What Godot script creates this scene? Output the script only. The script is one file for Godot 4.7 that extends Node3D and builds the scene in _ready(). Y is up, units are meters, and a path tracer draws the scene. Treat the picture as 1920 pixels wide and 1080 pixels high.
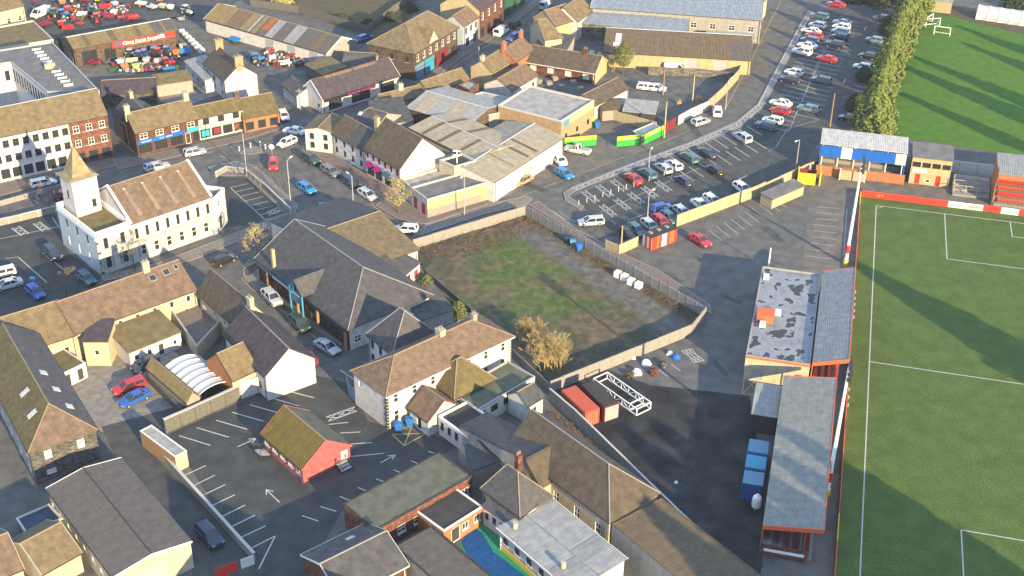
extends Node3D
# A small town seen from a drone on a low-sun winter day. Units are metres.
var rng := RandomNumberGenerator.new()
var mats := {}
var tex := {}
var cache := {}
var taken := {}

class Geo:
	var v := PackedVector3Array()
	var n := PackedVector3Array()
	var t := PackedVector2Array()
	var o := Vector2.ZERO
	func tri(a: Vector3, b: Vector3, c: Vector3, ex := Vector3.ZERO) -> void:   # counter-clockwise seen from outside
		var nn := (b - a).cross(c - a)
		if nn.length_squared() < 1e-12: return
		nn = nn.normalized()
		if ex == Vector3.ZERO: ex = (b - a).normalized()
		var ey := nn.cross(ex)
		for p: Vector3 in [a, c, b]:
			v.push_back(p); n.push_back(nn); t.push_back(o + Vector2((p - a).dot(ex), -(p - a).dot(ey)))
	func quad(a: Vector3, b: Vector3, c: Vector3, d: Vector3) -> void:
		var nn := (b - a).cross(d - a)
		if nn.length_squared() < 1e-12: nn = (c - a).cross(d - a)
		nn = nn.normalized()
		var ex := (b - a).normalized()
		if ex == Vector3.ZERO: ex = (c - d).normalized()
		var ey := nn.cross(ex)
		for p: Vector3 in [a, c, b, a, d, c]:
			v.push_back(p); n.push_back(nn); t.push_back(o + Vector2((p - a).dot(ex), -(p - a).dot(ey)))
	func hexa(p: Array) -> void:   # 0-3 bottom ring counter-clockwise from above, 4-7 top ring
		quad(p[4], p[5], p[6], p[7]); quad(p[3], p[2], p[1], p[0])
		for i in 4:
			var j := (i + 1) % 4
			quad(p[i], p[j], p[j + 4], p[i + 4])
	func box(c: Vector3, s: Vector3) -> void:
		obox(Transform3D(Basis.IDENTITY, c), s)
	func obox(x: Transform3D, s: Vector3) -> void:
		var h := s / 2
		var p := []
		for y in [-h.y, h.y]:
			p.append(x * Vector3(-h.x, y, h.z)); p.append(x * Vector3(h.x, y, h.z)); p.append(x * Vector3(h.x, y, -h.z)); p.append(x * Vector3(-h.x, y, -h.z))
		hexa(p)
	func bar(a: Vector3, b: Vector3, w: float, h := 0.0) -> void:
		var d := b - a
		if d.length() < 1e-5: return
		var up := Vector3.UP if absf(d.normalized().y) < 0.95 else Vector3.RIGHT
		obox(Transform3D(Basis.looking_at(d, up), (a + b) / 2), Vector3(w, h if h > 0.0 else w, d.length()))
	func tube(a: Vector3, b: Vector3, r0: float, r1: float, k := 8) -> void:
		var d := (b - a).normalized()
		var x := d.cross(Vector3.UP if absf(d.y) < 0.95 else Vector3.RIGHT).normalized()
		var y := d.cross(x)
		for i in k:
			var p := x * cos(TAU * i / k) + y * sin(TAU * i / k)
			var q := x * cos(TAU * (i + 1) / k) + y * sin(TAU * (i + 1) / k)
			quad(a + q * r0, a + p * r0, b + p * r1, b + q * r1)
			if r1 > 0.001: tri(b, b + q * r1, b + p * r1)
			if r0 > 0.001: tri(a, a + p * r0, a + q * r0)
	func prism(pl: PackedVector2Array, y0: float, y1: float, cap := true) -> void:   # plan polygon x,z
		var p := pl
		if not Geometry2D.is_polygon_clockwise(p):   # x,z axes flip the sense
			p = p.duplicate(); p.reverse()
		if cap:
			var id := Geometry2D.triangulate_polygon(p)
			for i in range(0, id.size(), 3):
				var a := p[id[i]]; var b := p[id[i + 1]]; var c := p[id[i + 2]]
				var A := Vector3(a.x, y1, a.y); var B := Vector3(b.x, y1, b.y); var C := Vector3(c.x, y1, c.y)
				if (B - A).cross(C - A).y > 0: tri(A, B, C, Vector3.RIGHT)
				else: tri(A, C, B, Vector3.RIGHT)
		if y0 < y1:
			for i in p.size():
				var a := p[i]; var b := p[(i + 1) % p.size()]
				quad(Vector3(a.x, y0, a.y), Vector3(a.x, y1, a.y), Vector3(b.x, y1, b.y), Vector3(b.x, y0, b.y))
	func mesh() -> ArrayMesh:
		var a := []
		a.resize(Mesh.ARRAY_MAX)
		a[Mesh.ARRAY_VERTEX] = v; a[Mesh.ARRAY_NORMAL] = n; a[Mesh.ARRAY_TEX_UV] = t
		var m := ArrayMesh.new()
		m.add_surface_from_arrays(Mesh.PRIMITIVE_TRIANGLES, a)
		return m

func p3(x: float, z: float, y := 0.0) -> Vector3:   # ground position, height last
	return Vector3(x, y, z)

func geo() -> Geo:
	var g := Geo.new()
	g.o = Vector2(rng.randf() * 37.0, rng.randf() * 37.0)
	return g

func numbered(s: String) -> String:
	if not taken.has(s):
		taken[s] = 0
		return s
	taken[s] += 1
	return "%s_%03d" % [s, taken[s]]

func tag(o: Node, label: String, category: String, group := "") -> void:
	o.set_meta("label", label); o.set_meta("category", category)
	if group != "": o.set_meta("group", group)

func thing(called: String, label: String, category: String, at := Vector3.ZERO, turn := 0.0, group := "") -> Node3D:
	var o := Node3D.new()
	o.name = numbered(called)
	add_child(o)
	o.position = at; o.rotation.y = turn
	tag(o, label, category, group)
	return o

func part(parent: Node, called: String, g, m: Material) -> MeshInstance3D:
	var o := MeshInstance3D.new()
	o.name = called
	o.mesh = g.mesh() if g is Geo else g
	o.material_override = m
	parent.add_child(o, true)
	return o

func ground_piece(called: String, g: Geo, m: Material) -> MeshInstance3D:
	var o := MeshInstance3D.new()
	o.name = numbered(called)
	o.mesh = g.mesh(); o.material_override = m
	add_child(o)
	o.set_meta("kind", "structure")
	return o

# ---------- textures and materials ----------
func noise(seed_: int, freq: float, oct := 4, type := FastNoiseLite.TYPE_SIMPLEX_SMOOTH) -> FastNoiseLite:
	var f := FastNoiseLite.new()
	f.seed = seed_; f.frequency = freq; f.fractal_octaves = oct; f.noise_type = type
	return f

func wrapped(f: FastNoiseLite, x: float, y: float, s: float) -> float:   # seamless over s
	var a := TAU * x / s; var b := TAU * y / s; var r := s / TAU
	return f.get_noise_3d(r * cos(a) + 2.3 * r * cos(b), r * sin(a) + 2.3 * r * sin(b), 1.7 * r * sin(b + 0.7))

# grey multiplier texture: coarse blotches, fine grain, optional streaks down v and course lines
func make_tex(called: String, px: int, coarse: float, fine: float, streak: float, spots: float, courses: int, cols: int, contrast: float) -> void:
	var img := Image.create(px, px, true, Image.FORMAT_RGB8)
	var n1 := noise(hash(called) % 1000, 0.012, 4).get_seamless_image(px, px)
	var n2 := noise(hash(called) % 1000 + 5, 0.13, 3).get_seamless_image(px, px)
	var n3 := noise(hash(called) % 1000 + 9, 0.05, 3).get_seamless_image(px, px)
	var r := RandomNumberGenerator.new(); r.seed = hash(called)
	var tone := PackedFloat32Array()
	for i in 4096: tone.push_back(r.randf())
	var lines := PackedFloat32Array()
	for i in px: lines.push_back(r.randf())
	for y in px:
		for x in px:
			var q := 1.0
			q -= coarse * (1.0 - n1.get_pixel(x, y).r)
			q -= fine * (n2.get_pixel(x, y).r)
			if streak > 0.0: q -= streak * (n3.get_pixel(x, y / 40).r * 0.25 + lines[x] * 0.75)
			if spots > 0.5:
				q -= spots * smoothstep(0.65, 0.7, n1.get_pixel(x, y).r + 0.1 * n2.get_pixel(x, y).r - 0.05)
			elif spots > 0.0 and n3.get_pixel((x * 3) % px, (y * 3) % px).r > 0.72: q -= spots
			if courses > 0:
				var cy := y * courses / px
				var off := (px / cols / 2) if cols > 0 and cy % 2 == 1 else 0
				var cx := ((x + off) % px) * cols / px if cols > 0 else 0
				q -= contrast * tone[(cy * 61 + cx * 7) % 4096]
				if (y * courses) % px < courses: q -= contrast * 0.8
				if cols > 0 and ((x + off) * cols) % px < cols: q -= contrast * 0.5
			q = clampf(q, 0.0, 1.0)
			img.set_pixel(x, y, Color(q, q, q))
	img.generate_mipmaps()
	tex[called] = ImageTexture.create_from_image(img)

func make_bump(called: String, px: int, waves: int, flat_part: float, rough: float) -> void:   # ribs across u
	var img := Image.create(px, px, false, Image.FORMAT_RGB8)
	var n2 := noise(77, 0.42, 2).get_seamless_image(px, px)
	for y in px:
		for x in px:
			var q := 0.0
			if waves > 0: q = smoothstep(flat_part, 1.0, 0.5 + 0.5 * sin(TAU * waves * x / px))
			q = q * (1.0 - rough) + rough * n2.get_pixel(x, y).r
			img.set_pixel(x, y, Color(q, q, q))
	img.bump_map_to_normal_map(6.0 if waves > 0 else 2.0)
	img.generate_mipmaps()
	tex[called] = ImageTexture.create_from_image(img)

func lin(r: float, g: float, b: float) -> Color:
	return Color(r, g, b).linear_to_srgb()

func mat(called: String, c: Color, texture := "", scale := 0.1, rough := 0.85, bump := "", bump_scale := 0.1, tri := false) -> StandardMaterial3D:
	var m := StandardMaterial3D.new()
	m.resource_name = called
	m.albedo_color = c
	m.roughness = rough
	m.metallic_specular = 0.35
	if texture != "": m.albedo_texture = tex[texture]
	if bump != "":
		m.normal_enabled = true; m.normal_texture = tex[bump]; m.normal_scale = bump_scale
	m.uv1_scale = Vector3(scale, scale, scale)
	if tri: m.uv1_triplanar = true; m.uv1_world_triplanar = true
	mats[called] = m
	return m

func plain(called: String, c: Color, rough := 0.7, metal := 0.0) -> StandardMaterial3D:
	var m := mat(called, c, "", 1.0, rough)
	m.metallic = metal
	return m

# ---------- walls, windows, roofs ----------
func opening_part(parent: Node, kind: String, at: Transform3D, w: float, h: float) -> void:
	var key := "%s_%.2f_%.2f" % [kind, w, h]
	if not cache.has(key):
		var f := Geo.new(); var p := Geo.new(); var s := Geo.new()
		var fw := 0.07 if kind in ["w", "k", "a", "r"] else 0.1
		if kind in ["d", "g", "b"]: fw = 0.06
		for sx in [-1, 1]: f.box(Vector3(sx * (w / 2 - fw / 2), h / 2, -0.06), Vector3(fw, h, 0.1))
		for yy in [fw / 2, h - fw / 2]: f.box(Vector3(0, yy, -0.06), Vector3(w - 2 * fw, fw, 0.1))
		if kind in ["w", "k", "a", "r"]:
			if h > 1.1: f.box(Vector3(0, h * 0.55, -0.065), Vector3(w - 2 * fw, 0.06, 0.08))
			if w > 0.9: f.box(Vector3(0, h / 2, -0.07), Vector3(0.06, h - 2 * fw, 0.07))
		elif kind == "s":
			var k := int(maxf(1, roundf(w / 1.6)))
			for i in range(1, k): f.box(Vector3(-w / 2 + w * i / k, h / 2, -0.065), Vector3(0.08, h - 2 * fw, 0.08))
		elif kind == "g":
			for i in range(1, int(h / 0.25)): f.box(Vector3(0, i * 0.25, -0.085), Vector3(w - 2 * fw, 0.14, 0.05))
		p.quad(Vector3(-w / 2, 0, -0.1), Vector3(w / 2, 0, -0.1), Vector3(w / 2, h, -0.1), Vector3(-w / 2, h, -0.1))
		s.box(Vector3(0, -0.05, 0.04), Vector3(w + 0.16, 0.08, 0.2))
		cache[key] = [f.mesh(), p.mesh(), s.mesh()]
	var ms: Array = cache[key]
	var nm := "window"
	var fm: Material = mats["white_frame"]
	var pm: Material = mats["glass"]
	match kind:
		"k": fm = mats["dark_frame"]
		"r": fm = mats["red_paint"]
		"s": nm = "shop_window"; fm = mats["dark_frame"]
		"d": nm = "door"; fm = mats["white_frame"]; pm = mats["dark_door"]
		"g": nm = "roller_door"; fm = mats["steel"]; pm = mats["steel"]
		"b": nm = "boarded_window"; fm = mats["pale_board"]; pm = mats["pale_board"]
		"e": nm = "door"; fm = mats["red_paint"]; pm = mats["red_paint"]
	var o := part(parent, nm, ms[0], fm)
	o.transform = at
	part(o, "panel" if nm in ["door", "roller_door", "boarded_window"] else "pane", ms[1], pm)
	if kind in ["w", "k", "a", "r"]: part(o, "sill", ms[2], mats["stone_sill"])

func wall_skin(g: Geo, O: Vector3, U: Vector3, N: Vector3, w: float, h: float, ops: Array) -> void:
	# ops: [u centre, y, w, h]; cells between cut lines, reveals round each opening
	var xs := [0.0, w]; var ys := [0.0, h]
	for q in ops:
		xs.append(q[0] - q[2] / 2); xs.append(q[0] + q[2] / 2); ys.append(q[1]); ys.append(q[1] + q[3])
	xs.sort(); ys.sort()
	for i in xs.size() - 1:
		if xs[i + 1] - xs[i] < 0.001: continue
		var mx: float = (xs[i] + xs[i + 1]) / 2
		var start := -1.0
		for j in ys.size() - 1:
			if ys[j + 1] - ys[j] < 0.001: continue
			var my: float = (ys[j] + ys[j + 1]) / 2
			var hole := false
			for q in ops:
				if absf(mx - q[0]) < q[2] / 2 and my > q[1] and my < q[1] + q[3]: hole = true
			if not hole and start < 0: start = ys[j]
			if hole and start >= 0:
				_cell(g, O, U, xs[i], xs[i + 1], start, ys[j]); start = -1.0
		if start >= 0: _cell(g, O, U, xs[i], xs[i + 1], start, h)
	for q in ops:
		var a: Vector3 = O + U * (q[0] - q[2] / 2) + Vector3(0, q[1], 0); var b: Vector3 = a + U * q[2]
		var c: Vector3 = b + Vector3(0, q[3], 0); var d: Vector3 = a + Vector3(0, q[3], 0)
		var k := -N * 0.14
		g.quad(a, b, b + k, a + k); g.quad(b, c, c + k, b + k); g.quad(c, d, d + k, c + k); g.quad(d, a, a + k, d + k)

func _cell(g: Geo, O: Vector3, U: Vector3, x0: float, x1: float, y0: float, y1: float) -> void:
	var y := Vector3.UP
	g.quad(O + U * x0 + y * y0, O + U * x1 + y * y0, O + U * x1 + y * y1, O + U * x0 + y * y1)

func side_frame(side: int, L: float, W: float) -> Array:
	match side:
		0: return [Vector3(-L / 2, 0, W / 2), Vector3.RIGHT, Vector3.BACK, L]
		1: return [Vector3(L / 2, 0, W / 2), Vector3.FORWARD, Vector3.RIGHT, W]
		2: return [Vector3(L / 2, 0, -W / 2), Vector3.LEFT, Vector3.FORWARD, L]
	return [Vector3(-L / 2, 0, -W / 2), Vector3.BACK, Vector3.LEFT, W]

# o: roof, hip [left inset, right inset], wm, rm, wms {side: material}, win [[side, kind, y, w, h, count, from, to]], ch [[x, z]], sk [[slope, u, v, w, h]], ov, ridge
func house(called: String, label: String, cat: String, c: Vector3, L: float, W: float, yaw: float, h: float, rh: float, o := {}) -> Node3D:
	var t := thing(called, label, cat, c, yaw, o.get("group", ""))
	house_parts(t, L, W, h, rh, o)
	return t

func house_parts(t: Node3D, L: float, W: float, h: float, rh: float, o: Dictionary, base := 0.0) -> void:
	var roof: String = o.get("roof", "gable")
	var wm: Material = mats[o.get("wm", "render_white")]
	var rm: Material = mats[o.get("rm", "slate")]
	var wms: Dictionary = o.get("wms", {})
	var hip: Array = o.get("hip", [0.0, 0.0])
	var ov: float = o.get("ov", 0.25)
	var openings := [[], [], [], []]
	var top := [h, h, h, h]
	if roof == "mono": top = [h, h, rh, h]
	for q in o.get("win", []):
		var sf := side_frame(q[0], L, W)
		var u0: float = q[6] if q.size() > 6 else 0.0
		var u1: float = q[7] if q.size() > 7 else 1.0
		for i in q[5]:
			var u: float = sf[3] * lerpf(u0, u1, (i + 0.5) / q[5])
			if q[3] > sf[3] - 0.2: continue
			u = clampf(u, q[3] / 2 + 0.05, sf[3] - q[3] / 2 - 0.05)
			var clash := false
			for z in openings[q[0]]:
				if absf(z[0] - u) < (z[2] + q[3]) / 2 and z[1] < q[2] + q[4] and q[2] < z[1] + z[3]: clash = true
			if clash or q[2] + q[4] > top[q[0]] - base - 0.02: continue
			openings[q[0]].append([u, q[2], q[3], q[4], q[1]])
	var groups := {}
	for s in 4:
		var key: String = wms.get(s, o.get("wm", "render_white"))
		if not groups.has(key): groups[key] = geo()
		var g: Geo = groups[key]
		var f := side_frame(s, L, W)
		var O: Vector3 = f[0] + Vector3(0, base, 0)
		wall_skin(g, O, f[1], f[2], f[3], top[s] - base, openings[s])
		if roof == "gable" and s % 2 == 1 and hip[0 if s == 3 else 1] <= 0.0:
			g.tri(f[0] + Vector3(0, h, 0), f[0] + f[1] * W + Vector3(0, h, 0), f[0] + f[1] * W / 2 + Vector3(0, rh, 0))
		if roof == "mono" and s % 2 == 1:
			if s == 1: g.tri(f[0] + Vector3(0, h, 0), f[0] + f[1] * W + Vector3(0, h, 0), f[0] + f[1] * W + Vector3(0, rh, 0))
			else: g.tri(f[0] + Vector3(0, h, 0), f[0] + f[1] * W + Vector3(0, h, 0), f[0] + Vector3(0, rh, 0))
		for q in openings[s]:
			var bs := Basis(f[1], Vector3.UP, f[2])
			opening_part(t, q[4], Transform3D(bs, O + f[1] * q[0] + Vector3(0, q[1], 0)), q[2], q[3])
	for k in groups: part(t, "wall", groups[k], mats[k])
	if roof == "flat":
		var par: float = o.get("par", 0.35)
		var g := geo()
		g.box(Vector3(0, h - par - 0.06, 0), Vector3(L - 0.05, 0.12, W - 0.05))
		part(t, "roof", g, rm)
		var p := geo()
		var w := 0.22
		for z in [-1, 1]: p.box(Vector3(0, h - par / 2 + 0.02, z * (W / 2 - w / 2 + 0.03)), Vector3(L + 0.06, par + 0.05, w))
		for x in [-1, 1]: p.box(Vector3(x * (L / 2 - w / 2 + 0.03), h - par / 2 + 0.02, 0), Vector3(w, par + 0.05, W - 2 * w + 0.06))
		part(t, "parapet", p, mats[o.get("cm", o.get("wm", "render_white"))])
	elif roof == "mono":
		var sl := (rh - h) / W
		var g := geo()
		var a := Vector3(-L / 2 - 0.15, h - sl * ov, W / 2 + ov); var b := Vector3(L / 2 + 0.15, a.y, a.z)
		var c := Vector3(L / 2 + 0.15, rh + sl * 0.1, -W / 2 - 0.1); var d := Vector3(-L / 2 - 0.15, c.y, c.z)
		_slab(g, [a, b, c, d], 0.14)
		part(t, "roof", g, rm)
	else:
		var sl := (rh - h) / (W / 2)
		var v: float = o.get("verge", 0.12)
		var i0: float = hip[0] if hip[0] > 0.0 else -v
		var i1: float = hip[1] if hip[1] > 0.0 else -v
		var e0 := ov if hip[0] > 0.0 else v
		var e1 := ov if hip[1] > 0.0 else v
		var ey := h - sl * ov
		var A := Vector3(-L / 2 - e0, ey, W / 2 + ov); var B := Vector3(L / 2 + e1, ey, W / 2 + ov)
		var C := Vector3(L / 2 + e1, ey, -W / 2 - ov); var D := Vector3(-L / 2 - e0, ey, -W / 2 - ov)
		var R0 := Vector3(-L / 2 + i0, rh, 0); var R1 := Vector3(L / 2 - i1, rh, 0)
		var up := Vector3(0, 0.14, 0)
		var g := geo()
		var rm2: Dictionary = o.get("rm2", {})   # other coverings: 1 back slope, 2 left hip, 3 right hip
		for q in rm2:
			var g2 := geo()
			match q:
				1: g2.quad(C + up, D + up, R0 + up, R1 + up)
				2: g2.tri(D + up, A + up, R0 + up)
				3: g2.tri(B + up, C + up, R1 + up)
			part(t, "roof_slope", g2, mats[rm2[q]])
		g.quad(A + up, B + up, R1 + up, R0 + up)
		if not rm2.has(1): g.quad(C + up, D + up, R0 + up, R1 + up)
		g.quad(R0, R1, B, A); g.quad(R1, R0, D, C)
		g.quad(A, B, B + up, A + up); g.quad(C, D, D + up, C + up)
		if hip[0] > 0.0:
			if not rm2.has(2): g.tri(D + up, A + up, R0 + up)
			g.quad(D, A, A + up, D + up); g.tri(A, D, R0)
		else:
			g.quad(R0, A, A + up, R0 + up); g.quad(D, R0, R0 + up, D + up)
		if hip[1] > 0.0:
			if not rm2.has(3): g.tri(B + up, C + up, R1 + up)
			g.quad(B, C, C + up, B + up); g.tri(C, B, R1)
		else:
			g.quad(B, R1, R1 + up, B + up); g.quad(R1, C, C + up, R1 + up)
		var ro := part(t, "roof", g, rm)
		var r := geo()
		r.tube(R0 + up, R1 + up, 0.1, 0.1, 6)
		if hip[0] > 0.0: r.tube(A + up, R0 + up, 0.08, 0.08, 6); r.tube(D + up, R0 + up, 0.08, 0.08, 6)
		if hip[1] > 0.0: r.tube(B + up, R1 + up, 0.08, 0.08, 6); r.tube(C + up, R1 + up, 0.08, 0.08, 6)
		part(ro, "ridge_tiles", r, mats[o.get("ridge", "ridge_clay")])
		var gt := geo()
		for s in [1, -1]: gt.box(Vector3((e1 - e0) / 2, ey + 0.02, s * (W / 2 + ov + 0.06)), Vector3(L + e0 + e1, 0.1, 0.1))
		part(t, "gutter", gt, mats[o.get("gutter", "dark_frame")])
		for s in [-1, 1]:
			if h - base < 2.2 or L < 5.0: continue
			var dp := geo(); dp.tube(Vector3(s * (L / 2 - 0.35), base, W / 2 + 0.09), Vector3(s * (L / 2 - 0.35), h - 0.1, W / 2 + 0.09), 0.055, 0.055, 6)
			part(t, "drainpipe", dp, mats[o.get("gutter", "dark_frame")])
		if o.has("fascia"):
			for e in [[-1, hip[0], e0], [1, hip[1], e1]]:
				if e[1] > 0.0: continue
				var bg := geo()
				var x: float = e[0] * (L / 2 + e[2] + 0.03)
				for s in [1, -1]: bg.bar(Vector3(x, ey + 0.05, s * (W / 2 + ov)), Vector3(x, rh + 0.05, 0), 0.05, 0.26)
				part(t, "barge_board", bg, mats[o.fascia])
		for q in o.get("sk", []):
			var s: float = 1.0 if q[0] == 0 else -1.0
			var ang := atan(sl)
			var x := lerpf(-L / 2, L / 2, q[1])
			var z: float = s * (W / 2) * (1.0 - q[2])
			var b := Basis(Vector3.RIGHT, s * ang)
			var tr := Transform3D(b, Vector3(x, h + (rh - h) * q[2] + 0.18, z))
			var f := geo(); f.box(Vector3.ZERO, Vector3(q[3] + 0.16, 0.12, q[4] + 0.16))
			var fr := part(t, "skylight", f, mats["grey_paint"])
			fr.transform = tr
			var p := geo(); p.box(Vector3(0, 0.07, 0), Vector3(q[3], 0.02, q[4]))
			part(fr, "pane", p, mats[q[5] if q.size() > 5 else "rooflight"])
		for q in o.get("sheets", []):   # slope, u0, u1, v0, v1, material
			var s: float = 1.0 if q[0] == 0 else -1.0
			var sg := geo()
			var pt := func(u: float, w: float) -> Vector3: return Vector3(lerpf(-L / 2 - v, L / 2 + v, u), lerpf(ey, rh, w) + 0.14, s * lerpf(W / 2 + ov, 0.0, w))
			var up2 := Vector3(0, 0.035, 0)
			var aa: Vector3 = pt.call(q[1], q[3]); var bb: Vector3 = pt.call(q[2], q[3]); var cc: Vector3 = pt.call(q[2], q[4]); var dd: Vector3 = pt.call(q[1], q[4])
			if s < 0: var tmp := aa; aa = bb; bb = tmp; tmp = cc; cc = dd; dd = tmp
			_slab(sg, [aa + up2, bb + up2, cc + up2, dd + up2], 0.03, true)
			part(ro, "roof_sheet", sg, mats[q[5]])
	for q in o.get("ch", []):
		chimney(t, Vector3(q[0] * L / 2, rh, q[1] * W / 2), q[2] if q.size() > 2 else 1.3, q[3] if q.size() > 3 else "brick_red", 1.0, 1.7 if o.has("big") else 0.65)

func _slab(g: Geo, p: Array, th: float, keep := false) -> void:   # p counter-clockwise from above; thickness below (or on top)
	var d := Vector3(0, -th, 0)
	var u := Vector3.ZERO if keep else Vector3(0, th, 0)
	var q := []
	for a: Vector3 in p: q.append(a + u + d)
	for a: Vector3 in p: q.append(a + u)
	g.quad(q[4], q[5], q[6], q[7]); g.quad(q[3], q[2], q[1], q[0])
	for i in 4:
		var j := (i + 1) % 4
		g.quad(q[i], q[j], q[j + 4], q[i + 4])

func chimney(t: Node3D, at: Vector3, hh := 1.3, m := "brick_red", w := 1.0, d := 0.65) -> void:
	var g := geo()
	g.box(at + Vector3(0, hh / 2 - 0.7, 0), Vector3(w, hh + 1.4, d))
	g.box(at + Vector3(0, hh + 0.06, 0), Vector3(w + 0.14, 0.12, d + 0.14))
	var c := part(t, "chimney", g, mats[m])
	for s in [-1, 1]:
		var p := geo()
		p.tube(at + Vector3(s * w * 0.24, hh + 0.1, 0), at + Vector3(s * w * 0.24, hh + 0.55, 0), 0.14, 0.11, 8)
		part(c, "chimney_pot", p, mats["ridge_clay"])

# flat-roofed block on any plan: walls, roof deck, coping
func block(called: String, label: String, cat: String, pts: Array, h: float, o := {}) -> Node3D:
	var cen := Vector3.ZERO
	for p: Vector3 in pts: cen += p / pts.size()
	cen.y = 0
	var t := thing(called, label, cat, cen, 0, o.get("group", ""))
	var pl := PackedVector2Array()
	for p: Vector3 in pts: pl.push_back(Vector2(p.x - cen.x, p.z - cen.z))
	if not Geometry2D.is_polygon_clockwise(pl): pl.reverse()
	pl.reverse()   # now anticlockwise in x,z: outward normal of edge a->b is to its left when viewed from above... kept simple below
	var par: float = o.get("par", 0.3)
	var base: float = o.get("base", 0.0)
	var k := pl.size()
	var g := geo(); var cp := geo()
	for i in k:
		var a := pl[i]; var b := pl[(i + 1) % k]
		var A := Vector3(a.x, base, a.y); var U := Vector3(b.x - a.x, 0, b.y - a.y)
		var w := U.length(); U /= w
		var N := U.cross(Vector3.UP)
		if Geometry2D.is_point_in_polygon((a + b) / 2 + Vector2(N.x, N.z) * 0.05, pl):
			A = Vector3(b.x, base, b.y); U = -U; N = -N
		# U must run left to right seen from outside: right = up x normal
		if Vector3.UP.cross(N).dot(U) < 0: A += U * w; U = -U
		var ops := []
		for q in o.get("win", []):
			if N.dot(Vector3(q[0].x, 0, q[0].y)) < 0.8 or w < 2.0: continue
			var n: int = q[5] if q[5] > 0 else int(w / -q[5])
			for j in n:
				var u := w * (j + 0.5) / n
				if q[2] + q[4] < h - base - par and q[3] < w / n - 0.1: ops.append([u, q[2], q[3], q[4], q[1]])
		wall_skin(g, A, U, N, w, h - base, ops)
		for q in ops: opening_part(t, q[4], Transform3D(Basis(U, Vector3.UP, N), A + U * q[0] + Vector3(0, q[1], 0)), q[2], q[3])
		cp.obox(Transform3D(Basis(U, Vector3.UP, N), A + U * w / 2 - N * 0.1 + Vector3(0, h - base - par / 2 + 0.03, 0)), Vector3(w + 0.0 + 0.001 * i, par + 0.06 + 0.002 * i, 0.26))
	part(t, "wall", g, mats[o.get("wm", "render_white")])
	part(t, "coping", cp, mats[o.get("cm", "stone_sill")])
	var r := geo()
	r.prism(pl, h - par - 0.1, h - par)
	part(t, "roof", r, mats[o.get("rm", "felt_grey")])
	return t

func sign_board(t: Node3D, at: Transform3D, w: float, h: float, board: String, txt := "", tc := "white_paint", size := 0.5, called := "sign") -> MeshInstance3D:
	var g := geo(); g.box(Vector3(0, 0, 0.04), Vector3(w, h, 0.08))
	var s := part(t, called, g, mats[board])
	s.transform = at
	if txt != "": letters(s, txt, Transform3D(Basis.IDENTITY, Vector3(0, 0, 0.085)), size, tc)
	return s

func letters(p: Node3D, txt: String, at: Transform3D, size: float, tc: String) -> void:
	var m := TextMesh.new()
	var f := SystemFont.new(); f.font_names = PackedStringArray(["Droid Sans"]); f.font_weight = 700
	m.font = f; m.text = txt; m.font_size = 64; m.pixel_size = size / 48.0; m.depth = 0.03
	var o := part(p, "lettering", m, mats[tc])
	o.transform = at

func side_at(side: int, L: float, W: float, u: float, y: float, out := 0.0) -> Transform3D:
	var f := side_frame(side, L, W)
	return Transform3D(Basis(f[1], Vector3.UP, f[2]), f[0] + f[1] * f[3] * u + f[2] * out + Vector3(0, y, 0))

# panelled wall or fence along a line of points: every panel and post a part
func fence(called: String, label: String, cat: String, pts: Array, h: float, step: float, pm: String, post := "", th := 0.1, group := "", top := "") -> Node3D:
	var t := thing(called, label, cat, Vector3(pts[0].x, 0, pts[0].z), 0, group)
	var o := t.position
	for i in pts.size() - 1:
		var a: Vector3 = pts[i] - o; var b: Vector3 = pts[i + 1] - o
		a.y = 0; b.y = 0
		var d := b - a
		var n := int(maxf(1, roundf(d.length() / step)))
		var l := d.length() / n
		var bs := Basis.looking_at(d)
		var key := "fence_%.2f_%.2f_%.2f" % [l, h, th]
		if not cache.has(key):
			var g := Geo.new()
			g.box(Vector3(0, h / 2, 0), Vector3(th, h, l - 0.05))
			cache[key] = g.mesh()
		for k in n:
			var p := part(t, "panel", cache[key], mats[pm])
			p.transform = Transform3D(bs, a + d * ((k + 0.5) / n) + Vector3(0, rng.randf_range(-0.04, 0.02), 0))
			if top != "":
				var c := Geo.new(); c.box(Vector3(0, h + 0.04, 0), Vector3(th + 0.08, 0.08, l - 0.02))
				part(p, "coping", c, mats[top])
		if post != "":
			for k in n + 1:
				var pk := "post_%.2f_%.2f" % [h, th]
				if not cache.has(pk):
					var g := Geo.new(); g.box(Vector3(0, h / 2 + 0.04, 0), Vector3(th + 0.06, h + 0.08, 0.14)); cache[pk] = g.mesh()
				var p := part(t, "post", cache[pk], mats[post])
				p.transform = Transform3D(bs, a + d * (float(k) / n))
	return t
func poly(pts: Array) -> PackedVector2Array:
	var p := PackedVector2Array()
	for q: Vector3 in pts: p.push_back(Vector2(q.x, q.z))
	return p

func sheet(called: String, pts: Array, y: float, m: String, y0 := 99.0) -> MeshInstance3D:
	var g := Geo.new()
	g.prism(poly(pts), y if y0 > 90.0 else y0, y)
	return ground_piece(called, g, mats[m])

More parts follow.
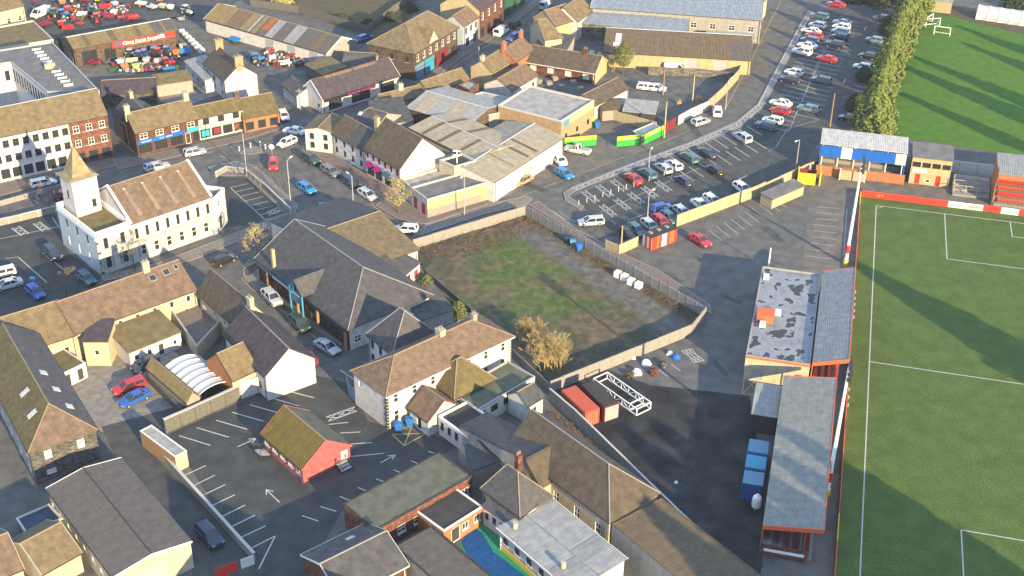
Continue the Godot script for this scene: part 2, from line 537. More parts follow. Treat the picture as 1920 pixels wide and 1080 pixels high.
func kerb(s: MeshInstance3D, pts: Array) -> void:   # pale kerb stones along the edge of a raised pavement
	var g := Geo.new()
	var p := poly(pts)
	var inner := Geometry2D.offset_polygon(p, -0.16)
	if inner.is_empty(): return
	for i in p.size():
		var a := p[i]; var b := p[(i + 1) % p.size()]
		var d := (b - a).normalized(); var n := Vector2(-d.y, d.x) * 0.08
		if not Geometry2D.is_point_in_polygon((a + b) / 2 + n, p): n = -n
		g.obox(Transform3D(Basis.looking_at(Vector3(d.x, 0, d.y)), Vector3((a.x + b.x) / 2 + n.x, 0.065 + 0.0007 * i, (a.y + b.y) / 2 + n.y)), Vector3(0.16, 0.14, (b - a).length()))
	part(s, "kerb", g, mats["kerb"])

func stripe(g: Geo, a: Vector3, b: Vector3, w: float, y: float) -> void:
	var d := (b - a); d.y = 0
	var s := d.normalized().cross(Vector3.UP) * w / 2
	a.y = y; b.y = y
	g.quad(a + s, b + s, b - s, a - s)
	# keep the face upward
	if (b - a).cross(-s * 2).y < 0:
		var k := g.n.size()
		for i in range(k - 6, k): g.n[i] = Vector3.UP

func _ready() -> void:
	rng.seed = 20240117
	# camera: a drone 107 m up, looking down at about 31 degrees
	var cam := Camera3D.new()
	cam.name = "camera"
	add_child(cam)
	var th := 0.54513; var ro := 0.013018
	var fw := Vector3(0, -sin(th), -cos(th)); var up := Vector3(0, cos(th), -sin(th)); var rt := Vector3.RIGHT
	var r2 := rt * cos(ro) + up * sin(ro); var u2 := up * cos(ro) - rt * sin(ro)
	cam.transform = Transform3D(Basis(r2, u2, -fw), Vector3(0, 107.334, 0))
	cam.fov = 24.836; cam.near = 1.0; cam.far = 2000.0
	cam.current = true
	# sky and sun
	var we := WorldEnvironment.new()
	we.name = "world_environment"
	var env := Environment.new()
	env.background_mode = Environment.BG_SKY
	var sky := Sky.new()
	var sm := ProceduralSkyMaterial.new()
	sm.sky_top_color = Color(0.44, 0.525, 0.64); sm.sky_horizon_color = Color(0.77, 0.805, 0.835)
	sm.ground_bottom_color = Color(0.2, 0.2, 0.18); sm.ground_horizon_color = Color(0.6, 0.6, 0.58)
	sm.sky_curve = 0.16; sm.sun_angle_max = 0.0
	sm.sky_energy_multiplier = 1.22
	sky.sky_material = sm
	env.sky = sky
	env.background_energy_multiplier = 1.0
	env.tonemap_mode = Environment.TONE_MAPPER_LINEAR
	env.tonemap_exposure = 2.55
	env.sdfgi_enabled = true; env.ssao_enabled = true; env.ssil_enabled = true
	env.fog_enabled = true
	env.fog_density = 0.0001
	env.fog_light_color = Color(0.80, 0.84, 0.90)
	we.environment = env
	add_child(we)
	var sun := DirectionalLight3D.new()
	sun.name = "sun"
	add_child(sun)
	var el := deg_to_rad(17.0)
	sun.look_at_from_position(Vector3.ZERO, Vector3(-0.559 * cos(el), -sin(el), -0.829 * cos(el)))
	sun.light_color = Color(1.0, 0.88, 0.67)
	sun.light_energy = 1.6
	sun.light_angular_distance = 0.5
	sun.shadow_enabled = true
	sun.directional_shadow_max_distance = 600.0
	make_materials()
	make_ground()
	make_ground_fields()
	make_lot()
	make_markings()
	make_church()
	make_library()
	make_white_house()
	make_school()
	make_west()
	make_north_west()
	make_pub_block()
	make_workshops()
	make_north()
	make_football()
	make_fences()
	make_trees()
	make_cars()
	make_farm_yard()
	make_street()
	make_details()
	make_out_of_frame()

func make_materials() -> void:
	make_tex("mottle", 512, 0.22, 0.1, 0.0, 0.0, 0, 0, 0.0)
	make_tex("tarmac", 512, 0.2, 0.12, 0.0, 0.04, 0, 0, 0.0)
	make_tex("yard", 512, 0.5, 0.16, 0.0, 0.08, 0, 0, 0.0)
	make_tex("slate", 512, 0.18, 0.08, 0.12, 0.04, 40, 20, 0.07)
	make_tex("metal", 512, 0.16, 0.05, 0.2, 0.0, 0, 0, 0.0)
	make_tex("brick", 512, 0.25, 0.1, 0.0, 0.0, 96, 24, 0.3)
	make_tex("render", 512, 0.12, 0.05, 0.14, 0.0, 0, 0, 0.0)
	make_tex("boards", 512, 0.2, 0.08, 0.18, 0.0, 0, 0, 0.0)
	make_tex("turf", 512, 0.13, 0.34, 0.0, 0.0, 0, 0, 0.0)
	make_tex("patches", 512, 0.25, 0.1, 0.0, 0.52, 0, 0, 0.0)
	make_bump("ribs", 256, 32, 0.5, 0.05)
	make_bump("wide_ribs", 256, 8, 0.82, 0.05)
	make_bump("grain", 256, 0, 0.0, 1.0)
	# ground
	mat("tarmac", lin(0.152, 0.152, 0.148), "tarmac", 0.055, 0.9, "", 0.1, true)
	mat("tarmac_dark", lin(0.094, 0.1, 0.1), "tarmac", 0.07, 0.85, "", 0.1, true)
	mat("tarmac_new", lin(0.072, 0.08, 0.082), "tarmac", 0.05, 0.8, "", 0.1, true)
	mat("tarmac_black", lin(0.06, 0.064, 0.068), "yard", 0.03, 0.85, "", 0.1, true)
	mat("sheet_stand", lin(0.33, 0.345, 0.315), "metal", 0.1, 0.75)
	mat("tarmac_warm", lin(0.19, 0.175, 0.155), "tarmac", 0.05, 0.92, "", 0.1, true)
	mat("tarmac_pale", lin(0.14, 0.142, 0.142), "tarmac", 0.06, 0.9, "", 0.1, true)
	mat("paving", lin(0.25, 0.235, 0.215), "mottle", 0.2, 0.9, "", 0.1, true)
	mat("paving_pink", lin(0.23, 0.185, 0.165), "mottle", 0.2, 0.9, "", 0.1, true)
	mat("concrete", lin(0.30, 0.28, 0.25), "mottle", 0.11, 0.92, "", 0.1, true)
	mat("concrete_wall", lin(0.33, 0.32, 0.30), "render", 0.13, 0.92, "grain", 0.3, true)
	mat("kerb", lin(0.34, 0.33, 0.31), "mottle", 0.3, 0.9, "", 0.1, true)
	mat("earth", lin(0.13, 0.105, 0.07), "tarmac", 0.08, 0.95, "grain", 0.6, true)
	mat("turf", lin(0.118, 0.195, 0.045), "turf", 0.045, 0.95, "", 0.1, true)
	mat("field_grass", lin(0.105, 0.25, 0.028), "turf", 0.06, 0.95, "", 0.1, true)
	mat("rough_grass", lin(0.15, 0.13, 0.07), "turf", 0.09, 0.95, "grain", 0.6, true)
	mat("play_green", lin(0.03, 0.33, 0.17), "mottle", 0.2, 0.8, "", 0.1, true)
	mat("play_blue", lin(0.01, 0.10, 0.32), "mottle", 0.2, 0.8, "", 0.1, true)
	mat("play_red", lin(0.42, 0.07, 0.10), "mottle", 0.2, 0.8, "", 0.1, true)
	mat("line_white", lin(0.62, 0.62, 0.60), "mottle", 0.6, 0.8, "", 0.1, true)
	mat("line_worn", lin(0.5, 0.5, 0.49), "mottle", 0.9, 0.8, "", 0.1, true)
	mat("line_yellow", lin(0.50, 0.40, 0.14), "mottle", 0.6, 0.8, "", 0.1, true)
	# walls
	mat("render_white", lin(0.74, 0.73, 0.70), "render", 0.12, 0.9, "grain", 0.15)
	mat("render_cream", lin(0.60, 0.53, 0.39), "render", 0.12, 0.9, "grain", 0.15)
	mat("render_grey", lin(0.40, 0.39, 0.37), "render", 0.12, 0.9, "grain", 0.2)
	mat("render_blue", lin(0.50, 0.60, 0.68), "render", 0.12, 0.9, "grain", 0.15)
	mat("render_yellow", lin(0.56, 0.46, 0.27), "render", 0.12, 0.9, "grain", 0.15)
	mat("render_orange", lin(0.46, 0.20, 0.10), "render", 0.12, 0.9, "grain", 0.15)
	mat("render_sand", lin(0.46, 0.33, 0.20), "render", 0.12, 0.9, "grain", 0.15)
	mat("sheet_worn", lin(0.44, 0.46, 0.47), "metal", 0.1, 0.55, "ribs", 0.4)
	mat("stone", lin(0.30, 0.26, 0.20), "brick", 0.09, 0.95, "grain", 0.6)
	mat("stone_grey", lin(0.24, 0.235, 0.22), "brick", 0.09, 0.95, "grain", 0.6)
	mat("brick_red", lin(0.30, 0.14, 0.10), "brick", 0.14, 0.92, "grain", 0.3)
	mat("brick_brown", lin(0.25, 0.18, 0.145), "brick", 0.14, 0.92, "grain", 0.3)
	mat("brick_pink", lin(0.36, 0.16, 0.12), "brick", 0.14, 0.92, "grain", 0.3)
	mat("pink_boards", lin(0.62, 0.17, 0.19), "boards", 0.2, 0.8, "ribs", 0.4)
	mat("blockwork", lin(0.36, 0.34, 0.30), "brick", 0.07, 0.95, "grain", 0.4)
	# roofs
	mat("slate", lin(0.128, 0.13, 0.135), "slate", 0.1, 0.75, "grain", 0.3)
	mat("slate_blue", lin(0.112, 0.114, 0.118), "slate", 0.1, 0.7, "grain", 0.3)
	mat("slate_brown", lin(0.15, 0.122, 0.092), "slate", 0.1, 0.85, "grain", 0.4)
	mat("slate_purple", lin(0.105, 0.088, 0.10), "slate", 0.1, 0.8, "grain", 0.3)
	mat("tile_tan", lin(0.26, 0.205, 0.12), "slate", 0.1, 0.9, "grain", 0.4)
	mat("tile_pink", lin(0.25, 0.18, 0.128), "slate", 0.1, 0.9, "grain", 0.4)
	mat("tile_moss", lin(0.20, 0.165, 0.075), "slate", 0.1, 0.9, "grain", 0.5)
	mat("tile_brown", lin(0.165, 0.13, 0.09), "slate", 0.1, 0.9, "grain", 0.4)
	mat("sheet_grey", lin(0.38, 0.40, 0.41), "metal", 0.1, 0.55, "ribs", 0.5)
	mat("sheet_pale", lin(0.44, 0.45, 0.43), "metal", 0.1, 0.6, "ribs", 0.3)
	mat("sheet_cream", lin(0.52, 0.46, 0.34), "metal", 0.1, 0.7, "ribs", 0.5)
	mat("sheet_tan", lin(0.34, 0.26, 0.12), "metal", 0.1, 0.75, "ribs", 0.6)
	mat("sheet_brown", lin(0.215, 0.165, 0.105), "metal", 0.1, 0.75, "ribs", 0.7)
	mat("sheet_dark", lin(0.16, 0.15, 0.14), "metal", 0.12, 0.65, "ribs", 0.5)
	mat("sheet_blue", lin(0.35, 0.42, 0.50), "metal", 0.1, 0.6, "ribs", 0.6)
	mat("sheet_moss", lin(0.22, 0.17, 0.045), "metal", 0.1, 0.85, "ribs", 0.6)
	mat("sheet_orange", lin(0.5, 0.16, 0.04), "metal", 0.1, 0.7, "ribs", 0.5)
	mat("felt_grey", lin(0.20, 0.20, 0.20), "tarmac", 0.06, 0.85, "grain", 0.3)
	mat("felt_pale", lin(0.42, 0.41, 0.38), "tarmac", 0.07, 0.85, "grain", 0.2)
	mat("felt_green", lin(0.155, 0.165, 0.12), "tarmac", 0.08, 0.9, "grain", 0.4)
	mat("felt_dark", lin(0.07, 0.068, 0.066), "tarmac", 0.08, 0.9, "grain", 0.4)
	mat("felt_olive", lin(0.21, 0.17, 0.085), "tarmac", 0.09, 0.9, "grain", 0.3)
	mat("spire_slate", lin(0.42, 0.36, 0.21), "slate", 0.1, 0.85, "grain", 0.3)
	mat("tile_streak", lin(0.36, 0.28, 0.20), "slate", 0.1, 0.9, "grain", 0.3)
	mat("ridge_clay", lin(0.34, 0.27, 0.19), "mottle", 0.4, 0.9, "", 0.1, true)
	mat("ridge_lead", lin(0.33, 0.33, 0.33), "mottle", 0.4, 0.7, "", 0.1, true)
	mat("sheet_white", lin(0.68, 0.68, 0.66), "metal", 0.1, 0.6, "ribs", 0.4)
	mat("wet_felt", lin(0.33, 0.36, 0.40), "patches", 0.05, 0.45, "grain", 0.2)
	mat("blockwork_flat", lin(0.34, 0.32, 0.28), "brick", 0.07, 0.95, "grain", 0.4, true)
	# small things
	plain("white_frame", lin(0.75, 0.75, 0.73), 0.5)
	plain("white_paint", lin(0.78, 0.78, 0.76), 0.5)
	plain("grey_paint", lin(0.30, 0.31, 0.32), 0.6)
	plain("dark_frame", lin(0.045, 0.045, 0.05), 0.5)
	plain("dark_door", lin(0.05, 0.045, 0.045), 0.5)
	plain("black_paint", lin(0.02, 0.02, 0.022), 0.4)
	plain("stone_sill", lin(0.42, 0.41, 0.38), 0.85)
	plain("pale_board", lin(0.55, 0.56, 0.54), 0.8)
	plain("red_paint", lin(0.50, 0.045, 0.03), 0.5)
	plain("orange_paint", lin(0.60, 0.12, 0.045), 0.6)
	plain("blue_paint", lin(0.02, 0.13, 0.45), 0.5)
	plain("royal_blue", lin(0.012, 0.10, 0.42), 0.45)
	plain("sky_blue", lin(0.04, 0.25, 0.40), 0.5)
	plain("steel_blue", lin(0.10, 0.22, 0.33), 0.5)
	plain("navy_paint", lin(0.025, 0.045, 0.09), 0.45)
	plain("cyan_paint", lin(0.03, 0.36, 0.42), 0.5)
	plain("lime_paint", lin(0.30, 0.62, 0.03), 0.5)
	plain("green_paint", lin(0.03, 0.36, 0.05), 0.5)
	plain("dark_green", lin(0.03, 0.10, 0.06), 0.5)
	plain("yellow_paint", lin(0.68, 0.50, 0.04), 0.5)
	plain("magenta_paint", lin(0.55, 0.02, 0.26), 0.5)
	plain("maroon_paint", lin(0.16, 0.025, 0.03), 0.6)
	plain("container_red", lin(0.40, 0.085, 0.05), 0.6)
	plain("rusty_scrap", lin(0.10, 0.05, 0.035), 0.9)
	plain("timber", lin(0.28, 0.18, 0.095), 0.85)
	plain("weathered_timber", lin(0.26, 0.235, 0.20), 0.9)
	plain("steel", lin(0.42, 0.43, 0.44), 0.45, 0.3)
	plain("galvanised", lin(0.52, 0.54, 0.56), 0.4, 0.5)
	plain("tyre", lin(0.02, 0.02, 0.02), 0.85)
	plain("rim", lin(0.45, 0.45, 0.46), 0.35, 0.6)
	plain("headlamp", lin(0.75, 0.77, 0.78), 0.1)
	plain("tail_lamp", lin(0.4, 0.01, 0.01), 0.25)
	plain("plate", lin(0.65, 0.55, 0.1), 0.5)
	var gl := plain("glass", lin(0.025, 0.03, 0.036), 0.06); gl.metallic_specular = 0.6
	var rl := plain("rooflight", lin(0.42, 0.45, 0.46), 0.3); rl.metallic_specular = 0.5
	var tm := plain("tunnel_plastic", lin(0.45, 0.46, 0.47), 0.35); tm.metallic_specular = 0.5
	plain("trunk", lin(0.10, 0.085, 0.065), 0.95)
	mat("panel_grey", lin(0.33, 0.325, 0.31), "render", 0.3, 0.92, "grain", 0.3, true)
	mat("panel_dark", lin(0.20, 0.20, 0.185), "boards", 0.3, 0.92, "grain", 0.3, true)
	mat("panel_cream", lin(0.50, 0.43, 0.28), "render", 0.3, 0.9, "grain", 0.3, true)
	for c in [["bramble", lin(0.16, 0.085, 0.04)], ["moss", lin(0.085, 0.15, 0.02)], ["twig", lin(0.42, 0.34, 0.16)], ["leaf_gold", lin(0.36, 0.30, 0.12)], ["leaf_green", lin(0.10, 0.13, 0.035)], ["conifer", lin(0.14, 0.185, 0.04)], ["leaf_dark", lin(0.035, 0.055, 0.02)], ["twig_grey", lin(0.15, 0.13, 0.105)]]:
		var m := StandardMaterial3D.new()
		m.albedo_color = Color(c[1]); m.roughness = 0.9; m.vertex_color_use_as_albedo = true
		m.backlight_enabled = true; m.backlight = Color(0.25, 0.25, 0.1)
		mats[c[0]] = m

func pitch(u: float, v: float, y := 0.0) -> Vector3:   # football pitch frame: u across from the near touchline, v down from the far goal line
	return Vector3(64.58 + u * 0.9698 - v * 0.2440, y, -206.93 + u * 0.2440 + v * 0.9698)

func make_ground() -> void:
	var g := Geo.new()
	g.quad(Vector3(-700, 0, 300), Vector3(700, 0, 300), Vector3(700, 0, -900), Vector3(-700, 0, -900))
	ground_piece("ground", g, mats["tarmac"])
	# pavements, raised behind a kerb
	for p in [
		["pavement", "paving_pink", [p3(-40.27, -231.41), p3(-38.35, -230.98), p3(-32.41, -222.61), p3(-26.73, -216.02), p3(-23.1, -212.65), p3(-18.06, -204.66), p3(-14.67, -199.98), p3(-5.42, -206.85), p3(-0.43, -211.59), p3(-0.03, -209.91), p3(-5.36, -204.61), p3(-14.52, -197.66), p3(-17.12, -198.16), p3(-19.78, -199.25), p3(-22.33, -201.93), p3(-24.25, -204.48), p3(-23.27, -206.14), p3(-26.08, -209.59), p3(-31.77, -217.2), p3(-37.42, -224.09), p3(-40.61, -228.01)]],
		["pavement", "paving_pink", [p3(-74.71, -221.35), p3(-70.39, -222.86), p3(-60.46, -228.6), p3(-52.7, -233.25), p3(-46.53, -238.24), p3(-45.45, -236.74), p3(-51.95, -230.81), p3(-59.61, -225.53), p3(-67.05, -220.66), p3(-72.89, -217.1)]],
		["pavement", "paving_pink", [p3(-95.59, -208.44), p3(-87.91, -214.23), p3(-75.25, -222.25), p3(-73.69, -218.65), p3(-79.21, -214.49), p3(-86.4, -209.54), p3(-93.99, -203.94)]],
		["pavement", "paving", [p3(-56.68, -218.7), p3(-52.23, -221.33), p3(-47.9, -219.41), p3(-37.7, -203.9), p3(-37.97, -200.71), p3(-40.43, -197.52), p3(-41.81, -194.82), p3(-50.01, -186.22), p3(-56.55, -180.53), p3(-64.66, -177.33), p3(-65.54, -178.96), p3(-57.97, -182.88), p3(-48.51, -192.03), p3(-43.16, -197.45), p3(-39.69, -201.05), p3(-49.11, -215.15), p3(-54.99, -215.19)]],
		["pavement", "paving", [p3(-43.49, -181.71), p3(-41.36, -184.34), p3(-39.78, -182.66), p3(-33.17, -172.96), p3(-29.05, -166.91), p3(-24.35, -161.17), p3(-25, -160.02), p3(-29.5, -164.23), p3(-34.47, -170.58), p3(-40.2, -175.18), p3(-42.95, -179.2)]],
		["pavement", "paving_pink", [p3(-20.25, -261.17), p3(-12.02, -280.27), p3(-7.52, -287.89), p3(-0.84, -301.81), p3(5.71, -316.86), p3(7.58, -316.93), p3(0.19, -299.62), p3(-6.59, -285.17), p3(-11.17, -277.01), p3(-19.15, -258.27)]],
		["pavement", "paving", [p3(-5.36, -204.81), p3(2.17, -208.72), p3(3.6, -207.93), p3(2.64, -205.44), p3(-4.82, -201.62), p3(-15.45, -193.66), p3(-16.77, -193.25), p3(-14.81, -197.84)]],
		["pavement", "paving_pink", [p3(2.64, -205.44), p3(4.54, -206.72), p3(10.82, -196.63), p3(18.05, -188.53), p3(24.14, -182.6), p3(30.7, -172.65), p3(30.69, -169.87), p3(28.98, -172.14), p3(19.13, -185.04), p3(7.23, -199.41)]],
		["pavement", "paving", [p3(8.99, -210.17), p3(10.9, -212.77), p3(21.21, -221.92), p3(33.84, -232.22), p3(44.63, -242.69), p3(50.27, -251.49), p3(57.4, -271.13), p3(67.97, -300.34), p3(71.53, -309.15), p3(72.56, -308.42), p3(67.61, -294.88), p3(57.59, -267.43), p3(51.43, -250.42), p3(45.33, -240.11), p3(34.66, -230.3), p3(21.56, -219.66), p3(11.53, -211.3), p3(9.91, -208.94), p3(12.52, -204.91), p3(11.82, -203.68), p3(9.28, -206.85)]],
		["traffic_island", "paving", [p3(-51.98, -224.82), p3(-51.05, -226.97), p3(-48.38, -228.01), p3(-47.73, -225.41), p3(-49.74, -224.18)]],
		["traffic_island", "paving", [p3(-43.49, -181.71), p3(-42.88, -183.61), p3(-41.27, -184.35), p3(-40.46, -182.64), p3(-41.76, -179.23), p3(-42.84, -179.54)]],
	]:
		var s := sheet(p[0], p[2], 0.12, p[1], -0.02)
		kerb(s, p[2])
	# surfaces
	sheet("car_park", [p3(10.08, -208.11), p3(21.72, -219.22), p3(34.76, -229.34), p3(45.47, -239.6), p3(51.56, -249.88), p3(57.72, -266.83), p3(67.99, -294.89), p3(72.84, -309.2), p3(97.61, -316.85), p3(85.56, -288.52), p3(69.37, -242.95), p3(60.3, -235.01), p3(53.58, -221.06), p3(31.83, -205.04), p3(19.7, -193.12), p3(15.74, -194.87), p3(12.6, -204.5)], 0.006, "tarmac_dark")
	sheet("car_park_lane", [p3(12.77, -204.11), p3(27.33, -217.6), p3(45.51, -234.06), p3(53.39, -242.44), p3(61.58, -265.15), p3(74.8, -303.94), p3(76.21, -303.24), p3(62.97, -265.19), p3(55.51, -243.56), p3(49.7, -234.19), p3(35.72, -221.89), p3(13.6, -201.74)], 0.01, "tarmac_new")
	sheet("car_park", [p3(-52.47, -214.83), p3(-48.8, -214.5), p3(-39.66, -201.45), p3(-40.98, -198.09), p3(-43.07, -196.88), p3(-48.37, -195.97), p3(-50.83, -196.86), p3(-53.28, -206.73), p3(-54.01, -215.22)], 0.006, "tarmac_new")
	sheet("car_park", [p3(-92.88, -195.71), p3(-79.17, -199.96), p3(-73.47, -187.02), p3(-65.45, -178.63), p3(-65.8, -175.34), p3(-69.43, -172.06), p3(-75.54, -168.04), p3(-81.45, -164.16)], 0.006, "tarmac_new")
	sheet("car_park", [p3(-45.47, -138.25), p3(-35.38, -147.51), p3(-29.09, -152.82), p3(-22.36, -150.36), p3(-19.23, -141.74), p3(-6.09, -137.36), p3(-20.65, -123.28), p3(-24.02, -110.33), p3(-28.89, -110.24), p3(-30.28, -114.61)], 0.006, "tarmac_new")
	sheet("lane", [p3(-54.76, -139.8), p3(-45.16, -144.81), p3(-44.8, -140.01), p3(-48.08, -135.91), p3(-29.66, -114.62), p3(-28.89, -110.24), p3(-36.2, -110.11), p3(-37.83, -117.67), p3(-51.32, -133.62)], 0.005, "tarmac_dark")
	sheet("yard", [p3(6.18, -149.71), p3(13.2, -155.12), p3(19.77, -151.04), p3(33.38, -148.78), p3(32.5, -130.47), p3(29.91, -114.83), p3(28.73, -111.3), p3(26.76, -114.77), p3(10.31, -141.19)], 0.008, "tarmac_black")
	sheet("yard", [p3(17.55, -187.63), p3(24.3, -184.31), p3(43.2, -199.42), p3(56.07, -218.44), p3(63.11, -215.35), p3(55.59, -184.26), p3(40.19, -183.01), p3(33.32, -148.4), p3(19.74, -150.65), p3(13.19, -154.85), p3(28.03, -163.84), p3(31.28, -170.65)], 0.004, "tarmac")
	sheet("yard", [p3(-64.93, -152.01), p3(-58.87, -157.55), p3(-53.76, -160.48), p3(-48.83, -157.78), p3(-42.63, -146.73), p3(-45.52, -140), p3(-54.44, -138.64), p3(-58.98, -144.51)], 0.004, "concrete")
	sheet("yard", [p3(-1.25, -216.76), p3(9.96, -231), p3(9.67, -239.76), p3(19.87, -241.38), p3(20.15, -228.9), p3(28.71, -232.8), p3(12.07, -218.26), p3(-0.22, -210.33)], 0.004, "tarmac_warm")
	sheet("yard", [p3(-103.47, -281.65), p3(-81.09, -300.25), p3(-70.29, -276.21), p3(-69.45, -256.29), p3(-87.37, -254.25), p3(-96.12, -268.91)], 0.004, "tarmac_warm")
	sheet("yard", [p3(-118.93, -287.96), p3(-123.95, -326.68), p3(-61.53, -329.25), p3(-74, -296.82), p3(-81.92, -298.36), p3(-103.98, -283.33)], 0.004, "tarmac_dark")
	sheet("yard", [p3(-75.35, -257.54), p3(-68.85, -261.3), p3(-61.1, -253.71), p3(-68.61, -245.16), p3(-72.79, -249.12)], 0.005, "concrete")

func make_ground_fields() -> void:
	# worn repair patches in the road surfaces
	var i := 0
	for p in [p3(-48.38, -222.13), p3(-32.5, -207.32), p3(-39.74, -217.86), p3(-23.95, -197.59), p3(-9.24, -196.08), p3(3.63, -212.56), p3(18.91, -225.31), p3(35.66, -239.29), p3(52.09, -270.95), p3(25.71, -180.95), p3(32.58, -188.03), p3(44.42, -195.64), p3(51.91, -201.61), p3(34.29, -174.63), p3(26.91, -160.95), p3(30.14, -155.5), p3(-45.91, -187.74), p3(-32.5, -168.33), p3(-66.28, -221.6), p3(-7.96, -281.75)]:
		var q := []
		var bs := Basis(Vector3.UP, [0.5, -0.75, 0.25, -1.3][i % 4] + rng.randf_range(-0.1, 0.1))
		var ln := rng.randf_range(1.5, 5.0); var wd := rng.randf_range(0.4, 0.9)
		for k in [[-1, -1], [1, -1], [1, 1], [-1, 1]]: q.append(p + bs * Vector3(k[0] * ln, 0, k[1] * wd * rng.randf_range(0.85, 1.1)))
		sheet("road_patch", q, 0.0125, "tarmac_dark" if i % 2 else "tarmac_pale")
		i += 1
	sheet("football_pitch", [pitch(-2.9, -2.9), pitch(80, -2.9), pitch(80, 110), pitch(-2.9, 110)], 0.01, "turf")
	sheet("grass_field", [p3(71.57, -234.86), p3(85.18, -272.1), p3(102.59, -313.07), p3(108.91, -309.81), p3(122.95, -293.37), p3(146.04, -274.21), p3(126.31, -205.65), p3(101.16, -228.97), p3(92.21, -229.89), p3(77.3, -236.04)], 0.012, "field_grass")
	sheet("rough_ground", [p3(-79.05, -324.23), p3(-69.92, -337.78), p3(-34.93, -339.26), p3(-24.55, -302.41), p3(-32.46, -284.91), p3(-52.5, -305.13), p3(-63.56, -309.35)], 0.006, "rough_grass")
	sheet("path", [p3(101.4, -311.07), p3(105.57, -316.76), p3(122.77, -304.26), p3(125.45, -297.02), p3(123.61, -291.64)], 0.018, "earth")
	sheet("track", [pitch(-12, -14), pitch(75, -14), pitch(75, -3.0), pitch(-3.0, -3.0), pitch(-3.0, 110), pitch(-9.5, 110)], 0.007, "tarmac_warm")

func make_lot() -> void:
	# vacant plot: uneven ground with moss, bare earth and a concrete strip, coloured from noise
	var pts := [p3(-16.46, -188.88), p3(2.16, -201.82), p3(29.67, -169.54), p3(27.04, -164.99), p3(5.6, -150.72), p3(-0.04, -159.62), p3(-13.74, -180.78)]
	var pl := poly(pts)
	var mn := Vector2(1e9, 1e9); var mx := -mn
	for p in pl: mn = mn.min(p); mx = mx.max(p)
	var n1 := noise(3, 0.11, 4); var n2 := noise(8, 0.5, 3); var n3 := noise(12, 0.045, 3)
	var c1: Vector3 = p3(4.27, -182.09); var c2: Vector3 = p3(18.05, -169.56)
	var s0: Vector3 = p3(1.24, -197.32); var s1: Vector3 = p3(25.7, -164.52)
	var v := PackedVector3Array(); var col := PackedColorArray(); var nm := PackedVector3Array()
	var st := 0.45
	var hgt := func(x: float, z: float) -> float: return 0.05 + 0.12 * (n1.get_noise_2d(x * 3, z * 3) + 0.5) + 0.1 * (n2.get_noise_2d(x, z) + 0.3)
	var colour := func(x: float, z: float) -> Color:
		var a := n1.get_noise_2d(x, z); var b := n2.get_noise_2d(x, z); var c := n3.get_noise_2d(x + 40, z)
		var base := Color(0.06, 0.06, 0.04).lerp(Color(0.1, 0.088, 0.058), clampf(0.5 + a, 0, 1))
		var g := smoothstep(19.0, 4.0, Vector2(x - c1.x, z - c1.z).length() + a * 9.0 + c * 6.0)
		base = base.lerp(Color(0.078, 0.12, 0.024), clampf(g * 0.85, 0, 1))
		var e := smoothstep(0.1, 0.35, a + b * 0.5)
		base = base.lerp(Color(0.135, 0.095, 0.055), e * 0.6)
		var t := Geometry2D.get_closest_point_to_segment(Vector2(x, z), Vector2(s0.x, s0.z), Vector2(s1.x, s1.z)).distance_to(Vector2(x, z))
		base = base.lerp(Color(0.115, 0.11, 0.1), smoothstep(2.8, 1.9, t + b * 1.2 + a * 1.2))
		return base * (0.82 + 0.4 * b)
	var xx := mn.x
	while xx < mx.x:
		var zz := mn.y
		while zz < mx.y:
			if Geometry2D.is_point_in_polygon(Vector2(xx + st / 2, zz + st / 2), pl):
				var q := []
				for d in [Vector2(0, 0), Vector2(st, 0), Vector2(st, st), Vector2(0, st)]:
					q.append(Vector3(xx + d.x, hgt.call(xx + d.x, zz + d.y), zz + d.y))
				for i in [0, 1, 2, 0, 2, 3]:
					v.push_back(q[i]); col.push_back(colour.call(q[i].x, q[i].z))
					var e := 0.2
					nm.push_back(Vector3(hgt.call(q[i].x - e, q[i].z) - hgt.call(q[i].x + e, q[i].z), 2 * e, hgt.call(q[i].x, q[i].z - e) - hgt.call(q[i].x, q[i].z + e)).normalized())
			zz += st
		xx += st
	var a := []; a.resize(Mesh.ARRAY_MAX)
	a[Mesh.ARRAY_VERTEX] = v; a[Mesh.ARRAY_NORMAL] = nm; a[Mesh.ARRAY_COLOR] = col
	var m := ArrayMesh.new(); m.add_surface_from_arrays(Mesh.PRIMITIVE_TRIANGLES, a)
	var o := MeshInstance3D.new(); o.name = "waste_ground"; o.mesh = m
	var mt := StandardMaterial3D.new(); mt.vertex_color_use_as_albedo = true; mt.roughness = 0.95
	o.material_override = mt
	add_child(o); o.set_meta("kind", "structure")

func bays(g: Geo, a0: Vector3, a1: Vector3, d: Vector3, n: int, w := 0.19, y := 0.016) -> void:   # n+1 lines starting on a0..a1, each along d
	for i in n + 1:
		var p := a0.lerp(a1, float(i) / n)
		stripe(g, p, p + d, w, y)

func hatch(g: Geo, a: Vector3, b: Vector3, d: Vector3, y := 0.016) -> void:   # a crossed box between a-b along d
	stripe(g, a, a + d, 0.17, y); stripe(g, b, b + d, 0.17, y + 0.002)
	for i in 3:
		var p := a + d * (i / 3.0); var q := b + d * ((i + 1) / 3.0)
		stripe(g, p, q, 0.15, y + 0.004)
		stripe(g, b + d * (i / 3.0), a + d * ((i + 1) / 3.0), 0.11, y + 0.006)

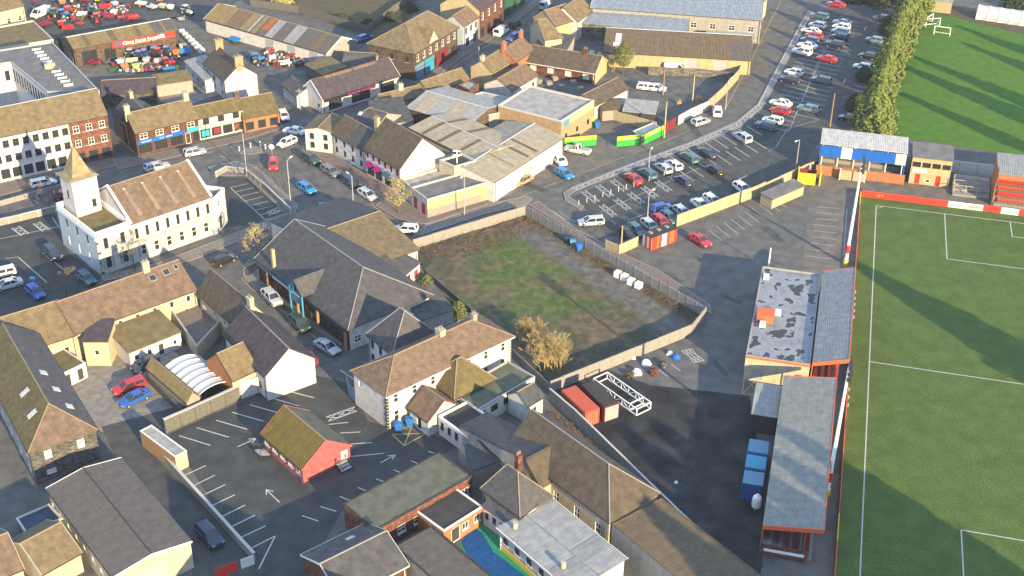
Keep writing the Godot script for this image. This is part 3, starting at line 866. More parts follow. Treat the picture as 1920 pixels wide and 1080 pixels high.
func make_markings() -> void:
	# long car park by the football ground
	var g := Geo.new()
	var d1: Vector3 = p3(27.22, -216.49) - p3(24.49, -221.56)
	d1 = d1.normalized() * 4.9
	var a0: Vector3 = p3(11.78, -210.25); var a1: Vector3 = p3(46.48, -240.66)
	var ln := int((a1 - a0).length() / 2.45)
	for i in 5:
		var t := (a1 - a0).normalized()
		hatch(g, a0 + t * (i * 3.6 + 0.6), a0 + t * (i * 3.6 + 1.7), d1)
	bays(g, a0 + (a1 - a0).normalized() * 19.0, a1, d1, int(((a1 - a0).length() - 19.0) / 2.45))
	var b0: Vector3 = p3(14.69, -204.97); var b1: Vector3 = p3(46.56, -234.09)
	for i in 6:
		var t := (b1 - b0).normalized()
		hatch(g, b0 + t * (i * 3.6 + 0.6), b0 + t * (i * 3.6 + 1.7), d1 * 0.96)
	bays(g, b0 + (b1 - b0).normalized() * 22.0, b1, d1 * 0.96, int(((b1 - b0).length() - 22.0) / 2.45))
	stripe(g, p3(15.25, -202.97), p3(34.64, -221.18), 0.1, 0.016)
	var e0: Vector3 = p3(50.34, -240.79); var e1: Vector3 = p3(72.21, -303.84)
	var d2: Vector3 = p3(54.82, -238.36) - p3(50.76, -240.8)
	d2 = d2.normalized() * 4.9
	bays(g, e0, e1, d2, int((e1 - e0).length() / 2.45))
	var f0: Vector3 = p3(57.39, -246.81); var f1: Vector3 = p3(78.3, -304.07)
	bays(g, f0, f1, d2, int((f1 - f0).length() / 2.45))
	stripe(g, e0 + d2, e1 + d2, 0.1, 0.024); stripe(g, f0, f1, 0.1, 0.024)
	var h0: Vector3 = p3(66.24, -243.37); var h1: Vector3 = p3(84.7, -295.51)
	bays(g, h0, h1, d2, int((h1 - h0).length() / 2.45))
	stripe(g, p3(19.81, -199.95), p3(23.36, -202.8), 0.16, 0.016); stripe(g, p3(40.38, -215.78), p3(43.4, -218.29), 0.16, 0.016)
	stripe(g, p3(70.54, -263.35), p3(71.75, -266.4), 0.2, 0.016); stripe(g, p3(82.33, -296.14), p3(83.49, -299.08), 0.2, 0.016)
	stripe(g, p3(48.84, -228.82), p3(50.85, -231.04), 0.1, 0.016); stripe(g, p3(50.85, -231.04), p3(54.36, -239.37), 0.1, 0.018); stripe(g, p3(54.36, -239.37), p3(61.52, -244.01), 0.1, 0.02)
	ground_piece("parking_markings", g, mats["line_worn"])
	# crossed white strip painted along the car park's road edge
	g = Geo.new()
	var zz := [p3(10.85, -211.28), p3(21.43, -220.79), p3(34.35, -231.26), p3(45.09, -241.4), p3(50.96, -250.96), p3(57.55, -269.28), p3(67.89, -297.77), p3(71.78, -308.38)]
	for i in zz.size() - 1:
		var za: Vector3 = zz[i]; var zb: Vector3 = zz[i + 1]
		var zd := (zb - za).normalized(); var zs := zd.cross(Vector3.UP) * 0.55
		for k in [-1, 1]: stripe(g, za + zs * k, zb + zs * k, 0.13, 0.126 + 0.001 * (k + 1) + 0.0005 * (i % 2))
		var zn := int((zb - za).length() / 1.5)
		for k in zn:
			var zp := za.lerp(zb, float(k) / zn); var zq := za.lerp(zb, float(k + 1) / zn)
			stripe(g, zp + zs, zq - zs, 0.12, 0.13); stripe(g, zp - zs, zq + zs, 0.12, 0.132)
	ground_piece("edge_markings", g, mats["line_white"])
	# football ground yard
	g = Geo.new()
	var k0: Vector3 = p3(33.66, -196.86); var k1: Vector3 = p3(46.51, -209.56)
	var kd: Vector3 = p3(37, -193.21) - p3(35.08, -197.28)
	bays(g, k0, k1, kd.normalized() * 4.4, 9, 0.12, 0.014)
	for i in 9: stripe(g, p3(53.88, -206.06).lerp(p3(48.99, -188.45), i / 8.0), p3(57.75, -205.56).lerp(p3(53.04, -187.5), i / 8.0), 0.12, 0.014)
	stripe(g, p3(59.04, -205.4), p3(55.02, -188.97), 0.12, 0.016)
	stripe(g, p3(21.24, -154.9), p3(22.38, -153.19), 0.14, 0.014); stripe(g, p3(23.16, -156.42), p3(24.35, -154.56), 0.14, 0.014)
	hatch(g, p3(25.05, -159.78), p3(26.44, -156.77), p3(26.46, -159.81) - p3(24.83, -159.22), 0.014)
	ground_piece("parking_markings", g, mats["line_worn"])
	# town hall car parks
	g = Geo.new()
	var q0: Vector3 = p3(-50.98, -210.56); var q1: Vector3 = p3(-42.72, -198.62)
	bays(g, q0, q1, p3(-46.68, -212.39) - p3(-49.64, -210.6), 7, 0.12, 0.016)
	stripe(g, q0, q1, 0.12, 0.018)
	stripe(g, p3(-41.39, -200.61), p3(-39.04, -203.46), 0.12, 0.016)
	hatch(g, p3(-42.9, -201.36), p3(-42.34, -200.19), p3(-40.69, -203.82) - p3(-42.9, -201.36), 0.016)
	stripe(g, p3(-86.46, -190.28), p3(-77.26, -195.18), 0.12, 0.016); stripe(g, p3(-79.34, -198.39), p3(-76.91, -194.62), 0.12, 0.018)
	hatch(g, p3(-84.99, -194.4), p3(-83.98, -195.19), p3(-82.11, -192.24) - p3(-84.57, -194.79), 0.016); hatch(g, p3(-81.88, -196.01), p3(-81.04, -196.8), p3(-79.19, -193.81) - p3(-81.64, -196.4), 0.016)
	stripe(g, p3(-80.71, -184.71), p3(-73.54, -176.77), 0.14, 0.016); stripe(g, p3(-77.17, -186.21), p3(-70.18, -178.84), 0.14, 0.016); stripe(g, p3(-82.6, -184.14), p3(-80.71, -184.71), 0.12, 0.018)
	ground_piece("parking_markings", g, mats["line_white"])
	# school car park
	g = Geo.new()
	for p in [[p3(-43.94, -138.05), p3(-39.43, -136.1)], [p3(-41.98, -139.84), p3(-37.31, -137.85)], [p3(-39.75, -141.54), p3(-35.22, -139.63)], [p3(-37.93, -143.38), p3(-33.32, -141.44)], [p3(-35.85, -145.14), p3(-31.38, -143.28)], [p3(-33.82, -147.05), p3(-29.09, -145.04)], [p3(-31.79, -148.73), p3(-27.23, -146.94)], [p3(-41.99, -129.39), p3(-39.12, -131.9)], [p3(-40.23, -127.54), p3(-37.57, -130)], [p3(-38.93, -125.52), p3(-35.92, -128.15)], [p3(-37.24, -123.74), p3(-34.34, -126.22)], [p3(-35.65, -121.71), p3(-32.67, -124.33)], [p3(-34.12, -119.91), p3(-31.16, -122.48)], [p3(-32.51, -118.14), p3(-29.53, -120.57)], [p3(-30.9, -116.32), p3(-28.07, -118.79)], [p3(-28.07, -118.79), p3(-29.08, -113.11)], [p3(-24.47, -140.92), p3(-21.87, -141.45)], [p3(-22.67, -139.08), p3(-19.99, -139.37)], [p3(-21.33, -136.7), p3(-18.27, -137.11)], [p3(-20.62, -134.14), p3(-16.52, -134.89)], [p3(-24.41, -153.72), p3(-22.01, -151.27)], [p3(-25.4, -122.5), p3(-23.25, -121.56)], [p3(-23.34, -124.22), p3(-21.26, -123.36)], [p3(-21.2, -126.17), p3(-19.92, -125.49)], [p3(-19.12, -127.96), p3(-18.05, -127.36)], [p3(-17, -129.68), p3(-16, -129.17)], [p3(-14.91, -131.53), p3(-14.05, -131.02)], [p3(-12.79, -133.42), p3(-11.78, -132.79)], [p3(-10.7, -135.46), p3(-9.9, -135.03)]]:
		stripe(g, p[0], p[1], 0.16, 0.016)
	hatch(g, p3(-24.97, -142.57), p3(-24.56, -141.63), p3(-21.22, -144.72) - p3(-24.79, -142.34), 0.016)
	ground_piece("parking_markings", g, mats["line_white"])
	g = Geo.new()
	arrow(g, p3(-16.75, -132.9), p3(-14.96, -134.59)); arrow(g, p3(-28.53, -124.92), p3(-30.59, -127.32)); arrow(g, p3(-35.8, -135.83), p3(-33.67, -137.7))
	ground_piece("road_arrows", g, mats["line_white"])
	g = Geo.new()
	for p in [[p3(-15.67, -138.88), p3(-11.15, -139.33)], [p3(-15.67, -138.88), p3(-13.93, -136.52)], [p3(-13.93, -136.52), p3(-11.15, -139.33)], [p3(-13.93, -136.52), p3(-13.24, -140.69)], [p3(-15.12, -139.94), p3(-12.69, -140.93)]]: stripe(g, p[0], p[1], 0.18, 0.016 + 0.0001 * absf(p[0].x))
	for p in [[p3(33.46, -153.97), p3(35.52, -153.49)], [p3(32.48, -149.27), p3(34.8, -148.81)], [p3(33.46, -153.97), p3(32.48, -149.27)], [p3(33.44, -153.84), p3(34.82, -148.94)], [p3(32.55, -149.27), p3(35.52, -153.49)]]: stripe(g, p[0], p[1], 0.12, 0.014 + 0.00002 * absf(p[1].z))
	ground_piece("yellow_markings", g, mats["line_yellow"])
	# street lines
	g = Geo.new()
	for p in [[p3(-40.47, -227.06), p3(-36.35, -222.03), p3(-30.49, -214.6), p3(-26.14, -208.33), p3(-24.26, -203.68), p3(-22.26, -201.14), p3(-19.63, -198.48), p3(-16.64, -197.79), p3(-10.34, -200.29), p3(-5.34, -203.8), p3(2.17, -209.34), p3(12.57, -218.28), p3(28.64, -232.06), p3(38.04, -241.43), p3(43.7, -250.17), p3(50.91, -270.91), p3(59.99, -298.2), p3(67.82, -321.78)], [p3(-38.58, -202.28), p3(-44.68, -212.02), p3(-48.65, -218.04), p3(-52.92, -219.71)], [p3(-43.28, -179.19), p3(-41.18, -175.96), p3(-34.12, -168.29), p3(-28.28, -161.08)], [p3(-43.64, -182.56), p3(-42.89, -184.65), p3(-41.11, -185.4)], [p3(-20.12, -255.93), p3(-11.31, -274.42), p3(-5.02, -285.91), p3(2.35, -301.19), p3(9.03, -316.18)]]:
		for i in p.size() - 1:
			stripe(g, p[i], p[i + 1], 0.12, 0.008 + 0.001 * (i % 2))
	ground_piece("yellow_lines", g, mats["line_yellow"])
	g = Geo.new()
	for p in [[p3(-41.37, -215.59), p3(-40.58, -214.3)], [p3(-39.33, -212.39), p3(-38.59, -211.34)], [p3(-33.96, -204.01), p3(-32.82, -202.44)], [p3(-29.94, -201.72), p3(-27.95, -200.59)], [p3(-58.31, -224.62), p3(-57.09, -225.6)], [p3(-55.51, -223.77), p3(-54.13, -222.89)], [p3(-29.13, -211.19), p3(-27.89, -210.38)], [p3(-27.23, -204.2), p3(-25.94, -202.63)], [p3(6.38, -203.93), p3(9.09, -200.04)], [p3(8.23, -202.78), p3(10.73, -199.31)]]:
		stripe(g, p[0], p[1], 0.15, 0.008)
	ground_piece("centre_lines", g, mats["line_worn"])
	# pitch
	g = Geo.new()
	var W := 63.77; var L := 101.69; var y := 0.018
	var lines := [[0, 0, 0, L], [W, 0, W, L], [0, 0, W, 0], [0, L, W, L], [0, L / 2, W, L / 2]]
	for e in [[0.0, 1.0], [L, -1.0]]:
		for b in [[11.72, 16.5], [22.72, 5.5]]:
			lines.append([b[0], e[0], b[0], e[0] + e[1] * b[1]]); lines.append([W - b[0], e[0], W - b[0], e[0] + e[1] * b[1]]); lines.append([b[0], e[0] + e[1] * b[1], W - b[0], e[0] + e[1] * b[1]])
	for i in 32:
		lines.append([W / 2 + 9.15 * cos(TAU * i / 32), L / 2 + 9.15 * sin(TAU * i / 32), W / 2 + 9.15 * cos(TAU * (i + 1) / 32), L / 2 + 9.15 * sin(TAU * (i + 1) / 32)])
	for i in 6: lines.append([cos(PI / 12 * i), sin(PI / 12 * i), cos(PI / 12 * (i + 1)), sin(PI / 12 * (i + 1))])
	for t in [[31.0, -2.6], [54.5, -2.6]]:
		for i in 5: lines.append([t[1], t[0] + i * 1.9, t[1], t[0] + i * 1.9 + 0.9])
		lines.append([t[1] - 0.8, t[0], t[1], t[0]]); lines.append([t[1] - 0.8, t[0] + 8.5, t[1], t[0] + 8.5])
	for i in lines.size():
		var l: Array = lines[i]
		stripe(g, pitch(l[0], l[1]), pitch(l[2], l[3]), 0.16, y + 0.0004 * (i % 12))
	ground_piece("pitch_markings", g, mats["line_white"])

func arrow(g: Geo, a: Vector3, b: Vector3) -> void:
	stripe(g, a, b, 0.14, 0.016)
	var d := (b - a).normalized(); var s := d.cross(Vector3.UP)
	for k in [-1, 1]: stripe(g, b, b - d * 0.9 + s * 0.5 * k, 0.14, 0.018)

func wing(t: Node3D, c: Vector3, L: float, W: float, yaw: float, h: float, rh: float, o := {}, base := 0.0) -> void:
	var k := t.get_child_count()
	house_parts(t, L, W, h, rh, o, base)
	var x := t.transform.affine_inverse() * Transform3D(Basis(Vector3.UP, yaw), c)
	for i in range(k, t.get_child_count()):
		var ch: Node3D = t.get_child(i)
		ch.transform = x * ch.transform

func local_wing(t: Node3D, at: Vector3, turn: float, L: float, W: float, h: float, rh: float, o := {}, base := 0.0) -> void:
	var k := t.get_child_count()
	house_parts(t, L, W, h, rh, o, base)
	var x := Transform3D(Basis(Vector3.UP, turn), at)
	for i in range(k, t.get_child_count()):
		var ch: Node3D = t.get_child(i)
		ch.transform = x * ch.transform

func make_church() -> void:
	_church("town_hall", p3(-62.32, -191.2), 20.94, 13.11, 0.7410, 7.2, 11.1)

func _church(called: String, c: Vector3, L: float, W: float, yaw: float, h: float, rh: float) -> void:
	var t := thing(called, "white town hall with a brown roof and a small spired tower", "town hall", c, yaw)
	var lb := L * 0.29
	local_wing(t, Vector3(-L / 2 + lb / 2, 0, 0), 0, lb, W + 0.3, h + 0.5, h + 0.5, {"roof": "flat", "par": 0.9, "rm": "felt_olive", "cm": "white_paint", "wms": {3: "render_blue"}, "win": [[0, "k", 4.4, 0.75, 1.9, 2, 0.02, 0.98], [0, "k", 0.9, 0.9, 1.9, 2, 0.02, 0.98], [3, "k", 4.6, 0.7, 1.8, 3, 0.1, 0.9], [3, "b", 1.2, 0.9, 1.6, 3, 0.1, 0.9]]})
	local_wing(t, Vector3(lb / 2, 0, 0), 0, L - lb, W, h - 0.2, rh, {"rm": "tile_pink", "ridge": "ridge_clay", "gutter": "white_frame", "win": [[0, "k", 4.2, 0.55, 1.8, 8, 0.0, 1.0], [0, "w", 0.9, 0.9, 1.8, 6, 0.04, 0.97], [1, "k", 4.0, 0.9, 1.8, 3]]})
	# string course and arched hoods above the lower windows
	var g := geo(); g.box(Vector3(0, 3.75, W / 2 + 0.19), Vector3(L, 0.18, 0.12)); part(t, "string_course", g, mats["grey_paint"])
	for i in 4:
		var sx := -L / 2 + lb + (L - lb) * (0.16 + 0.22 * i); var fy := func(z: float) -> float: return lerpf(rh, h - 0.2, z / (W / 2)) + 0.165
		g = geo(); g.quad(Vector3(sx - 0.3, fy.call(W * 0.45), W * 0.45), Vector3(sx + 0.45, fy.call(W * 0.45), W * 0.45), Vector3(sx + 0.2, fy.call(W * 0.09), W * 0.09), Vector3(sx - 0.2, fy.call(W * 0.09), W * 0.09)); part(t, "wash_streak", g, mats["tile_streak"])
	g = geo(); g.box(Vector3(-L / 2 + lb / 2, h - 0.65, W / 2 + 0.22), Vector3(lb + 0.5, 0.25, 0.2)); part(t, "cornice", g, mats["white_paint"])
	g = geo(); g.box(Vector3(-L / 2 - 0.08, h - 0.65, 0), Vector3(0.2, 0.25, W + 0.5)); part(t, "cornice", g, mats["render_blue"])
	var xs := []
	for i in 2: xs.append([-L / 2 + lb * (0.26 + 0.48 * i), W / 2 + 0.15])
	for i in 6: xs.append([-L / 2 + lb + (L - lb) * lerpf(0.04, 0.97, (i + 0.5) / 6.0), W / 2])
	for q in xs:
		g = geo()
		for k in 10:
			var a := PI * k / 10.0; var b := PI * (k + 1) / 10.0
			for r in [0.62, 0.98]:
				var p := func(an: float, rr: float, z: float) -> Vector3: return Vector3(q[0] + rr * cos(an), 2.75 + rr * sin(an), q[1] + z)
				if r < 0.7: g.quad(p.call(a, 0.62, 0.08), p.call(a, 0.95, 0.08), p.call(b, 0.95, 0.08), p.call(b, 0.62, 0.08))
				else: g.quad(p.call(a, 0.95, 0.0), p.call(b, 0.95, 0.0), p.call(b, 0.95, 0.08), p.call(a, 0.95, 0.08)); g.quad(p.call(a, 0.62, 0.08), p.call(b, 0.62, 0.08), p.call(b, 0.62, 0.0), p.call(a, 0.62, 0.0))
		for s in [-1, 1]: g.box(Vector3(q[0] + s * 0.785, 1.75, q[1] + 0.04), Vector3(0.33, 2.0, 0.08))
		part(t, "window_hood", g, mats["grey_paint"])
	# quoins at the left corner
	for i in 12:
		var w := 0.55 if i % 2 == 0 else 0.35
		g = geo(); g.box(Vector3(-L / 2 + w / 2 - 0.03, 0.35 + i * 0.6, W / 2 + 0.17), Vector3(w, 0.42, 0.1)); part(t, "quoin", g, mats["brick_brown"] if i % 3 == 0 else mats["grey_paint"])
	# coping gables
	for x in [-L / 2 + lb + 0.15, L / 2 - 0.1]:
		g = geo()
		for s in [-1, 1]: g.bar(Vector3(x, h + 0.05, s * (W / 2 + 0.2)), Vector3(x, rh + 0.32, 0), 0.35, 0.3)
		part(t, "gable_coping", g, mats["white_paint"])
	# dark stepped lower roof by the flat block
	for i in 4:
		g = geo(); g.tube(Vector3(-L / 2 + lb + (L - lb) * (0.16 + 0.22 * i), rh - 1.2, W * 0.08), Vector3(-L / 2 + lb + (L - lb) * (0.16 + 0.22 * i), rh - 0.45, W * 0.08), 0.28, 0.2, 8)
		part(t, "roof_vent", g, mats["stone_sill"])
	# tower with pyramid spire
	var tx := -L / 2 + lb * 0.52; var tz := -W * 0.27; var tw := 4.3
	var th := h + 5.9
	local_wing(t, Vector3(tx, 0, tz), 0, tw, tw, th, th, {"roof": "flat", "par": 0.1, "win": [[3, "k", h + 2.2, 0.7, 1.6, 1], [0, "k", h + 0.6, 0.7, 1.4, 1, 0.5, 1.0]]})
	g = geo()
	var e := tw / 2 + 0.4; var ap := Vector3(tx, th + 5.2, tz)
	var k := [Vector3(tx - e, th + 0.05, tz + e), Vector3(tx + e, th + 0.05, tz + e), Vector3(tx + e, th + 0.05, tz - e), Vector3(tx - e, th + 0.05, tz - e)]
	var md := []
	for p: Vector3 in k: md.append(p.lerp(Vector3(tx, th + 1.2, tz), 0.38) )
	for i in 4:
		var j := (i + 1) % 4
		g.quad(k[i], k[j], md[j], md[i]); g.tri(md[i], md[j], ap)
	g.quad(k[3], k[2], k[1], k[0])
	part(t, "spire", g, mats["spire_slate"])
	g = geo(); g.tube(ap - Vector3(0, 0.2, 0), ap + Vector3(0, 0.7, 0), 0.1, 0.04, 6); part(t, "finial", g, mats["ridge_lead"])
	# end porch
	wing(t, p3(-51.91, -195.8), 4.85, 5, 1.3389, 6.6, 6.6, {"roof": "flat", "par": 0.6, "rm": "felt_grey", "cm": "white_paint", "win": [[0, "d", 0.05, 1.2, 2.6, 1], [0, "w", 4.2, 0.8, 1.3, 1]]})
	g = geo()
	g.box(Vector3(L * 0.12, 1.4, W / 2 + 0.08), Vector3(0.12, 2.8, 0.12)); part(t, "drainpipe", g, mats["grey_paint"])

func make_library() -> void:
	# hipped slate building with the blue gabled portal
	var t := house("slate_hall", "large slate hipped hall with a blue canopy and brick street front", "hall", p3(-26.35, -173.22), 25.77, 14.33, -0.8707, 4.3, 8.42, {"rm": "slate_blue", "wm": "brick_red", "wms": {1: "render_white", 2: "render_grey"}, "hip": [0.0, 6.5], "ridge": "ridge_lead", "ov": 0.6, "fascia": "grey_paint",
		"win": [[0, "s", 0.3, 1.5, 2.0, 7, 0.52, 0.98], [1, "w", 0.9, 1.2, 1.2, 5], [0, "d", 0.05, 1.6, 2.3, 1, 0.44, 0.52]]})
	var L := 24.0
	for c in t.get_children():
		if c.name.begins_with("gutter"): c.name = "gutter"
	var bb: AABB = (t.get_node("roof") as MeshInstance3D).mesh.get_aabb()
	L = bb.size.x - 0.8; var W := bb.size.z - 1.2
	var g := geo(); g.box(Vector3(-L * 0.24, 3.65, W / 2 + 0.42), Vector3(L * 0.5, 1.0, 0.16)); part(t, "fascia", g, mats["steel_blue"])
	g = geo(); g.box(Vector3(L * 0.26, 3.65, W / 2 + 0.42), Vector3(L * 0.47, 1.0, 0.16)); var f2 := part(t, "fascia", g, mats["navy_paint"])
	# blue steel portal and its gablet
	var px := L * 0.02
	var gp := geo()
	for s in [-1, 1]:
		g = geo(); g.box(Vector3(px + s * 1.7, 2.6, W / 2 + 1.3), Vector3(0.25, 5.2, 0.25)); part(t, "portal_post", g, mats["sky_blue"])
		g = geo(); g.bar(Vector3(px + s * 2.0, 4.7, W / 2 + 1.3), Vector3(px, 6.6, W / 2 + 1.3), 0.24); part(t, "portal_rafter", g, mats["sky_blue"])
	g = geo(); g.box(Vector3(px, 4.6, W / 2 + 1.3), Vector3(3.6, 0.22, 0.22)); part(t, "portal_beam", g, mats["sky_blue"])
	for s in [-0.6, 0.6]:
		g = geo(); g.box(Vector3(px + s, 5.1, W / 2 + 1.3), Vector3(0.14, 1.0, 0.14)); part(t, "portal_strut", g, mats["sky_blue"])
	g = geo(); g.box(Vector3(px, 3.4, W / 2 + 1.25), Vector3(3.2, 1.2, 0.12)); part(t, "portal_panel", g, mats["steel_blue"])
	for s in [-1, 1]:
		var a := Vector3(px + s * 2.2, 4.75, W / 2 + 1.5); var b := Vector3(px, 6.85, W / 2 + 1.5)
		var bk := Vector3(0, 0, -6.5)
		if s < 0: gp.quad(a, b, b + bk, a + bk)
		else: gp.quad(b, a, a + bk, b + bk)
	part(t, "portal_roof", gp, mats["slate"])
	for q in [[-0.36, "brick_red"], [-0.02, "brick_red"], [0.2, "brick_red"], [0.49, "brick_red"]]:
		g = geo(); g.box(Vector3(q[0] * L, 1.6, W / 2 + 0.55), Vector3(0.35, 3.2, 0.35)); part(t, "canopy_post", g, mats["timber"])
	g = geo(); g.bar(Vector3(-L * 0.32, 4.2, W / 2 - 0.2), Vector3(-L * 0.32, 7.6, W / 2 - 0.2), 0.5); part(t, "vent_stack", g, mats["render_yellow"])
	g = geo(); g.bar(Vector3(-L * 0.3, 3.2, W / 2 + 0.52), Vector3(L * 0.0, 3.2, W / 2 + 0.52), 0.06, 0.2); part(t, "sign_strip", g, mats["white_paint"])
	# wing behind with lit tan slope
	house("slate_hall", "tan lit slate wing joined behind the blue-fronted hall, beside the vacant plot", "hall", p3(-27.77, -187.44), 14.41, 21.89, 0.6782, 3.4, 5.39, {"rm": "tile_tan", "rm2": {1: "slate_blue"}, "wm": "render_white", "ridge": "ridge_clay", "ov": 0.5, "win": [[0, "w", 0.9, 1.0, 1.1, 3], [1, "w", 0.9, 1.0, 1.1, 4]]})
	house("annexe", "tiny white and red annexe with a lean-to roof on the hall's plot side", "annexe", p3(-18.09, -179.43), 4.77, 5, 1.0859, 2.5, 3.6, {"roof": "mono", "rm": "slate", "wm": "render_white", "win": [[0, "e", 0.05, 0.9, 1.9, 1, 0.1, 0.5], [0, "e", 0.3, 1.1, 1.4, 1, 0.5, 1.0]]})

func make_white_house() -> void:
	var t := house("white_house", "long white two-storey house with brown hipped roof beside the plot", "house", p3(-10.66, -150.12), 21.97, 7.4, 0.7265, 5.7, 8.1, {"rm": "tile_pink", "ridge": "ridge_clay", "hip": [4.2, 4.2], "ov": 0.35, "gutter": "white_frame",
		"win": [[0, "w", 3.7, 0.8, 1.4, 7], [0, "w", 0.7, 0.85, 1.7, 7], [3, "b", 3.6, 0.9, 1.4, 1, 0.0, 0.4]]})
	var bb: AABB = (t.get_node("roof") as MeshInstance3D).mesh.get_aabb()
	var L := bb.size.x - 0.7; var W := bb.size.z - 0.7
	for i in 11:
		for sx in [-1, 1]:
			var w := 0.5 if i % 2 == 0 else 0.32
			var g := geo(); g.box(Vector3(sx * (L / 2 - w / 2 + 0.04), 0.3 + i * 0.5, W / 2 + 0.03), Vector3(w, 0.34, 0.1)); part(t, "quoin", g, mats["dark_frame"])
			if sx < 0:
				g = geo(); g.box(Vector3(-L / 2 - 0.03, 0.3 + i * 0.5, W / 2 - w / 2), Vector3(0.1, 0.34, w)); part(t, "quoin", g, mats["dark_frame"])
	chimney(t, Vector3(L * 0.06, bb.end.y - 0.3, -0.2), 0.9, "render_cream", 0.9, 1.2)
	chimney(t, Vector3(L * 0.34, bb.end.y - 0.3, -0.4), 0.8, "render_grey", 0.7, 0.7)
	# projecting cross wing, single-storey porch, rear range
	wing(t, p3(-7.1, -147.68), 6.96, 6.5, 0.7213, 3.4, 6.4, {"rm": "tile_moss", "wm": "render_cream", "hip": [3.1, 3.1], "ridge": "ridge_clay", "ov": 0.3, "win": [[0, "w", 0.9, 0.8, 1.2, 3]]})
	var pr := house("porch", "small brown gabled porch on the front of the white house", "porch", p3(-10.2, -141.87), 3.94, 5.37, -0.8239, 2.6, 4.7, {"rm": "tile_pink", "fascia": "brick_pink", "win": [[0, "d", 0.05, 1.0, 2.0, 1]]})
	pr.name = pr.name
	house("white_house", "slate roofed white wing with blue-framed windows behind the brown-roofed house", "house", p3(-15.38, -155.45), 6.27, 7.79, -0.8989, 5.2, 9.22, {"rm": "slate_blue", "ridge": "ridge_lead", "hip": [2.6, 2.6], "win": [[0, "k", 3.2, 0.8, 1.3, 3], [0, "k", 0.7, 0.8, 1.5, 3]]})
	house("outhouse", "low slate outhouse between the slate hall and the white house", "outhouse", p3(-12.76, -167.57), 5.55, 6, 0.5899, 2.4, 3.6, {"roof": "mono", "rm": "slate", "wm": "render_grey"})

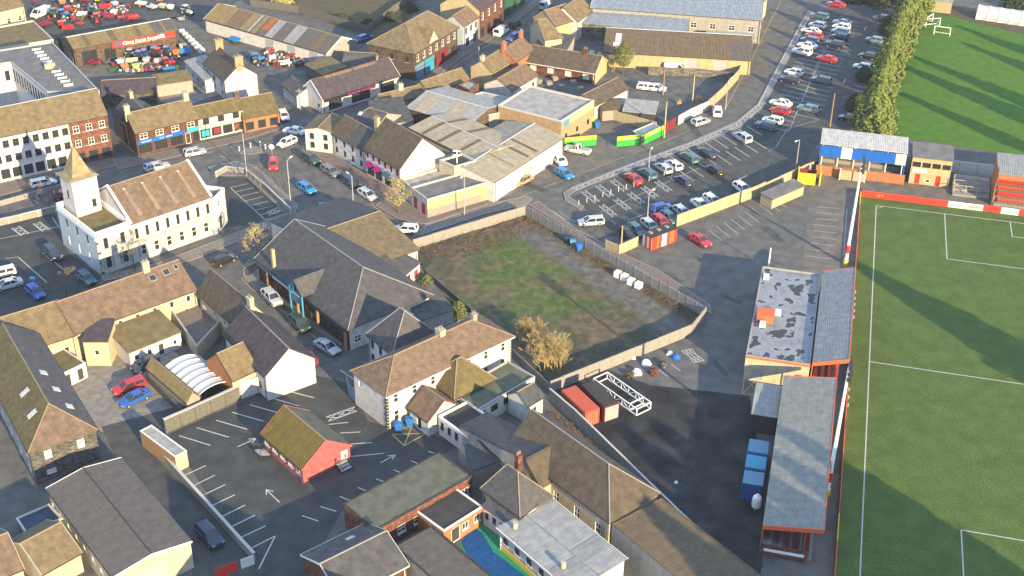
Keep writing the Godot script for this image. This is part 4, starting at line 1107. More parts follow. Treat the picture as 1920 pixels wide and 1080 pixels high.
func make_school() -> void:
	house("classroom", "long flat-roofed classroom with a pale window band facing the school roofs", "classroom", p3(-2.4, -146.47), 10.91, 5.4, 0.7996, 3, 3, {"roof": "flat", "par": 0.2, "rm": "felt_green", "cm": "grey_paint", "win": [[0, "s", 1.2, 1.3, 1.1, 9], [3, "w", 1.1, 1.0, 1.0, 2]]})
	house("classroom", "white corridor block with a row of sash windows and brown skirting", "classroom", p3(-4.21, -137.08), 10.23, 5, -0.8260, 3, 3, {"roof": "flat", "par": 0.25, "rm": "felt_dark", "wm": "render_white", "cm": "white_paint", "win": [[0, "k", 1.0, 0.7, 1.3, 7]]})
	house("school_hall", "long mossy slate school roof running beside the grey boundary wall", "school", p3(8.83, -127.15), 18.67, 8.03, -0.8643, 4.3, 7.76, {"rm": "slate_brown", "wm": "render_cream", "ridge": "ridge_lead", "hip": [0.0, 4.6], "win": [[0, "w", 1.0, 1.0, 1.6, 5]]})
	var w := house("school_hall", "dark slate cross wing with white eaves and brick chimney, joined to the long mossy roof", "school", p3(-0.56, -132.58), 4.6, 13.2, -2.4248, 3.6, 6.2, {"roof": "mono", "rm": "slate_blue", "wm": "render_grey", "ov": 0.1})
	wing(w, p3(4.63, -126.62), 4.6, 2.6, 0.7173, 3.8, 6.2, {"roof": "mono", "rm": "slate_brown", "wm": "render_cream", "ov": 0.3})
	var wl: Vector3 = w.transform.affine_inverse() * p3(1.06, -125.78, 6.2)
	chimney(w, wl, 1.1, "brick_pink", 0.7, 0.7)
	house("gabled_lobby", "small white gabled lobby at the end of the boundary wall", "lobby", p3(2.04, -144.11), 3.12, 3.5, 0.7986, 3, 4.2, {"rm": "slate_blue", "wm": "render_white", "win": [[0, "w", 1.0, 0.8, 1.0, 1]]})
	house("school_hall", "ribbed brown sheet roof running along the boundary wall to the frame bottom", "school", p3(20.2, -113.2), 16.21, 7.86, -0.9182, 3.9, 3.9, {"roof": "flat", "par": 0.02, "rm": "sheet_brown", "wm": "render_grey", "cm": "sheet_brown"})
	house("school_hall", "small slate cross roof with tan hip between the green felt roof and long slate roof", "school", p3(0.91, -123.02), 6.61, 5.2, -0.8101, 3.9, 6.87, {"rm": "slate", "wm": "render_cream", "hip": [1.5, 3.2], "ridge": "ridge_clay"})
	house("classroom", "dark blue lean-to roof between the corridor block and green felt roof", "classroom", p3(-3.46, -130.85), 4.76, 4, 0.5314, 3.2, 3.8, {"roof": "mono", "rm": "slate_blue", "wm": "render_grey"})
	house("classroom", "wide flat green felt roof beside the school car park", "classroom", p3(-12.26, -123.46), 14.89, 6.37, 0.7494, 3.5, 3.5, {"roof": "flat", "par": 0.03, "rm": "felt_green", "wm": "brick_pink", "cm": "felt_dark", "win": [[0, "w", 1.0, 1.2, 1.2, 6]]})
	house("classroom", "low dark flat roof with orange wall above the coloured play area", "classroom", p3(-7.2, -120.9), 6.32, 5, 0.7839, 2.8, 2.8, {"roof": "flat", "par": 0.1, "rm": "felt_dark", "wm": "render_orange", "cm": "white_frame", "win": [[0, "w", 1.0, 1.0, 1.1, 2, 0.4, 1.0], [0, "d", 0.05, 1.4, 2.2, 1, 0.15, 0.45]]})
	house("classroom", "slate roofed brick classroom with one rooflight by the car park entrance", "classroom", p3(-17.61, -111.71), 8.69, 8.26, 0.6766, 3, 4.77, {"rm": "slate", "wm": "brick_red", "ridge": "ridge_lead", "gutter": "white_frame", "ov": 0.4, "fascia": "pale_board", "sk": [[1, 0.62, 0.4, 0.9, 0.6]], "win": [[3, "d", 0.05, 1.4, 2.3, 1, 0.3, 0.7]]})
	house("classroom", "grey ribbed flat roof with a dark kerb above the blue play surface", "classroom", p3(-7.24, -111.33), 11.66, 5.42, -0.8476, 3.1, 3.1, {"roof": "flat", "par": 0.12, "rm": "sheet_dark", "wm": "render_grey", "cm": "felt_dark"})
	var t := house("nursery", "white nursery with a pale ribbed metal roof and yellow skirting", "school", p3(6.08, -114.55), 13.18, 7.73, -0.8862, 3.3, 3.1, {"rm": "sheet_worn", "wm": "render_white", "ridge": "sheet_worn", "gutter": "white_frame", "ov": 0.4, "sheets": [[1, 0.62, 0.8, 0.02, 0.98, "sheet_grey"], [0, 0.7, 0.85, 0.02, 0.98, "sheet_grey"]], "win": [[0, "k", 1.3, 0.9, 1.0, 6]]})
	var bb: AABB = (t.get_node("roof") as MeshInstance3D).mesh.get_aabb()
	var g := geo(); g.box(Vector3(0, 0.35, bb.end.z - 0.32), Vector3(bb.size.x - 1.0, 0.7, 0.06)); part(t, "skirting", g, mats["yellow_paint"])
	for p in [p3(6.2, -110.31, 4), p3(0.74, -116.83, 4)]:
		g = geo(); var q: Vector3 = t.transform.affine_inverse() * p
		g.tube(q - Vector3(0, 0.5, 0), q + Vector3(0, 0.35, 0), 0.3, 0.3, 10); part(t, "roof_vent", g, mats["render_cream"])
	house("nursery", "white nursery end wall with blue windows under the slate cross roof", "school", p3(0.08, -120.97), 5.08, 4, -0.7760, 3, 3.8, {"roof": "mono", "rm": "slate", "win": [[0, "k", 1.2, 0.6, 1.0, 4]]})
	# play surface
	sheet("play_area", [p3(-6.76, -121.11), p3(-3.27, -124.11), p3(1.99, -116.58), p3(6.56, -110.04), p3(-3.21, -109.86)], 0.02, "play_green")
	sheet("play_area", [p3(-6.55, -120.63), p3(-5.23, -121.81), p3(-3.16, -119.74), p3(-1.81, -116.5), p3(1.98, -112.54), p3(3.5, -109.98), p3(-2.9, -109.86)], 0.026, "play_blue")
	sheet("play_area", [p3(-7.26, -120.62), p3(-6.65, -121.4), p3(-5.26, -118.95), p3(-5.75, -118.37)], 0.032, "play_red")

func make_west() -> void:
	# long stone range with the tan roof
	house("stone_range", "long cream house with pinkish tan roof and rooflights facing the courtyard", "house", p3(-57.97, -165.27), 19.19, 9.53, 0.7093, 4.6, 7.46, {"rm": "tile_pink", "wm": "render_cream", "ridge": "ridge_clay", "ch": [[0.45, 0.0, 1.6, "render_cream"]], "sk": [[0, 0.74, 0.72, 0.9, 0.9, "glass"], [0, 0.86, 0.75, 0.9, 0.9, "glass"], [0, 0.95, 0.8, 0.5, 0.7, "glass"]], "win": [[0, "w", 2.9, 0.7, 1.1, 7], [0, "w", 0.8, 0.7, 1.1, 5]]})
	house("stone_range", "lower tan-roofed end of the long cream house, reaching the left frame edge", "house", p3(-71.25, -155.38), 14.86, 10.16, 0.6229, 4.3, 7.35, {"rm": "tile_tan", "wm": "render_cream", "ridge": "ridge_clay", "win": [[0, "w", 1.6, 0.8, 1.1, 5]]})
	house("slate_wing", "brown slate wing turning the street corner with a stepped cream gable", "house", p3(-41.29, -164), 12.47, 4.79, -0.8869, 4.4, 7.59, {"rm": "slate_brown", "wm": "render_cream", "ridge": "ridge_clay", "win": [[0, "w", 2.4, 0.7, 1.0, 4]], "ch": [[0.98, 0.05, 1.0, "render_cream"]]})
	house("extension", "green felt mono-pitch extension with white walls in the courtyard", "extension", p3(-53.56, -158.89), 8.18, 7, 0.7428, 2.6, 3.5, {"roof": "mono", "rm": "felt_olive", "wm": "render_white", "ov": 0.15, "win": [[0, "w", 0.9, 0.8, 1.0, 2, 0.0, 0.5], [0, "d", 0.05, 0.9, 2.0, 1, 0.45, 0.75], [0, "w", 0.9, 0.6, 0.8, 1, 0.75, 1.0]]})
	house("extension", "narrow cream extension with a small purple roof in the courtyard corner", "extension", p3(-59, -156.28), 3.45, 4.5, 0.0235, 4.2, 4.9, {"roof": "mono", "rm": "slate_purple", "wm": "render_cream", "gutter": "white_frame", "win": [[0, "w", 1.8, 0.7, 0.9, 1]]})
	house("store", "low green-roofed store with white doors beside the narrow cream extension", "store", p3(-63.14, -151.41), 4.01, 5.5, 0.8657, 2.5, 2.5, {"roof": "flat", "par": 0.1, "rm": "felt_olive", "wm": "render_white", "win": [[0, "d", 0.05, 1.0, 2.0, 2]]})
	# roofed patio with slabs
	var b := block("patio_block", "walled patio of pale stone slabs between cream wings", "patio", [p3(-51.33, -165.88, 2.4), p3(-47.74, -169.33, 2.4), p3(-42.96, -162.82, 2.4), p3(-45.15, -155.68, 2.4)], 2.4, {"rm": "paving_pink", "wm": "render_cream", "par": 0.7, "cm": "render_cream"})
	b.name = b.name
	# white gabled house on the side street
	house("gabled_house", "white house with a broad blank gable and dark slate roof at the car park mouth", "house", p3(-34.28, -153.53), 12.97, 7.5, -0.9345, 4.2, 7.24, {"rm": "slate_purple", "ridge": "ridge_lead", "wm": "render_white", "win": [[0, "k", 1.0, 0.9, 1.1, 3]]})
	house("gabled_house", "small cream house with an orange gable beside the white polytunnel", "house", p3(-38.76, -149.58), 4.1, 6.17, 0.7766, 3.6, 6.29, {"rm": "tile_tan", "wm": "render_orange", "wms": {0: "render_cream"}, "win": [[0, "w", 1.6, 0.9, 0.9, 1], [0, "k", 0.4, 0.9, 0.9, 1, 0.4, 1.0]]})
	# old house in the lower left with the hipped slate roof
	_old_house()
	# metal shed
	_metal_shed()
	house("stone_barn", "tan-roofed cream outbuilding beside the metal shed in the bottom left corner", "barn", p3(-53.59, -113.15), 4.83, 7.5, 0.8201, 3, 5, {"rm": "tile_tan", "wm": "render_cream", "fascia": "stone_sill"})
	house("stone_barn", "pink-roofed outbuilding cut by the bottom left frame corner", "barn", p3(-58.95, -111.31), 4.29, 8, 0.6498, 3.2, 5.4, {"rm": "tile_pink", "wm": "render_cream", "fascia": "stone_sill"})
	block("flat_roof_shed", "low shed with a wet dark blue roof beside the metal shed", "shed", [p3(-56.86, -116.26, 2.2), p3(-58.84, -118.85, 2.2), p3(-55.72, -121.51, 2.2), p3(-53.27, -118.95, 2.2)], 2.2, {"rm": "navy_paint", "wm": "stone_grey", "par": 0.15})
	# lean-to and polytunnel
	house("lean_to", "tan sheet lean-to beside the white polytunnel", "shed", p3(-46.46, -146.73), 10.86, 2, -0.8281, 2.5, 3.68, {"rm": "sheet_tan", "wm": "weathered_timber", "ov": 0.1})
	_tunnel("polytunnel", "white ribbed polytunnel in the walled yard", p3(-46.85, -152.42), p3(-40.69, -145.9), 7.6, 2.7, 6, true)
	# white steel container by the car park wall
	var cn := house("storage_container", "long white roofed timber store at the car park wall", "container", p3(-44.76, -133.75), 7.84, 1.78, -0.7407, 2.5, 2.5, {"roof": "flat", "par": 0.03, "rm": "sheet_pale", "wm": "timber", "wms": {1: "render_cream"}, "cm": "pale_board"})
	cn.name = cn.name
	# pink classroom cabin
	var t := house("cabin", "pink timber cabin with mossy ribbed roof in the middle of the car park", "cabin", p3(-26.47, -134.59), 9.43, 7.2, -0.8492, 2.4, 5.01, {"rm": "sheet_moss", "rm2": {1: "felt_green"}, "wm": "pink_boards", "ridge": "ridge_clay", "ov": 0.25, "fascia": "pink_boards", "win": [[0, "w", 1.0, 1.1, 0.9, 5], [1, "b", 0.1, 1.0, 1.9, 1, 0.75, 1.0]]})
	var bb: AABB = (t.get_node("roof") as MeshInstance3D).mesh.get_aabb()
	_steps("cabin_steps", "dark metal steps at the pink cabin's end door", t.transform * Vector3(bb.end.x + 0.9, 0, -bb.size.z * 0.25), t.rotation.y)
	_steps("cabin_steps", "dark metal ramp steps on the far left side of the pink cabin", t.transform * Vector3(-bb.size.x * 0.35, 0, bb.end.z + 0.7), t.rotation.y + PI / 2)

func _steps(called: String, label: String, at: Vector3, yaw: float) -> void:
	var s := thing(called, label, "steps", at, yaw)
	for i in 3:
		var g := geo(); g.box(Vector3(-0.5 + i * 0.45, 0.75 - i * 0.22, 0), Vector3(0.45, 0.06, 1.5)); part(s, "tread", g, mats["grey_paint"])
	for z in [-0.75, 0.75]:
		var g := geo(); g.bar(Vector3(-0.7, 1.7, z), Vector3(0.9, 0.95, z), 0.06); g.bar(Vector3(-0.7, 0, z), Vector3(-0.7, 1.7, z), 0.06); g.bar(Vector3(0.9, 0, z), Vector3(0.9, 0.95, z), 0.06)
		part(s, "handrail", g, mats["dark_frame"])

func _old_house() -> void:
	# ridge runs away from the camera; hip towards it
	house("old_house", "tall stone house with a mossy hipped roof and rooflights at the left edge", "house", p3(-63.34, -141.06), 26.47, 8.27, -0.9904, 5.4, 8.11, {"rm": "tile_moss", "rm2": {1: "slate", 3: "tile_pink"}, "wm": "render_grey", "wms": {1: "stone_grey"}, "hip": [0.0, 4.5], "ridge": "ridge_clay", "sk": [[0, 0.62, 0.6, 0.7, 1.3], [0, 0.8, 0.5, 0.7, 1.3], [1, 0.5, 0.6, 0.9, 0.9], [1, 0.66, 0.5, 0.9, 0.9], [1, 0.82, 0.4, 0.9, 0.9]], "win": [[0, "w", 3.2, 0.8, 1.2, 6], [0, "w", 0.8, 0.8, 1.2, 6], [1, "b", 3.3, 0.9, 1.3, 2], [1, "b", 0.9, 1.2, 0.8, 1, 0.0, 0.5]]})

func _metal_shed() -> void:
	house("metal_shed", "large grey-brown ribbed metal shed with a lit cream gable", "shed", p3(-46.2, -117.67), 18.99, 9.37, -0.8944, 4, 4.75, {"rm": "sheet_dark", "wm": "render_cream", "ridge": "dark_frame", "fascia": "white_paint", "ov": 0.15, "win": [[1, "g", 0.05, 3.2, 3.0, 1], [0, "b", 1.6, 1.2, 0.8, 8]]})

func _tunnel(called: String, label: String, a: Vector3, b: Vector3, w: float, h: float, n: int, open_end := false) -> void:
	var t := thing(called, label, "polytunnel", a, atan2(-(b - a).z, (b - a).x))
	var L := (b - a).length()
	var k := 12
	for i in n:
		var g := geo()
		var x0 := L * i / n; var x1 := L * (i + 1) / n
		for j in k:
			var p := PI * j / k; var q := PI * (j + 1) / k
			var f := func(x: float, an: float) -> Vector3: return Vector3(x, h * sin(an), w / 2 * cos(an))
			var sag := 0.06
			var xm := (x0 + x1) / 2
			var m0: Vector3 = f.call(xm, p) * Vector3(1, 1 - sag * 0.5, 1 - sag); var m1: Vector3 = f.call(xm, q) * Vector3(1, 1 - sag * 0.5, 1 - sag)
			g.quad(f.call(x0, p), f.call(x0 , p) + (m0 - f.call(x0, p)), m1, f.call(x0, q))
			g.quad(m0, f.call(x1, p), f.call(x1, q), m1)
		part(t, "cover", g, mats["tunnel_plastic"])
	for i in n + 1:
		var g := geo(); var x := L * i / n
		for j in k:
			var p := PI * j / k; var q := PI * (j + 1) / k
			g.bar(Vector3(x, (h + 0.03) * sin(p), (w / 2 + 0.03) * cos(p)), Vector3(x, (h + 0.03) * sin(q), (w / 2 + 0.03) * cos(q)), 0.09)
		part(t, "hoop", g, mats["white_frame"])
	for x in ([0.0] if open_end else [0.0, L]):
		var g := geo()
		for j in k: g.tri(Vector3(x, 0, 0), Vector3(x, h * sin(PI * j / k), w / 2 * cos(PI * j / k)), Vector3(x, h * sin(PI * (j + 1) / k), w / 2 * cos(PI * (j + 1) / k)))
		part(t, "end_wall", g, mats["tunnel_plastic"])

func make_north_west() -> void:
	# office block with the grey roof and its street front
	var t := house("office_block", "three-storey office block with tan roof, red brick and white front", "office", p3(-88.11, -219.85), 24.63, 9.41, 0.5647, 8.8, 12.1, {"rm": "tile_tan", "wm": "render_white", "ridge": "grey_paint", "ov": 0.3, "win": [[0, "k", 6.4, 1.1, 1.4, 14], [0, "k", 3.6, 1.1, 1.4, 14], [0, "s", 0.5, 1.6, 1.9, 12], [1, "k", 6.4, 1.0, 1.4, 2], [1, "k", 3.6, 1.0, 1.4, 2]]})
	var bb: AABB = (t.get_node("roof") as MeshInstance3D).mesh.get_aabb()
	var L := bb.size.x - 0.24; var W := bb.size.z - 0.6
	local_wing(t, Vector3(L * 0.355, 0, 0.04), 0, L * 0.29, W + 0.14, 8.75, 8.75, {"roof": "flat", "par": 0.02, "wm": "brick_pink", "win": [[0, "w", 6.4, 1.1, 1.4, 3], [0, "w", 3.6, 1.1, 1.4, 3], [0, "s", 0.5, 1.6, 1.9, 3]]})
	block("office_block", "grey flat metal roofed rear wing of the office block round a courtyard", "office", [p3(-78.47, -230.11, 10.2), p3(-95.23, -255.44, 10.2), p3(-112.17, -245.9, 10.2), p3(-109.68, -239.21, 10.2), p3(-99.86, -244.04, 10.2), p3(-88.09, -229.28, 10.2)], 10.2, {"rm": "felt_grey", "wm": "render_white", "cm": "grey_paint", "par": 0.25, "win": [[Vector2(0.2, 0.98), "k", 6.5, 0.9, 2.0, -2.0], [Vector2(-0.6, 0.8), "k", 6.5, 0.7, 2.4, -1.4], [Vector2(-0.9, 0.5), "k", 6.5, 0.7, 2.4, -1.4]]})
	for i in 12:
		if i == 6: continue
		var p: Vector3 = p3(-97.04, -251.14, 10.2).lerp(p3(-85.18, -233.02, 10.2), i / 11.0)
		var s := thing("roof_light", "%s small raised rooflight along the grey office roof%s" % [["first", "second", "third", "fourth", "fifth", "sixth", "", "seventh", "eighth", "ninth", "tenth", "last"][i], ", counted from the far end"], "rooflight", p - Vector3(0, 0.25, 0), 0.35, "rooflights on the office roof")
		var g := geo(); g.box(Vector3(0, 0.25, 0), Vector3(1.7, 0.5, 0.7)); part(s, "kerb", g, mats["pale_board"])
		g = geo(); g.box(Vector3(0, 0.52, 0), Vector3(1.5, 0.05, 0.55)); part(s, "pane", g, mats["glass"])
	var u := thing("roof_plant", "pale boxy plant unit between rooflights on the grey office roof", "plant unit", p3(-91.43, -241.58, 9.95))
	var pg := geo(); pg.box(Vector3(0, 0.5, 0), Vector3(1.4, 1.0, 1.2)); part(u, "casing", pg, mats["render_cream"])
	pg = geo(); pg.tube(Vector3(0, 1.0, 0), Vector3(0, 1.25, 0), 0.4, 0.4, 10); part(u, "fan", pg, mats["grey_paint"])
	# farm supplies shed with its red sign
	t = house("farm_shop", "long shed with tan sheet roof and a red sign above stacked machinery", "shop", p3(-87.64, -276.61), 23.15, 7.96, 0.5735, 4.3, 5.44, {"rm": "sheet_tan", "wm": "brick_brown", "ov": 0.3, "ridge": "galvanised", "win": [[0, "s", 0.05, 3.4, 3.2, 1, 0.03, 0.25], [0, "s", 0.05, 2.6, 3.0, 1, 0.25, 0.42]], "sheets": [[0, 0.13, 0.17, 0.02, 0.98, "sheet_brown"], [0, 0.37, 0.42, 0.02, 0.98, "sheet_brown"], [0, 0.62, 0.66, 0.02, 0.98, "sheet_brown"], [0, 0.78, 0.88, 0.02, 0.98, "sheet_dark"], [0, 0.9, 0.995, 0.02, 0.98, "sheet_dark"]]})
	bb = (t.get_node("roof") as MeshInstance3D).mesh.get_aabb()
	L = bb.size.x - 0.24; W = bb.size.z - 0.6
	var sb := sign_board(t, Transform3D(Basis.IDENTITY, Vector3(L * 0.165, 3.55, W / 2 + 0.42)), L * 0.62, 1.3, "red_paint", "Clare Farm Supplies", "white_paint", 0.75)
	strokes(sb, -0.8, 4.2, -0.48, 0.2, "white_paint")
	var lg := geo(); lg.box(Vector3(-L * 0.24, 0.1, 0.1), Vector3(1.6, 0.5, 0.04)); part(sb, "sign_panel", lg, mats["royal_blue"])
	lg = geo(); lg.box(Vector3(L * 0.18, 0.1, 0.1), Vector3(0.7, 0.8, 0.04)); part(sb, "sign_panel", lg, mats["white_paint"])
	house("corner_house", "cream house cut by the top left corner of the frame", "house", p3(-121.64, -293.24), 10.84, 9, 0.7756, 4.4, 6.6, {"rm": "tile_tan", "wm": "render_cream", "win": [[0, "w", 1.0, 0.9, 1.2, 4]]})
	block("flat_roof_shed", "broad brown-grey flat roof behind the grey office roof", "shed", [p3(-122.45, -279.12, 3.2), p3(-110.48, -287.21, 3.2), p3(-102.15, -275.17, 3.2), p3(-117.78, -266.21, 3.2)], 3.2, {"rm": "felt_olive", "wm": "render_grey", "par": 0.3})
	# terrace of shops
	t = house("shop", "brick shop with a royal blue sign board and tan roof", "shop", p3(-67.6, -229.58), 12.48, 6.99, 0.6115, 4.8, 7.34, {"rm": "tile_tan", "wm": "brick_red", "ch": [[-0.97, 0.0, 1.5, "render_cream"], [0.9, 0.0, 1.5, "render_cream"]], "ridge": "ridge_clay", "win": [[0, "w", 3.2, 1.5, 1.15, 4], [0, "s", 0.3, 2.6, 1.9, 3, 0.0, 0.75], [0, "d", 0.05, 1.0, 2.2, 1, 0.76, 0.86], [0, "s", 0.1, 1.2, 2.2, 1, 0.86, 1.0]]})
	L = 11.9; bb = (t.get_node("roof") as MeshInstance3D).mesh.get_aabb(); L = bb.size.x - 0.24; W = bb.size.z - 0.5
	sb = sign_board(t, Transform3D(Basis.IDENTITY, Vector3(-L * 0.11, 2.65, W / 2 + 0.06)), L * 0.74, 0.75, "royal_blue")
	strokes(sb, -L * 0.24, L * 0.14, 0.0, 0.3, "white_paint"); strokes(sb, L * 0.12, L * 0.1, 0.0, 0.3, "white_paint")
	for q in [-0.25, 0.25]:
		var og := geo(); og.tube(Vector3(q, 0, 0.08), Vector3(q, 0, 0.12), 0.26, 0.26, 14); part(sb, "emblem", og, mats["steel_blue"])
	sign_board(t, Transform3D(Basis.IDENTITY, Vector3(L * 0.4, 2.75, W / 2 + 0.06)), L * 0.2, 0.9, "cyan_paint")
	t = house("shop", "white shop with black windows between the blue-signed shop and orange shop", "shop", p3(-57.82, -234.7), 9.08, 4.21, 0.5604, 4.6, 6.13, {"rm": "tile_moss", "wm": "render_white", "ridge": "ridge_clay", "ch": [[0.95, 0.0, 1.0, "brick_brown"]], "win": [[0, "k", 3.0, 1.3, 1.35, 3], [0, "s", 0.3, 2.0, 1.8, 4]]})
	bb = (t.get_node("roof") as MeshInstance3D).mesh.get_aabb()
	sign_board(t, Transform3D(Basis.IDENTITY, Vector3(0, 2.5, bb.end.z - 0.2)), bb.size.x - 0.6, 0.6, "grey_paint")
	for q in [[-0.36, "cyan_paint"], [-0.1, "maroon_paint"], [0.3, "brick_pink"]]:
		var g := geo(); g.box(Vector3(q[0] * bb.size.x, 1.2, bb.end.z - 0.3), Vector3(1.5, 1.2, 0.04)); part(t, "window_display", g, mats[q[1]])
	t = house("shop", "low orange shop with lit windows and an olive roof on the corner", "shop", p3(-51.29, -239.17), 7.3, 7.43, 0.5076, 3.1, 5.61, {"rm": "tile_moss", "wm": "render_orange", "ridge": "ridge_clay", "win": [[0, "s", 0.4, 1.6, 1.7, 3], [1, "w", 0.9, 0.9, 1.1, 2]]})
	house("rear_return", "dark slate rear return with grey side wall behind the blue-signed shop", "house", p3(-72.48, -231.91), 7.98, 7, -0.9737, 4.6, 7.2, {"rm": "slate", "wm": "render_grey", "ch": [[-0.6, 0.0, 1.2, "render_cream"]], "win": [[0, "k", 2.9, 0.8, 1.1, 1]]})
	house("white_house", "white house with a broad white gable and two brick chimneys", "house", p3(-59.4, -256.58), 11.87, 7.02, -1.0080, 4.4, 7.27, {"rm": "slate_brown", "wm": "render_white", "ridge": "ridge_clay", "big": true, "ch": [[-0.93, 0.0, 1.6, "render_sand"], [0.93, 0.0, 1.6, "render_sand"]], "win": [[0, "k", 2.6, 0.7, 1.0, 3], [0, "k", 0.7, 0.7, 1.0, 3]]})
	house("outbuilding", "low white outbuilding with grey lean-to roof left of the white gabled house", "outbuilding", p3(-65.52, -260.14), 12.32, 4.5, -1.0236, 2.8, 3.4, {"roof": "mono", "rm": "sheet_grey", "wm": "render_blue", "win": [[0, "k", 0.9, 0.7, 0.9, 4]]})
	house("slate_shed", "long dark slate shed behind the machinery yard", "shed", p3(-78.87, -250.15), 10.69, 7.5, 0.1887, 2.8, 4.3, {"rm": "slate_purple", "wm": "stone_grey"})
	house("slate_shed", "short green-brown roofed shed at the end of the dark slate shed", "shed", p3(-71.24, -254.66), 7.37, 4, 0.4338, 2.6, 3.3, {"roof": "mono", "rm": "felt_olive", "wm": "render_grey"})
	# long shed with coloured sheets
	house("long_shed", "long shed with tan and patchwork coloured roof sheets and white front", "shed", p3(-53.58, -283.77), 37.23, 10.17, -0.5931, 3, 5.26, {"rm": "sheet_dark", "wm": "render_white", "wms": {1: "render_grey"}, "fascia": "white_paint", "ov": 0.2, "sheets": [[0, 0.0, 0.18, 0.02, 0.98, "sheet_tan"], [0, 0.19, 0.29, 0.02, 0.98, "tile_pink"], [0, 0.3, 0.36, 0.02, 0.98, "sheet_tan"], [0, 0.365, 0.385, 0.02, 0.98, "sheet_pale"], [0, 0.4, 0.43, 0.02, 0.98, "sheet_tan"], [0, 0.45, 0.5, 0.3, 0.98, "sheet_orange"], [0, 0.51, 0.57, 0.02, 0.98, "sheet_grey"], [0, 0.66, 0.74, 0.02, 0.98, "sheet_grey"], [0, 0.86, 0.91, 0.02, 0.98, "sheet_brown"]], "win": [[0, "g", 0.05, 2.6, 2.4, 3, 0.45, 0.98]]})
	house("store_shed", "square shed with a flat mossy green roof near the patchwork shed", "shed", p3(-40.22, -262.74), 7.47, 6, -0.9005, 2.6, 3, {"roof": "mono", "rm": "felt_olive", "wm": "panel_dark"})
	house("slate_shed", "small slate shed with white wall beside the big tan-roofed building", "shed", p3(-33.1, -266.18), 7, 7.09, -0.1398, 2.6, 4.48, {"rm": "slate", "wm": "render_blue", "win": [[0, "w", 0.9, 0.8, 0.9, 2]]})
	# magenta sign shop
	t = house("shop", "dark-roofed corner shop with a black fascia and magenta sign", "shop", p3(-33.8, -252.98), 19.31, 7.17, 0.7317, 3.3, 6.1, {"rm": "slate_purple", "wm": "render_white", "ridge": "brick_pink", "fascia": "white_paint", "ov": 0.3, "sheets": [[0, 0.16, 0.5, 0.86, 0.99, "tile_pink"], [0, 0.52, 0.82, 0.86, 0.99, "tile_pink"]], "win": [[0, "s", 0.3, 3.2, 2.0, 1, 0.02, 0.3], [0, "s", 0.3, 4.6, 2.0, 1, 0.32, 0.66], [0, "s", 0.3, 3.6, 2.3, 1, 0.7, 0.98], [3, "k", 0.9, 0.7, 0.9, 1, 0.6, 1.0]]})
	bb = (t.get_node("roof") as MeshInstance3D).mesh.get_aabb(); L = bb.size.x - 0.24; W = bb.size.z - 0.6
	sb = sign_board(t, Transform3D(Basis.IDENTITY, Vector3(-0.02 * L, 2.75, W / 2 + 0.36)), L * 0.38, 0.75, "black_paint")
	strokes(sb, -L * 0.09, L * 0.17, 0.0, 0.45, "magenta_paint"); strokes(sb, L * 0.09, L * 0.16, 0.0, 0.45, "magenta_paint")
	sign_board(t, Transform3D(Basis.IDENTITY, Vector3(-0.35 * L, 2.75, W / 2 + 0.36)), L * 0.26, 0.6, "black_paint")
	house("shop_annexe", "slate annexe with small windows behind the magenta-signed shop", "shop", p3(-44.14, -250.8), 7.23, 4.8, -0.9883, 2.7, 3.87, {"rm": "slate", "wm": "render_blue", "win": [[0, "w", 0.8, 0.6, 0.8, 5]]})
	# big tan hipped building
	t = house("shop_building", "large tan-roofed brick building with blue shopfronts on the main street", "shop", p3(-22.16, -272.55), 17.93, 11.45, 1.0870, 6.4, 9.89, {"rm": "tile_tan", "wm": "brick_brown", "ridge": "ridge_clay", "hip": [6.0, 3.0], "ov": 0.4, "win": [[0, "w", 4.0, 0.9, 1.5, 7], [0, "s", 0.3, 2.0, 2.1, 5], [3, "k", 3.8, 0.8, 1.2, 3]]})
	bb = (t.get_node("roof") as MeshInstance3D).mesh.get_aabb(); L = bb.size.x - 0.8; W = bb.size.z - 0.8
	for q in [[-0.4, 0.2, "steel_blue"], [-0.17, 0.22, "sky_blue"], [0.12, 0.3, "maroon_paint"]]:
		sign_board(t, Transform3D(Basis.IDENTITY, Vector3(q[0] * L, 2.85, W / 2 + 0.02)), q[1] * L, 0.8, q[2])
		var g := geo(); g.box(Vector3(q[0] * L, 1.2, W / 2 + 0.06), Vector3(q[1] * L * 0.9, 2.2, 0.08)); part(t, "shutter", g, mats[q[2]])
	_gablet(t, Vector3(-L * 0.08, 6.4, W / 2 + 0.2), 4.4, 2.6, 4.0)

func _gablet(t: Node3D, at: Vector3, w: float, h: float, d: float) -> void:
	var g := geo()
	g.tri(at + Vector3(-w / 2, -0.2, 0), at + Vector3(w / 2, -0.2, 0), at + Vector3(0, h, 0))
	part(t, "gablet_wall", g, mats["render_cream"])
	g = geo()
	var b := Vector3(0, 0, -d); var tp := at + Vector3(0, h + 0.05, 0.15); var l := at + Vector3(-w / 2 - 0.2, -0.25, 0.15); var r := at + Vector3(w / 2 + 0.2, -0.25, 0.15)
	g.quad(l, tp, tp + b, l + b); g.quad(tp, r, r + b, tp + b)
	part(t, "gablet_roof", g, mats["tile_tan"])

